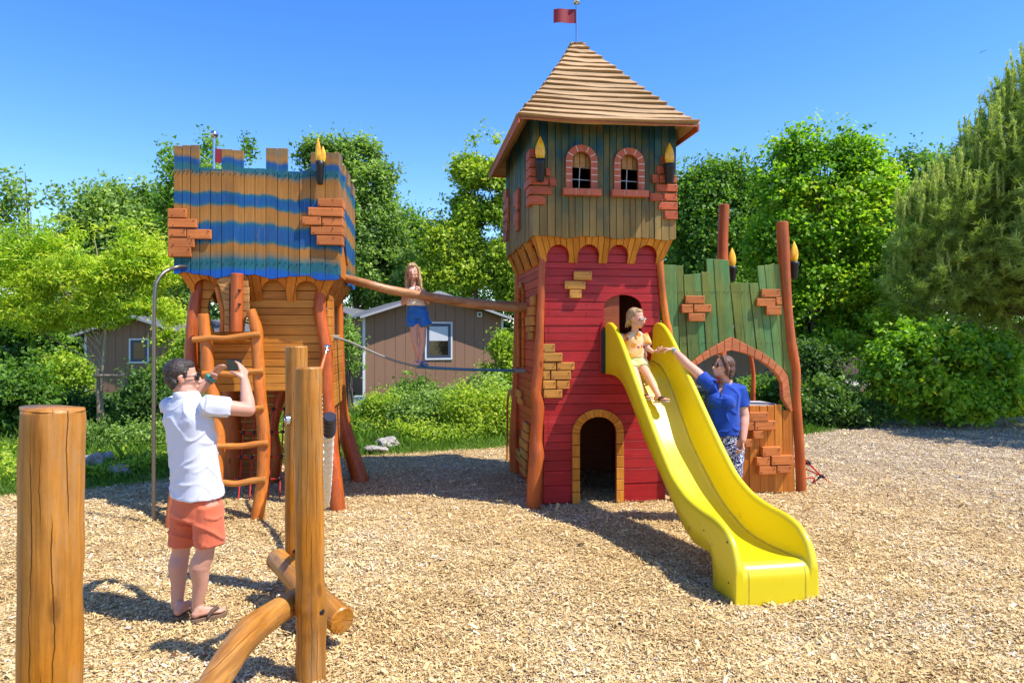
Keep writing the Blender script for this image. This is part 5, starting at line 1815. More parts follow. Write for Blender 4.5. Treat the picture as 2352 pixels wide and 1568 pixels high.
def flipflop(root, heel, toe, col_sole, col_strap, up=Vector((0, 0, 1)), w=.36):
    heel, toe = Vector(heel), Vector(toe)
    f = (toe - heel).normalized(); r = f.cross(up).normalized(); u = r.cross(f); L = (toe - heel).length * 1.06
    h0 = heel - f * .03 * L
    out = []
    for a, b in ((0, .05), (.02, .11), (.12, .15), (.3, .14), (.5, .16), (.72, .20), (.9, .17), (.98, .08), (1.0, 0.0)):
        out.append((a, b))
    prof = [(a, -b) for a, b in out] + [(a, b) for a, b in out[::-1]][1:]
    mb = MB(); n = len(prof)
    vs = [h0 + f * a * L + r * b * L - u * .012 for a, b in prof] + [h0 + f * a * L + r * b * L + u * .006 for a, b in prof]
    mb.add(vs, [tuple(range(n)), tuple(range(2 * n - 1, n - 1, -1))] + [(i, i + n, (i + 1) % n + n, (i + 1) % n) for i in range(n)])
    sole = put(root, 'flip_flop', mb.mesh('flip_flop'), col_sole)
    mb = MB()
    for s_ in (-1, 1):
        mb.tube([h0 + f * .78 * L - r * .03 * L + u * .03, h0 + f * .70 * L + r * s_ * .05 * L + u * L * .19, h0 + f * .55 * L + r * s_ * .13 * L + u * L * .20, h0 + f * .42 * L + r * s_ * .165 * L + u * .01], [.008, .012, .013, .010], n=8, sub=4, flat=1)
    me = mb.mesh('strap'); me.transform(Matrix.Translation(Vector((-root.location.x, -root.location.y, -root.location.z))))
    part('strap', me, col_strap, sole)


def glasses(root, c, R, k, lens_mat, frame_mat, dark=True):
    at = lambda x, y, z: Vector(c) + R @ (Vector((x, y, z)) * k)
    mb = MB()
    for s_ in (-1, 1):
        ring = [at(s_ * (.034 + .026 * math.cos(a)), .100 - .016 * abs(math.cos(a) * .5 + .5 * 1) * (1 if s_ * math.cos(a) > 0 else .2), -.002 + .020 * math.sin(a)) for a in np.linspace(0, 2 * math.pi, 15)]
        mb.tube(ring, .0032 * k, n=6, sub=1, cap=False)
        mb.tube([at(s_ * .060, .088, .004), at(s_ * .076, .05, .006), at(s_ * .080, .0, .004), at(s_ * .080, -.012, -.006)], [.0035 * k] * 4, n=6, sub=3)
    mb.tube([at(-.009, .104, .0), at(0, .106, .004), at(.009, .104, .0)], .003 * k, n=6, sub=2)
    fr = put(root, 'sunglasses' if dark else 'eyeglasses', mb.mesh('frame'), frame_mat)
    lm = MB()
    for s_ in (-1, 1):
        ctr = at(s_ * .034, .101, -.002)
        pts = [at(s_ * (.034 + .024 * math.cos(a)), .099 - .014 * (1 if s_ * math.cos(a) > 0 else .1) * abs(math.cos(a)), -.002 + .018 * math.sin(a)) for a in np.linspace(0, 2 * math.pi, 13)[:-1]]
        nrm = R @ Vector((0, .003 * k, 0))
        vs = [p - nrm for p in pts] + [p + nrm for p in pts]
        lm.add(vs, [tuple(range(12)), tuple(range(23, 11, -1))] + [(i, i + 12, (i + 1) % 12 + 12, (i + 1) % 12) for i in range(12)], True)
    me = lm.mesh('lens'); me.transform(Matrix.Translation(-root.location))
    part('lenses', me, lens_mat, fr)


def band(root, name, p, d, r, mat, w=.012, th=.004):
    d = Vector(d).normalized(); x = d.cross(Vector((.3, .2, .9))).normalized(); y = d.cross(x)
    mb = MB(); n = 20
    ring = [Vector(p) + (x * math.cos(a) + y * math.sin(a)) * r for a in np.linspace(0, 2 * math.pi, n + 1)]
    mb.tube(ring, w / 2, n=8, sub=1, cap=False)
    put(root, name, mb.mesh(name), mat)


def face_spots(c, R, k, skin, lip=(.46, .19, .155), brow=(.10, .05, .025), hollow=True):
    at = lambda x, y, z: Vector(c) + R @ (Vector((x, y, z)) * k)
    sp = []
    for s_ in (-1, 1):
        sp += [(at(s_ * .044, .070, -.034), .030 * k, (skin[0] * 1.0, skin[1] * .86, skin[2] * .82), .9)]
        sp += [(at(s_ * .031, .090, -.003), .0125 * k, (.62, .55, .5), .3), (at(s_ * .031, .092, -.003), .0075 * k, (.03, .02, .015), .3)]
        for q in (-.013, -.004, .005, .013):
            sp += [(at(s_ * (.032 + q), .090 - abs(q) * .3, .0165 - abs(q - .004) * .15), .0065 * k, brow, .5)]
        sp += [(at(s_ * .078, -.006, -.010), .032 * k, (skin[0], skin[1] * .78, skin[2] * .72), .8)]
    for q in (-.014, -.007, 0, .007, .014):
        sp += [(at(q, .099 - abs(q) * .25, -.071), .0085 * k, lip, .5)]
    return sp


# ---------------------------------------------------------------- the man with the phone
mp = P(450, 1140, 4.66)
MAN = person('man seen from behind in white polo shirt and coral shorts, photographing with a phone', 'man', mp)
skin = (.56, .30, .205)
yt_ = math.radians(40); Ft = Vector((math.sin(yt_), math.cos(yt_), 0)); Rt = Vector((math.cos(yt_), -math.sin(yt_), 0))
b = Flesh()
hc = P(419, 866, 4.66); hR = headR(math.radians(68), math.radians(3))
hk = 1.04
add_head(b, hc, hR, hk)
sh_m = P(432, 926, 4.66)
b.limb([P(433, 915, 4.65), P(423, 893, 4.655), hc + hR @ Vector((0, -.02, -.05))], [.066, .058, .058])
b.loft([(P(450, 1130, 4.66), Rt, Ft, .15, .11), (P(443, 1040, 4.66), Rt, Ft, .14, .105), (P(436, 970, 4.66), Rt, Ft, .165, .115), (P(432, 926, 4.66), Rt, Ft, .15, .09)])
SR, SL = P(482, 931, 4.55), P(388, 931, 4.77)
ER, WRr = P(571, 941, 4.68), P(562, 873, 4.85)
EL_, WLl = P(434, 914, 5.06), P(492, 862, 5.10)
b.limb([SR, SR.lerp(ER, .5), ER], [.062, .052, .046])
b.limb([ER, ER.lerp(WRr, .3), WRr], [.045, .047, .028])
b.limb([SL, SL.lerp(EL_, .5), EL_], [.046, .048, .044])
b.limb([EL_, EL_.lerp(WLl, .3), WLl], [.044, .046, .028])
phc = P(538, 838, 4.97); pax = Vector((.86, -.51, 0)).normalized(); pn = Vector((-.51, -.86, 0)).normalized()
b.hand(WRr, phc + pax * .088 + Vector((0, 0, .03)) - WRr, pax * -1 + Vector((0, 0, .1)), 1 if (phc - WRr).cross(-pax).dot(pn) > 0 else -1, 1.02, (.22, .28, .34, .42), .75)
lend = phc - pax * .095 + Vector((0, 0, .045))
b.hand(WLl, lend - WLl, pax + Vector((0, 0, -.5)), 1 if (lend - WLl).cross(pax + Vector((0, 0, -.5))).dot(pn) > 0 else -1, 1.02, (.24, .3, .36, .42), .7)
KL, KR = P(416, 1262, 4.74), P(472, 1262, 4.58)
AL, AR = P(406, 1388, 4.70), P(453, 1388, 4.60)
b.limb([P(428, 1160, 4.72), KL, (KL.lerp(AL, .28) - Ft * .012), KL.lerp(AL, .62), AL], [.085, .060, .066, .048, .036])
b.limb([P(474, 1160, 4.59), KR, (KR.lerp(AR, .28) - Ft * .014 + Vector((-.01, 0, 0))), KR.lerp(AR, .62), AR], [.085, .060, .068, .050, .037])
hr0, hr1 = G(441, 1430, .022), G(520, 1411, .022)
hl0 = G(403, 1421, .022); hl1 = hl0 + Vector((.07, .23, 0))
gz_ = [float(chip_z(np.array([q.x]), np.array([q.y]))[0]) + .014 for q in (hr0, hr1, hl0, hl1)]
for q, z_ in zip((hr0, hr1, hl0, hl1), (max(gz_[:2]), max(gz_[:2]), max(gz_[2:]), max(gz_[2:]))): q.z = z_ + .03
b.foot(hr0, hr1, ankle=AR); b.foot(hl0, hl1, ankle=AL)
me, co_ = fuse('body', b, .0065, 2)
paint(me, co_, skin, face_spots(hc, hR, hk, skin) + [(ER, .08, (.54, .24, .17), .9), (hr1, .08, (.6, .30, .22), .9), (hc + hR @ Vector((0, -.07, -.07)), .07, (.52, .23, .15), .9)])
put(MAN, 'body', me, M['skin'])
# hair: short, leaving forehead and ears free
hfl = Flesh()
at = lambda x, y, z: hc + hR @ (Vector((x, y, z)) * hk)
hfl.ell(at(0, -.022, .043), (.081 * hk, .094 * hk, .084 * hk), hR, 24, 16)
hfl.ell(at(0, -.050, -.002), (.071 * hk, .062 * hk, .064 * hk), hR, 20, 14)
hfl.ell(at(0, .028, .075), (.060 * hk, .050 * hk, .040 * hk), hR, 20, 14)
for s_ in (-1, 1):
    hfl.limb([at(s_ * .072, .022, .03), at(s_ * .074, .024, .0)], [.012 * hk, .007 * hk], 8)
    hfl.limb([at(s_ * .06, -.045, -.03), at(s_ * .045, -.06, -.058)], [.022 * hk, .018 * hk], 8)
me, co_ = fuse('hair', hfl, .006, 2, folds(.003, 120, 3, (.1, .2, .4)))
put(MAN, 'hair', me, hair_mat('greying_brown_hair', (.016, .010, .007), (.062, .042, .032), (50, 50, 50)))
# polo shirt
s = Flesh()
s.loft([(P(453, 1138, 4.655), Rt, Ft, .206, .155), (P(450, 1100, 4.66), Rt, Ft, .197, .145), (P(445, 1050, 4.66), Rt, Ft, .188, .138), (P(440, 1005, 4.66), Rt, Ft, .192, .138), (P(433, 965, 4.66), Rt, Ft, .217, .137), (P(430, 940, 4.66), Rt, Ft, .217, .122), (P(429, 922, 4.66), Rt, Ft, .168, .098), (P(430, 909, 4.655), Rt, Ft, .095, .08)], 32, 2.3)
s.ell(SR + Vector((.0, 0, -.005)), (.074, .074, .070)); s.ell(SL, (.062, .062, .060))
s.cuff([SR - (ER - SR) * .15, SR.lerp(ER, .25), SR.lerp(ER, .50)], [.074, .072, .070])
s.cuff([SL - (EL_ - SL) * .1, SL.lerp(EL_, .3), SL.lerp(EL_, .52)], [.060, .060, .062])
s.loft([(P(431, 914, 4.655), Rt, Ft, .088, .080), (P(426, 903, 4.65), Rt, Ft, .079, .077)], 24)
me, co_ = fuse('polo_shirt', s, .008, 3, folds(.011, 22, 5, (.75, .2, 1.0)))
shirt = put(MAN, 'polo_shirt', me, cloth('white_pique', (.57, .58, .66), .05))
cfl = Flesh()
cfl.loft([(P(431, 916, 4.65), Rt, Ft, .098, .088), (P(429, 907, 4.652), Rt, Ft, .092, .086), (P(427, 898, 4.654), Rt, Ft, .076, .078)], 28)
me, co_ = fuse('collar', cfl, .007, 1)
me.transform(Matrix.Translation(-MAN.location)); part('collar', me, bpy.data.materials['white_pique'], shirt)
# shorts
s = Flesh()
s.loft([(P(453, 1126, 4.655), Rt, Ft, .185, .138), (P(452, 1165, 4.66), Rt, Ft, .194, .150), (P(452, 1185, 4.66), Rt, Ft, .19, .145)], 28, 2.3)
s.cuff([P(429, 1160, 4.73), P(424, 1200, 4.735), P(418, 1250, 4.74)], [.103, .100, .095])
s.cuff([P(475, 1160, 4.59), P(479, 1205, 4.585), P(481, 1252, 4.58)], [.105, .104, .098])
me, co_ = fuse('shorts', s, .008, 3, folds(.015, 22, 9, (.35, .1, 1.0)))
put(MAN, 'shorts', me, cloth('coral_cotton', (.58, .13, .06), .12))
blk = plain('dark_lens', (.01, .01, .012), .12); frm = plain('dark_frame', (.015, .015, .015), .3)
glasses(MAN, hc, hR, hk, blk, frm)
brn = plain('brown_sole', (.16, .10, .06), .8); strp = plain('brown_strap', (.09, .06, .045), .7)
hr0b, hr1b, hl0b, hl1b = [Vector((q.x, q.y, q.z - .008)) for q in (hr0, hr1, hl0, hl1)]
flipflop(MAN, hr0b, hr1b, brn, strp); flipflop(MAN, hl0b, hl1b, brn, strp)
wd_ = (WLl - EL_).normalized()
band(MAN, 'wristband', WLl - wd_ * .030, wd_, .034, plain('teal_band', (.01, .30, .24), .5), .020)
band(MAN, 'bracelet', WLl - wd_ * .052, wd_, .037, plain('dark_cord', (.06, .12, .08), .7), .008)
# phone held in both hands
PH = thing('phone', 'dark phone held up sideways in both hands of the man in coral shorts', 'phone', tuple(phc))
mb = MB()
ux, uz = pax, Vector((0, 0, 1))
mb.hexa([(ux * a + pn * bb + uz * c) for (a, bb, c) in ((-.08, -.005, -.04), (.08, -.005, -.04), (.08, .005, -.04), (-.08, .005, -.04), (-.08, -.005, .04), (.08, -.005, .04), (.08, .005, .04), (-.08, .005, .04))])
part('case', mb, M['black'], PH, bevel=.003)
mb = MB()
mb.hexa([(ux * a + pn * bb + uz * c) for (a, bb, c) in ((-.075, .0052, -.036), (.075, .0052, -.036), (.075, .0062, -.036), (-.075, .0062, -.036), (-.075, .0052, .036), (.075, .0052, .036), (.075, .0062, .036), (-.075, .0062, .036))])
part('screen', mb, plain('glass_screen', (.010, .011, .013), .3), PH)

# ---------------------------------------------------------------- the woman in blue
wp = P(1662, 1000, 7.1)
WOM = person('woman in royal blue t-shirt and patterned trousers, reaching over the slide to the girl', 'woman', wp)
yt_ = math.radians(208); Ft = Vector((math.sin(yt_), math.cos(yt_), 0)); Rt = Vector((math.cos(yt_), -math.sin(yt_), 0))
skin = (.60, .33, .23)
b = Flesh()
hc = P(1661, 843, 7.10); hR = headR(math.radians(252), math.radians(14)); hk = 1.04
add_head(b, hc, hR, hk)
X1 = Vector((1, 0, 0)); Y1 = Vector((0, 1, 0))
b.limb([P(1667, 892, 7.13), P(1668, 876, 7.13), hc + hR @ Vector((0, -.02, -.06))], [.075, .063, .06])
b.loft([(P(1659, 1000, 7.1), Rt, Ft, .16, .13), (P(1659, 950, 7.1), Rt, Ft, .15, .12), (P(1661, 905, 7.1), Rt, Ft, .115, .09), (P(1666, 886, 7.12), Rt, Ft, .085, .065)])
SR, SL = P(1627, 880, 7.06), P(1697, 897, 7.10)
ER, WRr = P(1578, 836, 7.2), P(1546, 802, 7.36)
ELb, WLb = P(1709, 957, 7.06), P(1706, 1010, 6.94)
b.limb([SR, SR.lerp(ER, .5), ER], [.055, .058, .047]); b.limb([ER, ER.lerp(WRr, .3), WRr], [.047, .047, .029])
b.limb([SL, SL.lerp(ELb, .5), ELb], [.036, .058, .055]); b.limb([ELb, ELb.lerp(WLb, .3), WLb], [.054, .053, .033])
gh = P(1503, 805, 7.42)      # where the two hands meet
b.hand(WRr, gh - WRr + Vector((0, 0, .02)), (.1, -.3, -1), 1, 1.0, (.25, .3, .35, .4), .5)
b.hand(WLb, (-.05, -.12, -1), (-1, .1, 0), 1, 1.0, (.55, .6, .65, .7), .6)
hipz = P(1659, 1010, 7.1)
for s_, kx in ((1, 1), (-1, 1)):
    h0 = hipz + Rt * .095 * s_ + Vector((0, 0, -.03)); k0 = Vector((h0.x, h0.y, .47)) + Ft * .02; a0 = Vector((h0.x, h0.y, .09))
    b.limb([h0, k0, k0.lerp(a0, .35) - Ft * .015, a0], [.115, .07, .07, .042])
    b.foot(Vector((a0.x, a0.y, .015)) - Ft * .05, Vector((a0.x, a0.y, .015)) + Ft * .19, ankle=a0)
me, co_ = fuse('body', b, .0075, 2)
paint(me, co_, skin, face_spots(hc, hR, hk, skin) + [(ELb.lerp(WLb, .6), .2, (.58, .27, .19), .9)])
put(WOM, 'body', me, M['skin'])
hfl = Flesh()
at = lambda x, y, z: hc + hR @ (Vector((x, y, z)) * hk)
hfl.ell(at(0, -.022, .044), (.085 * hk, .098 * hk, .084 * hk), hR, 24, 16)
hfl.ell(at(0, -.055, -.012), (.084 * hk, .070 * hk, .090 * hk), hR, 20, 14)
hfl.ell(at(0, -.075, -.055), (.072 * hk, .048 * hk, .062 * hk), hR, 20, 14)
for s_ in (-1, 1):
    hfl.limb([at(s_ * .04, .058, .098), at(s_ * .072, .040, .05), at(s_ * .082, .010, -.01), at(s_ * .078, -.015, -.075)], [.018 * hk, .020 * hk, .022 * hk, .014 * hk], 10)
    for q in range(4):
        hfl.limb([at(s_ * (.07 - .014 * q), -.05 - .012 * q, -.02), at(s_ * (.074 - .016 * q), -.055 - .018 * q, -.088 - .008 * (q % 2))], [.02 * hk, .010 * hk], 8)
me, co_ = fuse('hair', hfl, .0075, 2, folds(.006, 60, 3, (.6, .5, .15)))
put(WOM, 'hair', me, hair_mat('auburn_brown_hair', (.045, .018, .010), (.16, .075, .045)))
s = Flesh()
s.loft([(P(1657, 997, 7.09), Rt, Ft, .196, .172), (P(1657, 965, 7.09), Rt, Ft, .188, .168), (P(1658, 930, 7.09), Rt, Ft, .180, .158), (P(1660, 905, 7.1), Rt, Ft, .186, .14), (P(1663, 889, 7.11), Rt, Ft, .15, .10), (P(1666, 881, 7.125), Rt, Ft, .10, .075)], 32, 2.15)
s.ell(SR, (.078, .076, .076)); s.ell(SL, (.076, .076, .074))
s.ell(P(1645, 922, 7.03), (.10, .115, .09)); s.ell(P(1668, 924, 7.0), (.10, .115, .09)); s.limb([P(1660, 893, 7.1), SR + Vector((.02, 0, -.02))], [.085, .078], 16); s.limb([P(1668, 893, 7.12), SL], [.085, .075], 16)
s.cuff([SR - (ER - SR) * .2, SR.lerp(ER, .12), SR.lerp(ER, .36)], [.085, .080, .077])
s.cuff([SL + Vector((0, 0, .03)), SL.lerp(ELb, .3), SL.lerp(ELb, .64)], [.078, .080, .080])
me0 = s.mb.mesh('t_shirt')
me, co_ = fuse('t_shirt', s, .0085, 8, folds(.016, 17, 6, (.75, .1, .8)))
# V neck: cut a wedge out of the front
cv = MB()
nk = P(1662, 884, 7.12)
Fv = Ft; Rv = Rt
vb = nk + Fv * .22 - Vector((0, 0, .15)); 
tl_, tr_ = nk + Rv * .075 + Vector((0, 0, .06)), nk - Rv * .05 + Vector((0, 0, .05))
cv.add([vb, tl_ + Fv * .22, tr_ + Fv * .22, vb - Fv * .22 + Vector((0, 0, .11)), tl_ - Fv * .02, tr_ - Fv * .02], [(0, 1, 2), (5, 4, 3), (0, 3, 4, 1), (1, 4, 5, 2), (2, 5, 3, 0)])
me = cutmesh(me, cv)
me.polygons.foreach_set('use_smooth', np.ones(len(me.polygons), bool))
put(WOM, 't_shirt', me, cloth('royal_blue_jersey', (.002, .043, .30), .12, .75))
# bare neckline under the wedge
nfl = Flesh()
nfl.loft([(P(1659, 925, 7.10), Rt, Ft, .12, .118), (P(1661, 905, 7.1), Rt, Ft, .118, .104), (P(1664, 890, 7.115), Rt, Ft, .095, .076), (P(1666, 880, 7.125), Rt, Ft, .085, .066)], 24)
me, co_ = fuse('neckline', nfl, .009, 4); paint(me, co_, (.58, .30, .21), [])
put(WOM, 'neckline', me, M['skin'])


def pattern_cloth():
    t = NT('navy_white_print')
    n_ = t.noise(t.coords((1, 1, 1)), 26, 1.5, .5, 1.8)
    w = t.math('ABSOLUTE', t.math('SUBTRACT', n_, .5))
    c = t.mix(t.math('LESS_THAN', w, .035), (.012, .02, .11), (.72, .72, .74))
    return t.bsdf(c, .85, None, sheen=.1, spec=.2)


s = Flesh()
s.loft([(P(1658, 985, 7.09), Rt, Ft, .182, .158), (P(1658, 1015, 7.1), Rt, Ft, .19, .165), (P(1658, 1040, 7.1), Rt, Ft, .18, .155)], 28)
for s_ in (1, -1):
    h0 = hipz + Rt * .098 * s_ + Vector((0, 0, -.06)); a0 = Vector((h0.x, h0.y, .10))
    s.cuff([h0, Vector((h0.x, h0.y, .45)) + Ft * .02, a0], [.128, .10, .085])
me, co_ = fuse('trousers', s, .009, 3, folds(.008, 16, 2, (.2, .1, 1)))
put(WOM, 'trousers', me, pattern_cloth())
glasses(WOM, hc, hR, hk, blk, frm)
wd_ = (WRr - ER).normalized()
band(WOM, 'wristband', WRr - wd_ * .03, wd_, .034, plain('teal_band_light', (.03, .36, .30), .5), .014)

# ---------------------------------------------------------------- the girl on the slide
gp = P(1456, 832, 7.58)
GS = person('girl in orange dotted shirt and lime shorts sitting at the top of the yellow slide', 'girl', gp)
GS.location.z = 0
yt_ = math.radians(172); Ft = Vector((math.sin(yt_), math.cos(yt_), 0)); Rt = Vector((math.cos(yt_), -math.sin(yt_), 0))
skin = (.62, .34, .22)
b = Flesh()
hc = P(1461, 731, 7.52); hR = headR(math.radians(128), math.radians(-6)); hk = .95
add_head(b, hc, hR, hk, True)
b.limb([P(1457, 768, 7.56), P(1459, 752, 7.545), hc + hR @ Vector((0, -.015, -.05))], [.042, .038, .04])
b.loft([(P(1458, 826, 7.56), Rt, Ft, .105, .085), (P(1457, 800, 7.57), Rt, Ft, .098, .08), (P(1457, 775, 7.57), Rt, Ft, .105, .075), (P(1457, 766, 7.57), Rt, Ft, .08, .05)])
SL, SR = P(1482, 773, 7.56), P(1432, 774, 7.58)      # her left is to the right of the photograph
ELg, WLg = P(1487, 799, 7.50), P(1499, 808, 7.43)
ERg, WRg = P(1424, 803, 7.60), P(1434, 830, 7.50)
b.limb([SL, ELg], [.036, .029]); b.limb([ELg, ELg.lerp(WLg, .35), WLg], [.029, .028, .020])
b.limb([SR, ERg], [.036, .029]); b.limb([ERg, WRg], [.029, .020])
b.hand(WLg, gh - WLg + Vector((.03, -.02, -.0)), (0, .0, 1), -1, .72, (.25, .3, .3, .35), .5)
b.hand(WRg, (.1, -.5, -.6), (0, 0, -1), 1, .72, (.2, .2, .2, .2), .3)
for hip, kn_, an, fo in ((P(1447, 834, 7.52), P(1459, 861, 7.38), P(1474, 903, 7.24), Vector((.085, -.10, .02))), (P(1468, 832, 7.52), P(1488, 862, 7.35), P(1512, 908, 7.17), Vector((.085, -.11, .02)))):
    b.limb([hip, kn_, kn_.lerp(an, .3), an], [.066, .048, .044, .029])
    f0 = an + Vector((-.035, .03, -.065)); 
    b.foot(f0, f0 + fo.normalized() * .19, ankle=an)
me, co_ = fuse('body', b, .006, 2)
paint(me, co_, skin, face_spots(hc, hR, hk, skin, brow=(.3, .17, .08)))
put(GS, 'body', me, M['skin'])
hfl = Flesh()
at = lambda x, y, z: hc + hR @ (Vector((x, y, z)) * hk)
hfl.ell(at(0, -.026, .044), (.082 * hk, .094 * hk, .083 * hk), hR, 24, 16)
hfl.ell(at(0, -.062, -.012), (.076 * hk, .058 * hk, .078 * hk), hR, 20, 14)
hfl.ell(at(0, .025, .085), (.058 * hk, .045 * hk, .032 * hk), hR)
for q in range(7):
    a = -1.2 + .4 * q
    hfl.limb([at(.07 * math.sin(a), -.055 - .03 * math.cos(a), -.02), at(.066 * math.sin(a), -.062 - .038 * math.cos(a), -.060), at(.050 * math.sin(a) + .01 * (q % 2), -.07 - .045 * math.cos(a), -.092 - .012 * (q % 3))], [.022 * hk, .017 * hk, .008 * hk], 8)
me, co_ = fuse('hair', hfl, .0065, 2, folds(.005, 70, 4, (.6, .5, .1)))
put(GS, 'hair', me, hair_mat('sandy_blond_hair', (.22, .11, .045), (.52, .34, .17)))


def dotted():
    t = NT('orange_dotted_cotton')
    vo = t.n('ShaderNodeTexVoronoi', {'Vector': t.coords((1, 1, 1)), 'Scale': 13.0, 'Randomness': .8})
    n_ = t.noise(t.coords((1, 1, 1)), 5, 2)
    s_ = t.n('ShaderNodeSeparateColor', {0: vo.outputs['Color']})
    base = t.ramp(n_, [(.40, (.72, .40, .10)), (.58, (.72, .55, .48))])
    f = t.math('LESS_THAN', vo.outputs['Distance'], t.math('MULTIPLY_ADD', s_.outputs[0], .25, .22))
    c = t.mix(f, base, t.ramp(s_.outputs[1], [(.2, (.75, .18, .02)), (.6, (.70, .30, .03)), (.9, (.42, .10, .07))]))
    return t.bsdf(c, .85, None, sheen=.1, spec=.2)


s = Flesh()
s.loft([(P(1458, 820, 7.56), Rt, Ft, .135, .115), (P(1458, 800, 7.565), Rt, Ft, .13, .105), (P(1457, 780, 7.57), Rt, Ft, .128, .098), (P(1457, 769, 7.57), Rt, Ft, .115, .075), (P(1458, 761, 7.56), Rt, Ft, .055, .05)], 28, 2.2)
s.cuff([SL + Vector((-.02, 0, .02)), SL.lerp(ELg, .35), SL.lerp(ELg, .72)], [.052, .054, .060])
s.cuff([SR + Vector((.02, 0, .02)), SR.lerp(ERg, .35), SR.lerp(ERg, .72)], [.052, .054, .058])
me, co_ = fuse('shirt', s, .007, 3, folds(.006, 30, 8, (.2, .1, 1)))
put(GS, 'shirt', me, dotted())
s = Flesh()
s.loft([(P(1458, 818, 7.56), Rt, Ft, .122, .105), (P(1458, 833, 7.555), Rt, Ft, .13, .115), (P(1458, 842, 7.55), Rt, Ft, .12, .10)], 24)
s.cuff([P(1446, 832, 7.54), P(1453, 850, 7.45)], [.085, .082]); s.cuff([P(1469, 831, 7.54), P(1477, 848, 7.44)], [.085, .082])
me, co_ = fuse('shorts', s, .007, 3, folds(.006, 26, 12, (.3, .1, 1)))
put(GS, 'shorts', me, cloth('lime_cotton', (.62, .62, .26), .15))
glasses(GS, hc, hR, hk, plain('clear_lens', (.5, .42, .36), .1), plain('pink_frame', (.45, .2, .2), .4), False)
gsole = plain('mauve_sole', (.36, .27, .27), .8); gstr = plain('dark_strap', (.06, .03, .03), .7)
for an, fo in ((P(1474, 903, 7.24), Vector((.085, -.10, .02))), (P(1512, 908, 7.17), Vector((.085, -.11, .02)))):
    f0 = an + Vector((-.035, .03, -.072)); f1 = f0 + fo.normalized() * .19
    flipflop(GS, f0, f1, gsole, gstr)

# ---------------------------------------------------------------- the girl on the rope
dg_ = 8.90
rp0 = P(962, 838, 8.86)
GR = person('girl with long blond hair and blue shorts standing on the sagging rope behind the handrail', 'girl', rp0)
yt_ = math.radians(186); Ft = Vector((math.sin(yt_), math.cos(yt_), 0)); Rt = Vector((math.cos(yt_), -math.sin(yt_), 0))
skin = (.60, .34, .24)
b = Flesh()
hc = P(948, 625, dg_ + .03); hR = headR(math.radians(176), math.radians(2), math.radians(4)); hk = .97
add_head(b, hc, hR, hk, True)
b.limb([P(950, 664, dg_ + .06), P(949, 648, dg_ + .05), hc + hR @ Vector((0, -.015, -.05))], [.045, .038, .04])
b.loft([(P(958, 712, dg_ + .05), Rt, Ft, .115, .08), (P(955, 690, dg_ + .05), Rt, Ft, .105, .075), (P(951, 668, dg_ + .06), Rt, Ft, .12, .075), (P(950, 660, dg_ + .06), Rt, Ft, .09, .055)])
SRg, SLg = P(930, 667, dg_ + .06), P(971, 667, dg_ + .06)
EA, EB = P(926, 697, dg_ + .05), P(984, 695, dg_ + .05)
WA_, WB_ = P(950, 673, dg_ - .05), P(967, 672, dg_ - .05)
b.limb([SRg, EA], [.036, .030]); b.limb([EA, WA_], [.030, .021]); b.limb([SLg, EB], [.036, .030]); b.limb([EB, WB_], [.030, .021])
b.hand(WA_, (.3, -.1, .8), (1, 0, -.2), 1, .7, (.5, .5, .5, .55), .5)
b.hand(WB_, (-.3, -.1, .8), (-1, 0, -.2), -1, .7, (.5, .5, .5, .55), .5)
fz = Vector((0, 0, .025))
for hip, kn_, an, heel, toe in ((P(949, 722, dg_ + .03), P(953, 783, dg_ - .02), P(964, 826, 8.90), P(969, 838, 8.93), P(954, 836, 8.80)), (P(969, 722, dg_ + .03), P(971, 782, dg_ + .0), P(966, 826, 8.86), P(968, 839, 8.92), P(981, 840, 8.78))):
    b.limb([hip, kn_, kn_.lerp(an, .32) + Vector((0, .01, 0)), an], [.066, .041, .040, .026])
    b.foot(heel + fz, toe + fz, ankle=an)
me, co_ = fuse('body', b, .0065, 2)
paint(me, co_, skin, face_spots(hc, hR, hk, skin, brow=(.25, .14, .07)))
put(GR, 'body', me, M['skin'])
hfl = Flesh()
at = lambda x, y, z: hc + hR @ (Vector((x, y, z)) * hk)
hfl.ell(at(0, -.026, .044), (.082 * hk, .094 * hk, .083 * hk), hR, 24, 16)
hfl.ell(at(0, -.060, -.03), (.078 * hk, .055 * hk, .10 * hk), hR, 20, 14)
for s_ in (-1, 1):
    hfl.limb([at(s_ * .03, .050, .100), at(s_ * .070, .030, .05), at(s_ * .086, .005, -.03), at(s_ * .094, .012, -.12), at(s_ * .098, .03, -.21), at(s_ * .10, .03, -.255)], [.018 * hk, .018 * hk, .020 * hk, .028 * hk, .022 * hk, .008 * hk], 10)
    hfl.limb([at(s_ * .06, -.03, -.05), at(s_ * .085, -.02, -.15), at(s_ * .085, -.02, -.24)], [.034 * hk, .034 * hk, .012 * hk], 10)
for q in range(5):
    hfl.limb([at(-.05 + .025 * q, -.075, -.05), at(-.06 + .03 * q, -.085, -.16), at(-.06 + .03 * q, -.08, -.25)], [.03, .028, .01], 8)
for q in range(5):
    x_ = -.04 + .02 * q
    hfl.limb([at(x_ * .5, .035, .115), at(x_ * .9, .072, .090), at(x_, .086, .062)], [.013, .010, .004], 8)
me, co_ = fuse('hair', hfl, .0065, 2, folds(.004, 90, 4, (1, .3, .02)))
put(GR, 'hair', me, hair_mat('long_blond_hair', (.26, .14, .055), (.58, .40, .20), (70, 70, 4)))


def dots2():
    t = NT('cream_dotted_cotton')
    vo = t.n('ShaderNodeTexVoronoi', {'Vector': t.coords((1, 1, 1)), 'Scale': 24.0, 'Randomness': .5})
    c = t.mix(t.math('LESS_THAN', vo.outputs['Distance'], .24), (.78, .68, .60), (.12, .08, .08))
    return t.bsdf(c, .85, None, sheen=.1, spec=.2)


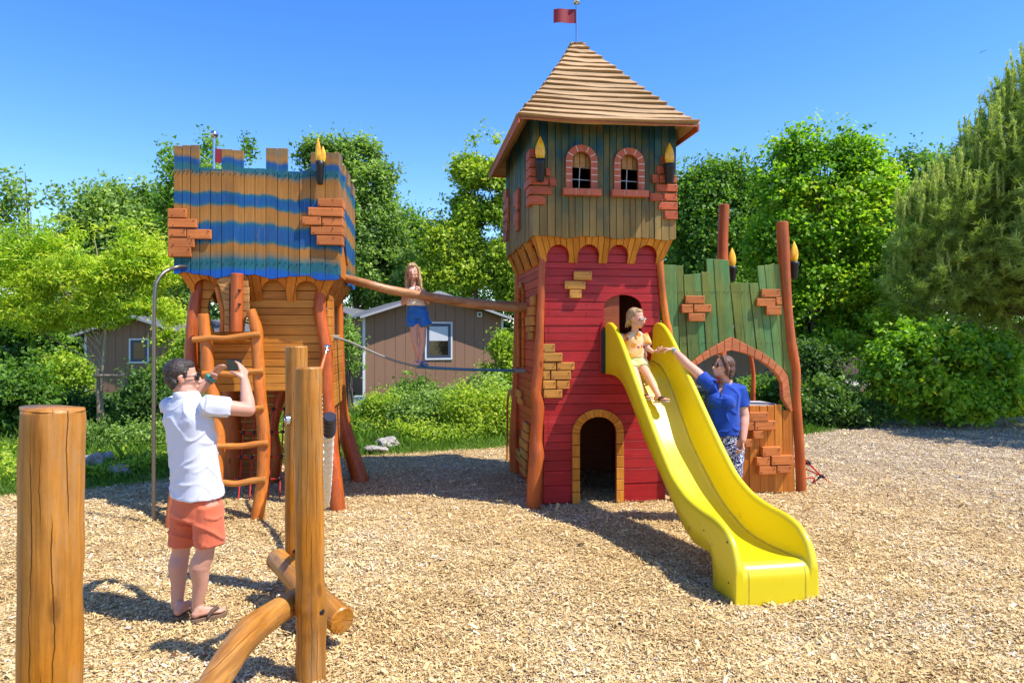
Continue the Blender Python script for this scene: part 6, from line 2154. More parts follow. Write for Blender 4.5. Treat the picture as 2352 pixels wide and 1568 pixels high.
s = Flesh()
s.loft([(P(956, 702, dg_ + .05), Rt, Ft, .130, .10), (P(953, 684, dg_ + .05), Rt, Ft, .122, .092), (P(951, 669, dg_ + .06), Rt, Ft, .122, .088), (P(950, 660, dg_ + .06), Rt, Ft, .075, .065)], 26, 2.2)
me, co_ = fuse('top', s, .007, 3, folds(.005, 30, 3, (.2, .1, 1)))
put(GR, 'top', me, dots2())
s = Flesh()
s.loft([(P(957, 703, dg_ + .05), Rt, Ft, .132, .10), (P(959, 722, dg_ + .05), Rt, Ft, .150, .115), (P(960, 732, dg_ + .05), Rt, Ft, .15, .115)], 26)
s.cuff([P(949, 718, dg_ + .04), P(947, 736, dg_ + .03), P(945, 752, dg_ + .02)], [.085, .084, .082]); s.cuff([P(969, 718, dg_ + .04), P(973, 735, dg_ + .03), P(979, 750, dg_ + .02)], [.085, .086, .088])
me, co_ = fuse('shorts', s, .007, 3, folds(.009, 26, 15, (.6, .1, 1)))
put(GR, 'shorts', me, cloth('blue_satin', (.012, .12, .42), .2, .38))
mb = MB()
for heel, toe, k in ((P(969, 838, 8.93), P(954, 836, 8.80), 0), (P(968, 839, 8.92), P(981, 840, 8.78), 1)):
    heel = heel + Vector((0, 0, .012)); toe = toe + Vector((0, 0, .012))
    flipflop(GR, heel, toe, plain('lilac_sole' if k == 0 else 'blue_sole', (.5, .42, .55) if k == 0 else (.03, .16, .5), .7), plain('lilac_strap' if k == 0 else 'blue_strap', (.45, .33, .45) if k == 0 else (.03, .14, .45), .6))
# ================================================================ cabins and small things behind the playground
def siding(name, col):
    t = NT(name)
    n_ = t.noise(t.coords((6, 6, .8)), 2.0, 4, .6); n2 = t.noise(t.coords((1, 1, 1)), .7, 3)
    c = t.mix(n_, tuple(x * .86 for x in col), tuple(x * 1.12 for x in col))
    c = t.mix(t.math('MULTIPLY', n2, .3), c, tuple(x * .8 for x in col))
    return t.bsdf(c, .7, n_, .15, .01)


M['siding'] = siding('brown_siding', (.27, .142, .086))
M['siding_p'] = siding('pinkish_siding', (.30, .185, .13))
M['fasciagrey'] = plain('grey_fascia', (.36, .35, .35), .6)
M['roofgrey'] = plain('grey_roofing', (.11, .11, .115), .8, var=.25, scale=20, bump=.4)
M['trimw'] = plain('white_trim', (.62, .62, .63), .5)
M['frameblue'] = plain('slate_blue_frame', (.045, .06, .10), .45)
M['blind'] = plain('pale_blind', (.55, .55, .58), .7)


def pane_mat():
    t = NT('dark_window_pane')
    n_ = t.noise(t.coords((1, 1, 1)), 3, 3)
    c = t.ramp(n_, [(.4, (.012, .010, .010)), (.7, (.035, .025, .018))])
    return t.bsdf(c, .06, None, spec=.6)


M['pane'] = pane_mat()


def cabin(label, x0, x1, yd, z0, zw, zr, depth, over, mat, win=None, vent=None, trim=True, n_b=14, roofmat='roofgrey', rot=0, blind=.38):
    """gable end towards the camera: x0..x1 wide at depth yd, wall height zw, ridge zr"""
    root = thing('cabin', label, 'cabin', ((x0 + x1) / 2, yd, 0), rot, 'holiday cabins behind the playground')
    w = (x1 - x0) / 2
    zt = lambda x: zw + (zr - zw) * (1 - abs(x) / w)
    mb = MB()
    es = np.linspace(-w, w, n_b + 1)
    for a, b in zip(es[:-1], es[1:]):
        pts = [(a + .004, z0), (b - .004, z0), (b - .004, zt(b))]
        if a < -.01 and b > .01: pts.append((0, zr))
        pts.append((a + .004, zt(a)))
        mb.prism(pts, rnd.uniform(-.004, .004), .03)
    mb.prism([(-w + .006, z0), (w - .006, z0), (w - .006, zt(w) - .01), (0, zr - .012), (-w + .006, zt(w) - .01)], .032, depth)
    part('wall', mb, mat, root)
    mb = MB()
    for s_ in (-1, 1):
        sl = (zr - zw) / w
        e = (s_ * (w + over), zw - sl * over)
        p = [(0, zr + .015), e, (e[0], e[1] + .05), (0, zr + .07)]
        mb.prism(p, -.38, depth + .3)
    rf = part('roof', mb, M[roofmat], root)
    mb = MB()
    for s_ in (-1, 1):
        sl = (zr - zw) / w
        e = (s_ * (w + over + .005), zw - sl * over - .02)
        mb.prism([(s_ * .003, zr - .0), e, (e[0], e[1] + .065), (s_ * .003, zr + .085)], -.41, -.382)
    part('fascia', mb, M['fasciagrey'], rf)
    if trim:
        mb = MB()
        for s_ in (-1, 1):
            mb.box(s_ * w - .035, s_ * w + .035, -.014, .06, z0, zw)
        part('corner_trim', mb, M['trimw'], root)
    if win:
        a, b, c, d = win
        mb = MB()
        for q in ((a, b, c, c + .05), (a, b, d - .05, d), (a, a + .05, c + .0505, d - .0505), (b - .05, b, c + .0505, d - .0505)):
            mb.box(q[0], q[1], -.03, -.006, q[2], q[3])
        wn = part('window', mb, M['trimw'], root)
        mb = MB(); a2, b2, c2, d2 = a + .052, b - .052, c + .052, d - .052
        for q in ((a2, b2, c2, c2 + .08), (a2, b2, d2 - .08, d2), (a2, a2 + .08, c2 + .0805, d2 - .0805), (b2 - .08, b2, c2 + .0805, d2 - .0805)):
            mb.box(q[0], q[1], -.022, -.006, q[2], q[3])
        part('frame', mb, M['frameblue'], wn)
        mb = MB(); mb.box(a2 + .081, b2 - .081, -.014, -.008, c2 + .081, d2 - .081)
        part('pane', mb, M['pane'], wn)
        if blind:
            mb = MB(); mb.box(a2 + .082, b2 - .082, -.020, -.0145, d2 - .08 - (d - c) * blind, d2 - .082)
            part('roller_blind', mb, M['blind'], wn)
    if vent:
        mb = MB(); x, z = vent
        mb.box(x - .075, x + .075, -.03, -.006, z - .075, z + .075)
        v_ = part('vent', mb, M['trimw'], root)
        mb = MB(); mb.box(x - .035, x + .035, -.036, -.0305, z - .035, z + .035)
        part('vent_opening', mb, M['black'], v_)
    return root


D1 = 20.0
k1 = D1 / F
xl, xr = (838 - CX) * k1, (1163 - CX) * k1; xc = (xl + xr) / 2
wz = lambda y, d: H + (HZ - y) * d / F
cabin('brown clad holiday cabin with blue framed window behind the girl on the rope', xl, xr, D1, -.2, wz(728, D1), wz(676, D1), 8.0, .16, M['siding'],
      ((975 - CX) * k1 - xc, (1040 - CX) * k1 - xc, wz(826, D1), wz(739, D1)), ((1106 - CX) * k1 - xc, wz(721, D1)), rot=.36)
D2 = 24.0; k2 = D2 / F
cabin('narrow brown cabin set back behind the brown clad cabin with the blue window', (700 - CX) * k2, (842 - CX) * k2, D2, -.2, wz(740, D2), wz(690, D2) * 0 + wz(728, D2) + .35, 7.0, .25, M['siding'], trim=False)
D3 = 21.0; k3 = D3 / F
xl, xr = (197 - CX) * k3, (436 - CX) * k3; xc = (xl + xr) / 2
cabin('brown cabin with white trim half hidden behind the yellow green sapling', xl, xr, D3, -.2, wz(768, D3), wz(730, D3), 7.5, .2, M['siding'],
      ((297 - CX) * k3 - xc, (343 - CX) * k3 - xc, wz(834, D3), wz(777, D3)), blind=.0)
D4 = 23.0; k4 = D4 / F
cabin('pinkish cabin seen through the pointed archway of the green wall', (1560 - CX) * k4, (1800 - CX) * k4, D4, -.2, wz(790, D4), wz(752, D4), 6, .25, M['siding_p'], n_b=12)
D5 = 27.0; k5 = D5 / F
cabin('pale roofed far cabin between the maple stems on the right', (1800 - CX) * k5, (2010 - CX) * k5, D5, -.2, wz(790, D5), wz(744, D5), 6, .3, M['siding_p'], roofmat='trimw')
D6 = 30.0; k6 = D6 / F
M['redroof'] = plain('red_tile_roof', (.30, .10, .06), .8, var=.3, scale=15)
cabin('shaded cabin with red tiled roof deep under the left trees', (-40 - CX) * k6, (230 - CX) * k6, D6, -.2, wz(800, D6), wz(770, D6), 6, .3, M['siding'], roofmat='redroof', trim=False)

# parked car under the left trees
c_ = P(62, 860, 25)
CAR = thing('parked_car', 'dark blue car parked in the shade under the left trees', 'car', (c_.x, c_.y, .1))
mb = MB()
prof = [(-2.0, .35), (2.0, .35), (2.05, .75), (1.9, .9), (1.1, .98), (.55, 1.42), (-.9, 1.45), (-1.6, 1.02), (-2.02, .92)]
mb.prism(prof, -.8, .8)
part('body', mb, plain('blue_car_paint', (.01, .03, .12), .15, coat=1.0), CAR, bevel=.07)
mb = MB()
for s_ in (-.806, .802):
    mb.prism([(.98, .99), (.52, 1.36), (-.12, 1.38), (-.12, .99)], s_, s_ + .004); mb.prism([(-.2, .99), (-.2, 1.38), (-.86, 1.38), (-1.4, 1.02)], s_, s_ + .004)
part('side_windows', mb, M['pane'], CAR)
for sx in (-1.25, 1.25):
    for sy in (-.72, .72):
        mb = MB(); mb.tube([(sx, sy - .11, .31), (sx, sy + .11, .31)], .31, n=20, sub=1)
        wh = part('wheel', mb, M['black'], CAR)
        mb = MB(); mb.tube([(sx, sy - .125, .31), (sx, sy + .125, .31)], .18, n=14, sub=1)
        part('rim', mb, M['steel'], wh)

# pale utility box beside the cabin
ub = P(826, 925, 15.5)
UB = thing('utility_box', 'small pale blue utility box in the greenery left of the brown cabin', 'utility box', (ub.x, ub.y, .05))
mb = MB(); mb.box(-.11, .11, -.09, .09, 0, .48)
part('cabinet', mb, plain('pale_blue_paint', (.42, .50, .62), .5), UB, bevel=.008)
mb = MB(); mb.box(-.12, .12, -.10, .10, .482, .52)
part('lid', mb, plain('grey_lid', (.35, .37, .4), .5), UB, bevel=.008)

# young tree stakes
st = P(254, 960, 13.0)
STK = thing('tree_stake_frame', 'two weathered stakes joined by a crossbar holding the yellow green sapling', 'tree stakes', (st.x, st.y, 0))
k_ = 13.0 / F
M['stake'] = log_wood('weathered_stake', (.26, .19, .12), (.33, .25, .17), cracks=False, rough=.8, coat=0)
for px in (226, 282):
    mb = MB(); mb.tube([((px - 254) * k_, 0, 0), ((px - 254) * k_, 0, 1.3)], .035, n=10, sub=1, wob=.1)
    part('stake', mb, M['stake'], STK)
mb = MB(); mb.tube([((219 - 254) * k_, -.06, wz(862, 13)), ((288 - 254) * k_, -.06, wz(862, 13))], .03, n=10, sub=1)
part('crossbar', mb, M['stake'], STK)
# fence behind the left hedge
fp_ = P(152, 920, 16.5)
FN = thing('wooden_fence', 'grey weathered rail fence between hedge and sapling on the left', 'fence', (fp_.x, fp_.y, 0))
for i in range(5):
    mb = MB(); mb.tube([(-.9 * i + .05, 0, 0), (-.9 * i + .05, 0, 1.0)], .05, n=10, sub=1); part('post', mb, M['stake'], FN)
mb = MB(); mb.box(-4, .1, -.09, -.055, .55, .72); part('rail', mb, M['stake'], FN)
fp_ = P(1760, 900, 19.5)
FN = thing('wooden_fence', 'low pale rail fence seen through the pointed archway', 'fence', (fp_.x, fp_.y, 0))
for i in range(-2, 4):
    mb = MB(); mb.tube([(.9 * i, 0, 0), (.9 * i, 0, 1.0)], .05, n=10, sub=1); part('post', mb, M['stake'], FN)
for z_ in (.35, .7):
    mb = MB(); mb.box(-2.2, 3.4, -.09, -.055, z_, z_ + .12); part('rail', mb, M['stake'], FN)

# rocks in the border
def rock(px, py, sx, sz, label, seed):
    g_ = G(px, py, .05)
    bm = bmesh.new(); bmesh.ops.create_icosphere(bm, subdivisions=4, radius=1)
    for v in bm.verts:
        n1 = mnoise.noise(v.co * 1.3 + Vector((seed * 5, 0, 0))); n2 = mnoise.noise(v.co * 4 + Vector((0, seed, 0)))
        v.co *= 1 + .35 * n1 + .10 * n2
        v.co.x *= sx; v.co.y *= sx * .7; v.co.z *= sz
    me = bpy.data.meshes.new('rock'); bm.to_mesh(me); bm.free()
    o = part('rock', me, M['rock']); o.location = (g_.x, g_.y, .05 + sz * .3)
    o.rotation_euler = (0, 0, seed)
    tag(o, label, 'rock', 'border rocks')


def rockmat():
    t = NT('lichen_stone'); n1 = t.noise(t.coords((1, 1, 1)), 6, 6, .65); n2 = t.noise(t.coords((1, 1, 1)), 30, 4)
    return t.bsdf(t.ramp(t.math('ADD', t.math('MULTIPLY', n1, .7), t.math('MULTIPLY', n2, .3)), [(.3, (.13, .11, .09)), (.5, (.30, .27, .23)), (.7, (.46, .43, .38))]), .9, n1, .6, .03)


M['rock'] = rockmat()
for a in ((212, 1078, .17, .17, 'pale rock nearest the stout timber post in the left border', 1), (246, 1062, .16, .13, 'dark humped rock between two paler rocks in the left border', 2), (276, 1086, .17, .10, 'flat pale rock lying at the lawn edge beside the steel pole', 3),
          (846, 985, .26, .13, 'long grey rock at the upper left of the shrub border', 4), (890, 1020, .28, .10, 'low tan rock in the grass in front of the shrubs', 5), (864, 1034, .20, .06, 'small flat rock at the lawn edge right of the striped tower', 6)):
    rock(*a)

# ================================================================ vegetation
def nz3(p, s, seed):
    out = np.zeros(len(p))
    for k in range(6):
        a, b = k * 2.4 + seed, k * 1.3 + seed * .7
        f = s * (1 + .31 * k)
        out += np.sin(f * (p[:, 0] * math.cos(a) * math.cos(b) + p[:, 1] * math.sin(a) * math.cos(b) + p[:, 2] * math.sin(b)) + seed + k * 1.9)
    return out / 6 * 1.6


def unit(v): return v / np.maximum(np.linalg.norm(v, axis=1, keepdims=True), 1e-9)


def leaf_quads(rng, c, nrm, L, Wd, fold=.25, droop=0.0):
    n = len(c)
    t = rng.normal(size=(n, 3)); t -= nrm * (t * nrm).sum(1, keepdims=True); t = unit(t)
    if droop: t[:, 2] -= droop; t = unit(t)
    s = unit(np.cross(nrm, t))
    L = L[:, None]; Wd = Wd[:, None]
    up = nrm * Wd * fold
    return np.stack([c - t * L * .5, c + s * Wd * .5 + up - t * L * .08, c + t * L * .5 - up * .6, c - s * Wd * .5 + up - t * L * .08], 1)


def crown_mesh(name, rng, blobs, n_leaf, leaf, ratio=.62, clump=22, clump_r=.30, up=.55, hole=-.25, hs=1.6, shell=.45, tint=(.5, .16), seed=0, flatten=1.0, droop=0.0, origin=None):
    """blobs: rows cx,cy,cz,rx,ry,rz in world space"""
    B = np.array(blobs, float)
    w = (B[:, 3] * B[:, 4] + B[:, 3] * B[:, 5] + B[:, 4] * B[:, 5]); w /= w.sum()
    nc = int(n_leaf / clump * 1.9)
    bi = rng.choice(len(B), nc, p=w)
    d = unit(rng.normal(size=(nc, 3)))
    r = shell + (1 - shell) * rng.random(nc) ** .6
    r *= 1 + .12 * rng.normal(size=nc)
    spr = rng.random(nc) < .16; r[spr] *= rng.uniform(1.05, 1.32, spr.sum())
    cc = B[bi, :3] + d * r[:, None] * B[bi, 3:]
    cc[spr, 2] += rng.uniform(0, 1.6, spr.sum()) * clump_r
    keep = (nz3(cc, hs, seed) > hole) & (cc[:, 2] > .15)
    cc, d = cc[keep][: int(n_leaf / clump)], d[keep][: int(n_leaf / clump)]
    nc = len(cc)
    tc = np.clip(tint[0] + tint[1] * rng.normal(size=nc) + .22 * nz3(cc, 1.1, seed + 3), 0, 1)
    i = np.repeat(np.arange(nc), clump); n = len(i)
    off = rng.normal(size=(n, 3)) * clump_r * .55 * rng.uniform(.5, 1.3, nc)[i][:, None]; off[:, 2] *= flatten
    c = cc[i] + off
    nrm = unit(rng.normal(size=(n, 3)) * .75 + d[i] * .45 + np.array([0, 0, up]))
    L = leaf * rng.lognormal(0, .22, n)
    V = leaf_quads(rng, c, nrm, L, L * ratio * rng.uniform(.8, 1.2, n), droop=droop)
    tl = np.clip(tc[i] + rng.normal(0, .09, n), 0, 1)
    V = V.reshape(-1, 3)
    if origin is not None: V = V - np.array(origin)
    return mesh_np(name, V, np.arange(4 * n).reshape(-1, 4), np.repeat(tl, 4)), cc


def pxblobs(lst, d, dd=.9):
    out = []
    for b in lst:
        px, py, rx, ry = b[:4]; dl = d + (b[4] if len(b) > 4 else 0)
        p = P(px, py, dl)
        out.append((p.x, p.y, p.z, rx * dl / F, (rx + ry) / 2 * dl / F * dd, ry * dl / F))
    return out


GREENS = {
    'mid': [(0, (.020, .050, .010)), (.35, (.045, .105, .016)), (.65, (.085, .165, .022)), (1, (.15, .23, .035))],
    'dark': [(0, (.012, .034, .010)), (.4, (.030, .072, .016)), (.7, (.055, .11, .022)), (1, (.10, .16, .035))],
    'yellow': [(0, (.05, .09, .010)), (.35, (.11, .18, .018)), (.65, (.19, .26, .025)), (1, (.30, .34, .045))],
    'lime': [(0, (.07, .13, .010)), (.35, (.15, .25, .016)), (.65, (.24, .35, .022)), (1, (.34, .42, .04))],
    'grey': [(0, (.042, .082, .024)), (.4, (.085, .15, .038)), (.7, (.14, .215, .055)), (1, (.22, .29, .095))],
    'pine': [(0, (.055, .088, .020)), (.4, (.125, .18, .038)), (.7, (.21, .275, .066)), (1, (.31, .38, .13))],
    'maple': [(0, (.030, .085, .008)), (.4, (.075, .17, .012)), (.7, (.16, .27, .018)), (1, (.30, .38, .03))],
}
for k_ in GREENS:
    GREENS[k_] = [(p_, tuple(min(.62, x * gf) for x, gf in zip(c_, (2.25, 2.1, 1.8)))) for p_, c_ in GREENS[k_]]
    M['leaf_' + k_] = tint_mat('leaves_' + k_, GREENS[k_], .55, .42, .35)
M['bark'] = plain('grey_brown_bark', (.14, .105, .075), .9, var=.4, scale=14, bump=.8)
M['bark_pale'] = plain('pale_bark', (.30, .25, .16), .85, var=.25, scale=14, bump=.5)


def tree(name, label, cat, base, blobs, n_leaf, leaf, green, trunk_r=.12, n_br=7, group=None, stems=1, bark='bark', seed=0, tops=None, **kw):
    rng = np.random.default_rng(seed + 100)
    r_ = random.Random(seed)
    root = thing(name, label, cat, (base[0], base[1], 0), 0, group)
    o = Vector((base[0], base[1], 0))
    me, cc = crown_mesh('crown', rng, blobs, n_leaf, leaf, seed=seed, origin=o, **kw)
    part('crown', me, M['leaf_' + green], root)
    mb = MB()
    ctr = np.average(np.array(blobs)[:, :3], axis=0)
    topz = max(b[2] + b[5] * .15 for b in blobs)
    for s_ in range(stems):
        off = Vector((r_.uniform(-.3, .3), r_.uniform(-.3, .3), 0)) * (stems > 1)
        b0 = off + Vector((0, 0, -.1))
        top = Vector((ctr[0], ctr[1], topz)) - o + Vector((r_.uniform(-.3, .3), 0, 0)) + off
        path = [b0, b0.lerp(top, .25) + Vector((r_.uniform(-.1, .1), 0, 0)), b0.lerp(top, .6) + Vector((r_.uniform(-.2, .2), 0, 0)), top]
        mb.tube(path, [trunk_r, trunk_r * .8, trunk_r * .5, trunk_r * .12], n=10, wob=.12, seed=seed)
        for k in range(n_br):
            tgt = Vector(cc[r_.randrange(len(cc))]) - o
            t_ = r_.uniform(.25, .75)
            s0 = path[0].lerp(top, t_)
            if tgt.z < s0.z + .15: continue
            i = 1 if t_ < .6 else 2
            mid = s0.lerp(tgt, .5) + Vector((0, 0, .12 * (tgt - s0).length * r_.uniform(-.2, 1)))
            rr = trunk_r * (.45 - .3 * t_)
            mb.tube([s0, mid, tgt], [rr, rr * .6, rr * .18], n=6, sub=4)
    part('trunk', mb, M[bark], root)
    return root


def bush(name, label, cat, px, py, d, blobs, n_leaf, leaf, green, seed, group=None, **kw):
    b = P(px, py, d)
    rng = np.random.default_rng(seed + 500)
    root = thing(name, label, cat, (b.x, b.y, 0), 0, group)
    o = Vector((b.x, b.y, 0))
    bl = pxblobs(blobs, d)
    me, cc = crown_mesh('foliage', rng, bl, n_leaf, leaf, seed=seed, origin=o, **{**dict(clump=14, clump_r=.16, hs=3.2, hole=-.35, shell=.5), **kw})
    part('foliage', me, M['leaf_' + green], root)
    mb = MB(); r_ = random.Random(seed)
    for k in range(7):
        tgt = Vector(cc[r_.randrange(len(cc))]) - o
        mb.tube([(r_.uniform(-.15, .15), r_.uniform(-.1, .1), -.05), Vector((tgt.x * .4, tgt.y * .4, tgt.z * .55)), tgt], [.018, .012, .004], n=6, sub=3)
    part('stems', mb, M['bark'], root)
    return root


gb = lambda px, d: ((px - CX) / F * d, d)
tree('airy_tree', 'airy tree with open branches against the sky at the far left edge', 'tree', gb(95, 24), pxblobs([(25, 470, 55, 50), (112, 400, 36, 24), (130, 450, 30, 34), (30, 420, 30, 20), (60, 520, 60, 40), (60, 600, 95, 60), (0, 540, 60, 60), (-40, 480, 60, 70)], 24), 3400, .15, 'grey', .09, 26, seed=1, clump=8, clump_r=.30, shell=.05, hole=.0)
tree('domed_tree', 'dense domed dark tree left of the striped tower', 'tree', gb(270, 27), pxblobs([(275, 515, 100, 75), (200, 590, 85, 80), (355, 555, 70, 90), (240, 470, 45, 32), (315, 468, 55, 32), (270, 650, 150, 110), (380, 640, 70, 100)], 27), 42000, .17, 'grey', .3, 8, seed=2, clump=20, clump_r=.42, hole=-.5)
tree('broadleaf_tree', 'tall broadleaf tree whose thin top shows over the striped battlements', 'tree', gb(480, 24), pxblobs([(480, 440, 90, 70), (483, 345, 16, 30), (572, 345, 14, 30), (392, 400, 18, 45), (400, 480, 40, 60), (480, 560, 120, 110), (390, 345, 12, 14)], 24), 17000, .13, 'mid', .2, 12, seed=3, clump=10, clump_r=.3, hole=-.4)
tree('broadleaf_tree', 'tall grey green tree rising just right of the striped tower', 'tree', gb(830, 33), pxblobs([(825, 365, 48, 45), (850, 430, 62, 60), (735, 355, 50, 30), (770, 400, 60, 60), (850, 520, 75, 80), (800, 570, 90, 100), (880, 630, 80, 90), (800, 680, 100, 60)], 33), 56000, .175, 'grey', .2, 10, seed=4, clump=16, clump_r=.36, hole=-.28)
tree('broadleaf_tree', 'dark tree standing behind the girl on the rope', 'tree', gb(940, 36), pxblobs([(940, 560, 50, 70), (965, 610, 45, 60), (930, 660, 90, 80), (890, 590, 50, 70)], 36), 26000, .19, 'mid', .2, 8, seed=5, clump=16, clump_r=.45, hole=-.5)
tree('yellowish_tree', 'yellow green tree directly left of the red tower', 'tree', gb(1100, 31), pxblobs([(1130, 350, 42, 34), (1085, 400, 48, 40), (1140, 430, 50, 60), (1060, 470, 50, 40), (1110, 520, 70, 60), (1040, 560, 60, 55), (1150, 580, 60, 70), (1060, 640, 90, 50), (1000, 620, 40, 45), (1180, 640, 60, 60)], 31), 48000, .17, 'yellow', .17, 12, seed=6, clump=14, clump_r=.34, hole=-.08, hs=1.6)
tree('broadleaf_tree', 'dark rounded tree between the red tower and the maple', 'tree', gb(1640, 26), pxblobs([(1640, 430, 60, 55), (1585, 470, 55, 70), (1700, 450, 60, 60), (1640, 540, 120, 100), (1740, 520, 50, 80), (1640, 660, 130, 90)], 26), 40000, .15, 'mid', .22, 9, seed=7, clump=16, clump_r=.4, hole=-.45)
tree('maple_tree', 'bright green maple with several stems right of the green castle wall', 'tree', gb(1880, 19), pxblobs([(1835, 360, 60, 45), (1945, 365, 70, 50), (1800, 440, 75, 70), (1895, 440, 90, 80), (1990, 440, 75, 70), (1850, 540, 110, 90), (1960, 540, 110, 90), (1790, 560, 70, 90), (1850, 650, 120, 90), (1960, 660, 110, 90), (1850, 760, 110, 60), (1970, 760, 80, 50)], 19), 90000, .105, 'maple', .08, 9, stems=4, seed=8, clump=14, clump_r=.26, up=.85, hole=-.42, hs=2.2, flatten=.65, ratio=.85)
tree('broadleaf_tree', 'dark tree top peeping out between maple and pine', 'tree', gb(2110, 30), pxblobs([(2100, 400, 50, 50), (2150, 430, 70, 70), (2080, 470, 60, 70), (2120, 560, 110, 110)], 30), 24000, .17, 'mid', .25, 6, seed=9, clump=16, clump_r=.42, hole=-.5)
# the yellow green sapling with feathery leaves
tree('feathery_sapling', 'young yellow green feathery tree tied between two stakes on the left', 'tree', (P(245, 970, 13.05).x, 13.05), pxblobs([(40, 600, 60, 60, .6), (85, 640, 75, 45), (25, 690, 60, 70, .5), (130, 570, 50, 22), (190, 610, 60, 26, -.3), (140, 690, 75, 34), (290, 545, 55, 18), (300, 640, 70, 26, .3), (230, 730, 80, 24), (360, 600, 46, 20), (350, 700, 70, 26, -.3), (395, 660, 26, 50), (400, 730, 24, 40), (270, 590, 40, 16), (120, 740, 70, 26), (200, 630, 130, 110), (330, 625, 100, 95), (60, 620, 120, 110, .3), (110, 710, 120, 60)], 13.05, .8), 44000, .10, 'lime', .045, 26, bark='bark_pale', seed=10, ratio=.24, clump=16, clump_r=.17, up=.8, hole=-.2, hs=3.6, shell=.1, flatten=.55, droop=.35)

# bushes and hedges
B_ = [
    ('hedge', 'dense clipped hedge behind the stout timber post', 'hedge', 40, 1000, 12.0, [(20, 930, 75, 75), (75, 930, 45, 65), (-60, 930, 70, 80)], 16000, .075, 'mid'),
    ('round_bush', 'round bright bush between hedge and brown cabin', 'bush', 150, 910, 16, [(150, 865, 48, 52), (120, 890, 40, 40), (185, 880, 30, 40)], 8000, .08, 'yellow'),
    ('dark_bush', 'dark glossy bush right of the staked sapling', 'bush', 345, 990, 12.5, [(345, 915, 48, 65), (310, 940, 36, 55), (385, 930, 30, 65)], 9000, .07, 'dark'),
    ('low_shrub', 'low dark shrub below the fence on the left', 'bush', 170, 970, 13.5, [(150, 950, 50, 34), (210, 960, 45, 36), (250, 970, 40, 28)], 8000, .065, 'dark'),
    ('low_shrub', 'low leafy shrub in front of the stakes by the rocks', 'bush', 300, 1045, 11.3, [(250, 1020, 55, 30), (310, 1030, 50, 28), (210, 1010, 30, 25), (360, 1030, 40, 30)], 7000, .055, 'grey'),
    ('leafy_bush', 'tall leafy bush closing the gap beneath the far left trees', 'bush', 60, 900, 23, [(20, 800, 90, 60), (120, 820, 80, 50), (180, 790, 50, 50), (60, 740, 90, 60), (150, 750, 60, 50)], 16000, .15, 'mid'),
    ('leafy_bush', 'leafy bush against the roof of the half hidden left cabin', 'bush', 400, 900, 18.5, [(395, 800, 34, 60), (430, 820, 40, 70), (400, 870, 50, 50)], 9000, .10, 'yellow'),
    ('broad_shrub', 'tall pale shrub against the foot of the brown cabin wall', 'bush', 1060, 960, 16.5, [(1050, 925, 56, 40), (1120, 915, 50, 44), (1000, 935, 40, 34), (900, 935, 50, 28)], 13000, .07, 'grey'),
    ('broad_shrub', 'small rounded shrub between the rocks and the cabin window', 'bush', 930, 1045, 12.9, [(930, 1005, 48, 28), (990, 1015, 40, 26), (1050, 1015, 50, 26), (1120, 1015, 46, 28)], 9000, .06, 'yellow'),
    ('slim_shrub', 'slim pale shrub beside the right leg of the striped tower', 'bush', 806, 860, 16, [(803, 790, 18, 34), (812, 830, 18, 24), (797, 760, 10, 20)], 1500, .075, 'grey'),
    ('ivy_mound', 'dark climbing mound against the wall of the brown cabin', 'bush', 955, 960, 17.5, [(950, 915, 55, 34), (995, 930, 40, 30), (930, 945, 40, 24)], 7000, .085, 'mid'),
    ('broad_shrub', 'broad light green shrub nearest the striped tower in the border', 'bush', 890, 1010, 14.0, [(870, 950, 45, 32), (905, 965, 55, 40), (850, 985, 30, 26)], 11000, .058, 'yellow'),
    ('broad_shrub', 'broad light green shrub in the middle of the border below the cabin', 'bush', 985, 1030, 13.6, [(960, 965, 60, 46), (1020, 960, 50, 46), (985, 1005, 60, 30)], 15000, .055, 'grey'),
    ('broad_shrub', 'broad light green shrub pressed against the left side of the red tower', 'bush', 1100, 1030, 13.2, [(1080, 955, 60, 52), (1140, 965, 45, 56), (1100, 1005, 70, 30)], 17000, .055, 'yellow'),
    ('corner_bush', 'bushy plant at the right corner of the brown cabin', 'bush', 1158, 900, 18, [(1160, 800, 28, 34), (1150, 850, 40, 44), (1170, 880, 34, 30)], 6000, .09, 'yellow'),
    ('beech_hedge', 'large leafy beech hedge under the pine on the right', 'hedge', 2160, 970, 14.6, [(2070, 840, 70, 70), (2165, 830, 80, 80), (2260, 850, 75, 75), (2330, 880, 70, 70), (2130, 910, 120, 55), (2240, 915, 110, 50), (2030, 900, 50, 60), (2120, 780, 40, 25), (2215, 785, 36, 26), (2010, 850, 40, 40), (2300, 810, 40, 30)], 30000, .115, 'maple'),
    ('yellow_shrub', 'yellow tinged shrub between maple and hedge', 'bush', 2010, 800, 16.5, [(2010, 755, 60, 30), (1960, 780, 40, 30), (2080, 745, 50, 25)], 6000, .09, 'lime'),
    ('dark_bush', 'dark shaded bush at the foot of the maple', 'bush', 1900, 990, 14.6, [(1880, 930, 60, 50), (1940, 950, 60, 45), (1850, 960, 40, 40), (1990, 960, 40, 34)], 11000, .08, 'dark'),
    ('dark_bush', 'dark evergreen bush right behind the tallest red post', 'bush', 1840, 930, 16.0, [(1850, 850, 45, 70), (1900, 860, 50, 60), (1830, 900, 50, 50)], 9000, .09, 'dark'),
    ('dark_bush', 'shaded bush seen through the archway of the green wall', 'bush', 1780, 920, 17.0, [(1770, 895, 50, 26), (1720, 905, 40, 22)], 4000, .085, 'mid'),
]
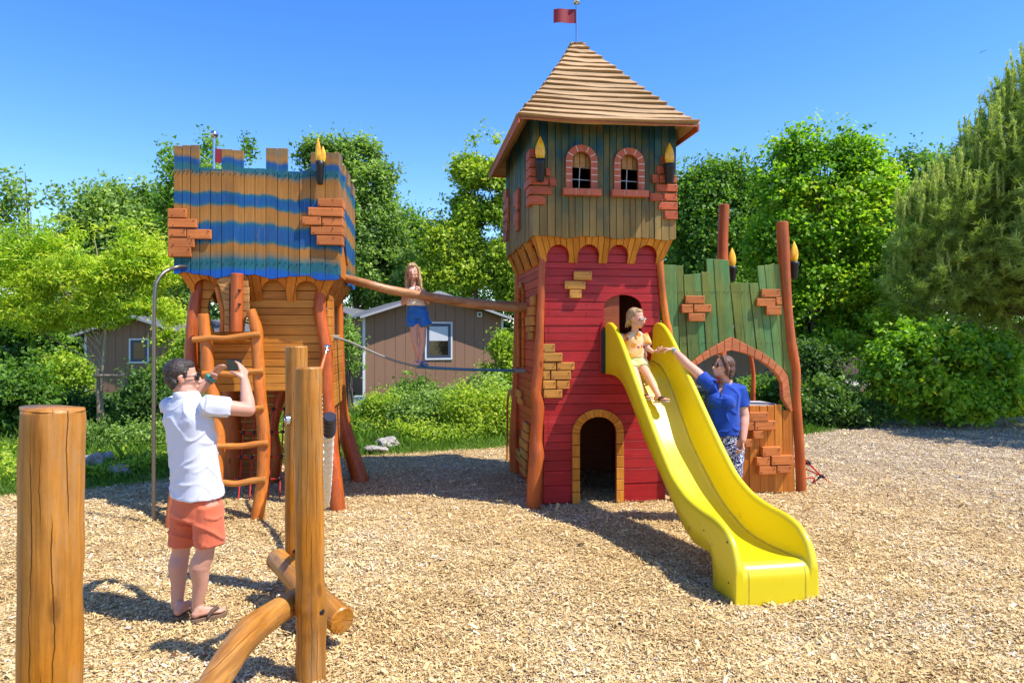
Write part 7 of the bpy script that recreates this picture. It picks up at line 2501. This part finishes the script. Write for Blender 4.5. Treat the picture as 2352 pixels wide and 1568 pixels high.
for i, (nm, lb, ct_, px, py, d, bl, n_, lf_, gr) in enumerate(B_):
    bush(nm, lb, ct_, px, py, d, bl, n_, lf_, gr, i + 20, {'broad_shrub': 'light green shrubs in the border', 'dark_bush': 'dark bushes round the playground', 'low_shrub': 'low shrubs in the left border', 'leafy_bush': 'leafy bushes behind the left border'}.get(nm))

# the pine: needle shoots and upright candles
PN = P(2420, 900, 16.0)
PINE = thing('pine_tree', 'large spreading pine with upright candle shoots at the right edge', 'tree', (PN.x, PN.y, 0))
rng = np.random.default_rng(77)
pbl = np.array(pxblobs([(2440, 300, 150, 170), (2400, 420, 190, 200), (2330, 430, 130, 130), (2220, 520, 120, 130), (2130, 560, 75, 110), (2300, 620, 190, 130), (2150, 660, 110, 90), (2420, 640, 220, 150), (2500, 500, 200, 260)], 16.0, .85) + [(11.9, 13.2, 4.6, 1.5, 1.5, 1.1), (12.6, 12.0, 5.2, 1.7, 1.5, 1.3), (11.2, 13.6, 3.6, .8, 1.2, .7)])
w = pbl[:, 3] * pbl[:, 5]; w /= w.sum()
ns = 10500
bi = rng.choice(len(pbl), ns, p=w); d = unit(rng.normal(size=(ns, 3))); r = .35 + .65 * rng.random(ns) ** .55
sc0 = pbl[bi, :3] + d * r[:, None] * pbl[bi, 3:]
keep = nz3(sc0, 2.4, 5) > -.6
sc0, d, r = sc0[keep], d[keep], r[keep]; ns = len(sc0)
sdir = unit(d * .55 + np.array([0, 0, .55]) + rng.normal(size=(ns, 3)) * .25)
SLn = rng.uniform(.22, .46, ns)
nn = 48
i = np.repeat(np.arange(ns), nn)
t_ = rng.random(len(i))
base = sc0[i] + sdir[i] * (SLn[i] * t_)[:, None]
rad = rng.normal(size=(len(i), 3)); rad -= sdir[i] * (rad * sdir[i]).sum(1, keepdims=True); rad = unit(rad)
nd = unit(rad * .75 + sdir[i] * rng.uniform(.35, 1.0, len(i))[:, None])
nl = rng.uniform(.10, .18, len(i))[:, None]
sd = unit(np.cross(nd, rng.normal(size=(len(i), 3)))) * .0085
V = np.stack([base - sd, base + sd, base + nd * nl + sd * .3, base + nd * nl - sd * .3], 1)
tn = np.clip(rng.normal(.45, .15, ns)[i] + rng.normal(0, .1, len(i)), 0, 1)
# candles at the upper outside
nc = 620
bi = rng.choice(len(pbl), nc * 6, p=w); dd = unit(rng.normal(size=(nc * 6, 3))); dd[:, 2] = np.abs(dd[:, 2]) + .25; dd = unit(dd); cb = pbl[bi, :3] + dd * pbl[bi, 3:] * .98
ins = np.zeros(len(cb), bool)
for q in pbl: ins |= (((cb - q[:3]) / q[3:]) ** 2).sum(1) < .93
cb = cb[~ins][:nc]; nc = len(cb)
ch = rng.uniform(.25, .85, nc)
cd = unit(np.stack([rng.normal(0, .10, nc), rng.normal(0, .10, nc), np.ones(nc)], 1))
mcn = 110
j = np.repeat(np.arange(nc), mcn); t_ = rng.random(len(j))
base = cb[j] + cd[j] * (ch[j] * t_)[:, None] - np.array([0, 0, .05])
rad = rng.normal(size=(len(j), 3)); rad[:, 2] *= .2; rad = unit(rad)
nd = unit(rad * .55 + cd[j]); nl = rng.uniform(.06, .10, len(j))[:, None]
sd = unit(np.cross(nd, rng.normal(size=(len(j), 3)))) * .011
V2 = np.stack([base - sd, base + sd, base + nd * nl + sd * .5, base + nd * nl - sd * .5], 1)
tn2 = np.clip(rng.normal(.85, .1, len(j)), 0, 1)
VV = np.concatenate([V, V2]).reshape(-1, 3) - np.array([PN.x, PN.y, 0])
me = mesh_np('crown', VV, np.arange(len(VV)).reshape(-1, 4), np.repeat(np.concatenate([tn, tn2]), 4))
part('crown', me, tint_mat('pine_needles', GREENS['pine'], .6, .3, .3), PINE)
mb = MB()
M['cone'] = plain('red_brown_cones', (.22, .06, .03), .7)
o = Vector((PN.x, PN.y, 0))
mb.tube([(0, 0, -.1), (.05, 0, 1.5), (0, 0, 3.2), (.1, 0, 5.6)], [.16, .14, .10, .02], n=12, wob=.12)
r_ = random.Random(5)
for k in range(46):
    tg = Vector(sc0[r_.randrange(ns)]) - o
    z0 = max(.7, min(4.8, tg.z * r_.uniform(.55, .85)))
    s0 = Vector((.03, 0, z0))
    mb.tube([s0, s0.lerp(tg, .5) + Vector((0, 0, -.08)), tg], [.04 * (1 - z0 / 7), .025, .008], n=6, sub=4)
part('trunk', mb, M['bark'], PINE)
for k in range(60):
    cn = MB()
    tg = Vector(sc0[r_.randrange(ns)]) - o
    cn.lathe(tg, [(.008, -.035), (.024, -.02), (.027, 0), (.016, .03), (.004, .045)], 8)
    part('cone', cn, M['cone'], PINE)

# a street lamp post glimpsed behind the hedge
lp_ = P(2147, 800, 18)
LP = thing('street_lamp', 'slim pale grey lamp post glimpsed between pine and hedge', 'street lamp', (lp_.x, lp_.y, 0))
mb = MB(); mb.tube([(0, 0, 0), (0, 0, wz(712, 18))], [.05, .04], n=12, sub=1); part('post', mb, M['trimw'], LP)
mb = MB(); mb.lathe((0, 0, wz(712, 18)), [(.04, 0), (.11, .04), (.12, .22), (.02, .3)], 14); part('lamp_head', mb, M['trimw'], LP)

# far wood closing the view
rng = np.random.default_rng(9)
fb2 = []
for k in range(95):
    px = -250 + 2850 * k / 94 + rng.uniform(-20, 20); dd = 42 + rng.uniform(-3, 9)
    top = np.interp(px, [-250, 0, 150, 400, 700, 1000, 1200, 1500, 1750, 2000, 2200, 2600], [640, 640, 640, 600, 540, 575, 545, 470, 450, 430, 420, 420]) + rng.uniform(-25, 25)
    p = P(px, top, dd); rr = rng.uniform(1.5, 2.5)
    for zz in np.arange(p.z - rr, 0, -1.9):
        fb2.append((p.x + rng.uniform(-.8, .8), dd + rng.uniform(-1, 1), zz, rr, rr, rr * 1.1))
me, _ = crown_mesh('far_wood', rng, fb2, 190000, .24, clump=26, clump_r=.5, hole=-.6, hs=1.0, tint=(.4, .18), seed=4)
o = part('far_wood', me, M['leaf_dark']); tag(o, kind='stuff')

# grass along the edge of the chips and under the shrubs
rng = np.random.default_rng(21)
n = 150000
x = rng.uniform(-11, 13, n); k = rng.gamma(1.3, 1.5, n) - .15
y = edge_y(x) + k + rng.normal(0, .08, n)
pt_ = vnoise(x, y, 1.1, 3.0)
kp = (k < 9) & (rng.random(n) < np.clip(.75 + pt_, .1, 1)) & ~((x > 6.5) & (k < .5) & (rng.random(n) < .85))
x, y, k = x[kp], y[kp], k[kp]; n = len(x)
z = gz(x, y) + .01
h = rng.gamma(4, .022, n) * (1 + .5 * np.clip(vnoise(x, y, .9, 1), 0, 1)) * np.clip(.5 + k * .6, .4, 1.3)
a = rng.uniform(0, 6.283, n); ln = rng.uniform(.15, .8, n) * h
wx, wy = np.cos(a) * .006, np.sin(a) * .006
b = rng.uniform(0, 6.283, n)
dx, dy = np.cos(b) * ln, np.sin(b) * ln
V = np.stack([np.stack([x - wx, y - wy, z], 1), np.stack([x + wx, y + wy, z], 1), np.stack([x + wx * .6 + dx * .4, y + wy * .6 + dy * .4, z + h * .6], 1), np.stack([x + dx, y + dy, z + h], 1)], 1)
tn = np.clip(rng.normal(.5, .18, n) + .25 * vnoise(x, y, .8, 5), 0, 1)
me = mesh_np('grass', V.reshape(-1, 3), np.arange(4 * n).reshape(-1, 4), np.repeat(tn, 4))
M['grass'] = tint_mat('grass_blades', [(0, (.05, .10, .012)), (.4, (.10, .21, .018)), (.75, (.18, .32, .03)), (1, (.34, .38, .10))], .6, .35, .3)
o = part('grass', me, M['grass']); tag(o, kind='stuff')
# leafy weeds between the rocks and shrubs
n = 26000
x = rng.uniform(-9.5, 3.2, n); k = .35 + rng.gamma(1.6, .9, n); y = edge_y(x) + k
kp = vnoise(x, y, 1.3, 9) > -.1; x, y = x[kp], y[kp]; n = len(x)
z = gz(x, y) + rng.uniform(.02, .30, n) * np.clip(.4 + vnoise(x, y, 1.0, 2) + .4, .2, 1)
c = np.stack([x, y, z], 1)
L = rng.uniform(.03, .08, n)
V = leaf_quads(rng, c, unit(rng.normal(size=(n, 3)) * .6 + np.array([0, 0, .9])), L, L * .6)
me = mesh_np('ground_cover', V.reshape(-1, 3), np.arange(4 * n).reshape(-1, 4), np.repeat(np.clip(rng.normal(.5, .2, n), 0, 1), 4))
o = part('ground_cover', me, M['leaf_yellow']); tag(o, kind='stuff')

# a bird high in the sky
bp = P(2256, 119, 60)
BD = MB()
BD.add([(0, .05, 0), (.0, -.45, .05), (0, .35, 0), (.55, .08, .18), (.95, -.12, .10), (.30, -.12, .08), (-.45, .10, -.20), (-.75, -.1, -.36), (-.25, -.14, -.08)], [(0, 3, 4, 5), (0, 8, 7, 6)])
BD.tube([(0, -.45, .0), (0, -.2, .0), (0, .15, 0), (0, .34, .0)], [.02, .07, .08, .02], n=8)
BIRD = part('bird', BD, M['black']); BIRD.location = bp; BIRD.scale = (.42, .42, .42); BIRD.rotation_euler = (0, 0, -.6)
tag(BIRD, 'tiny dark bird flying high in the sky above the maple and pine', 'bird')
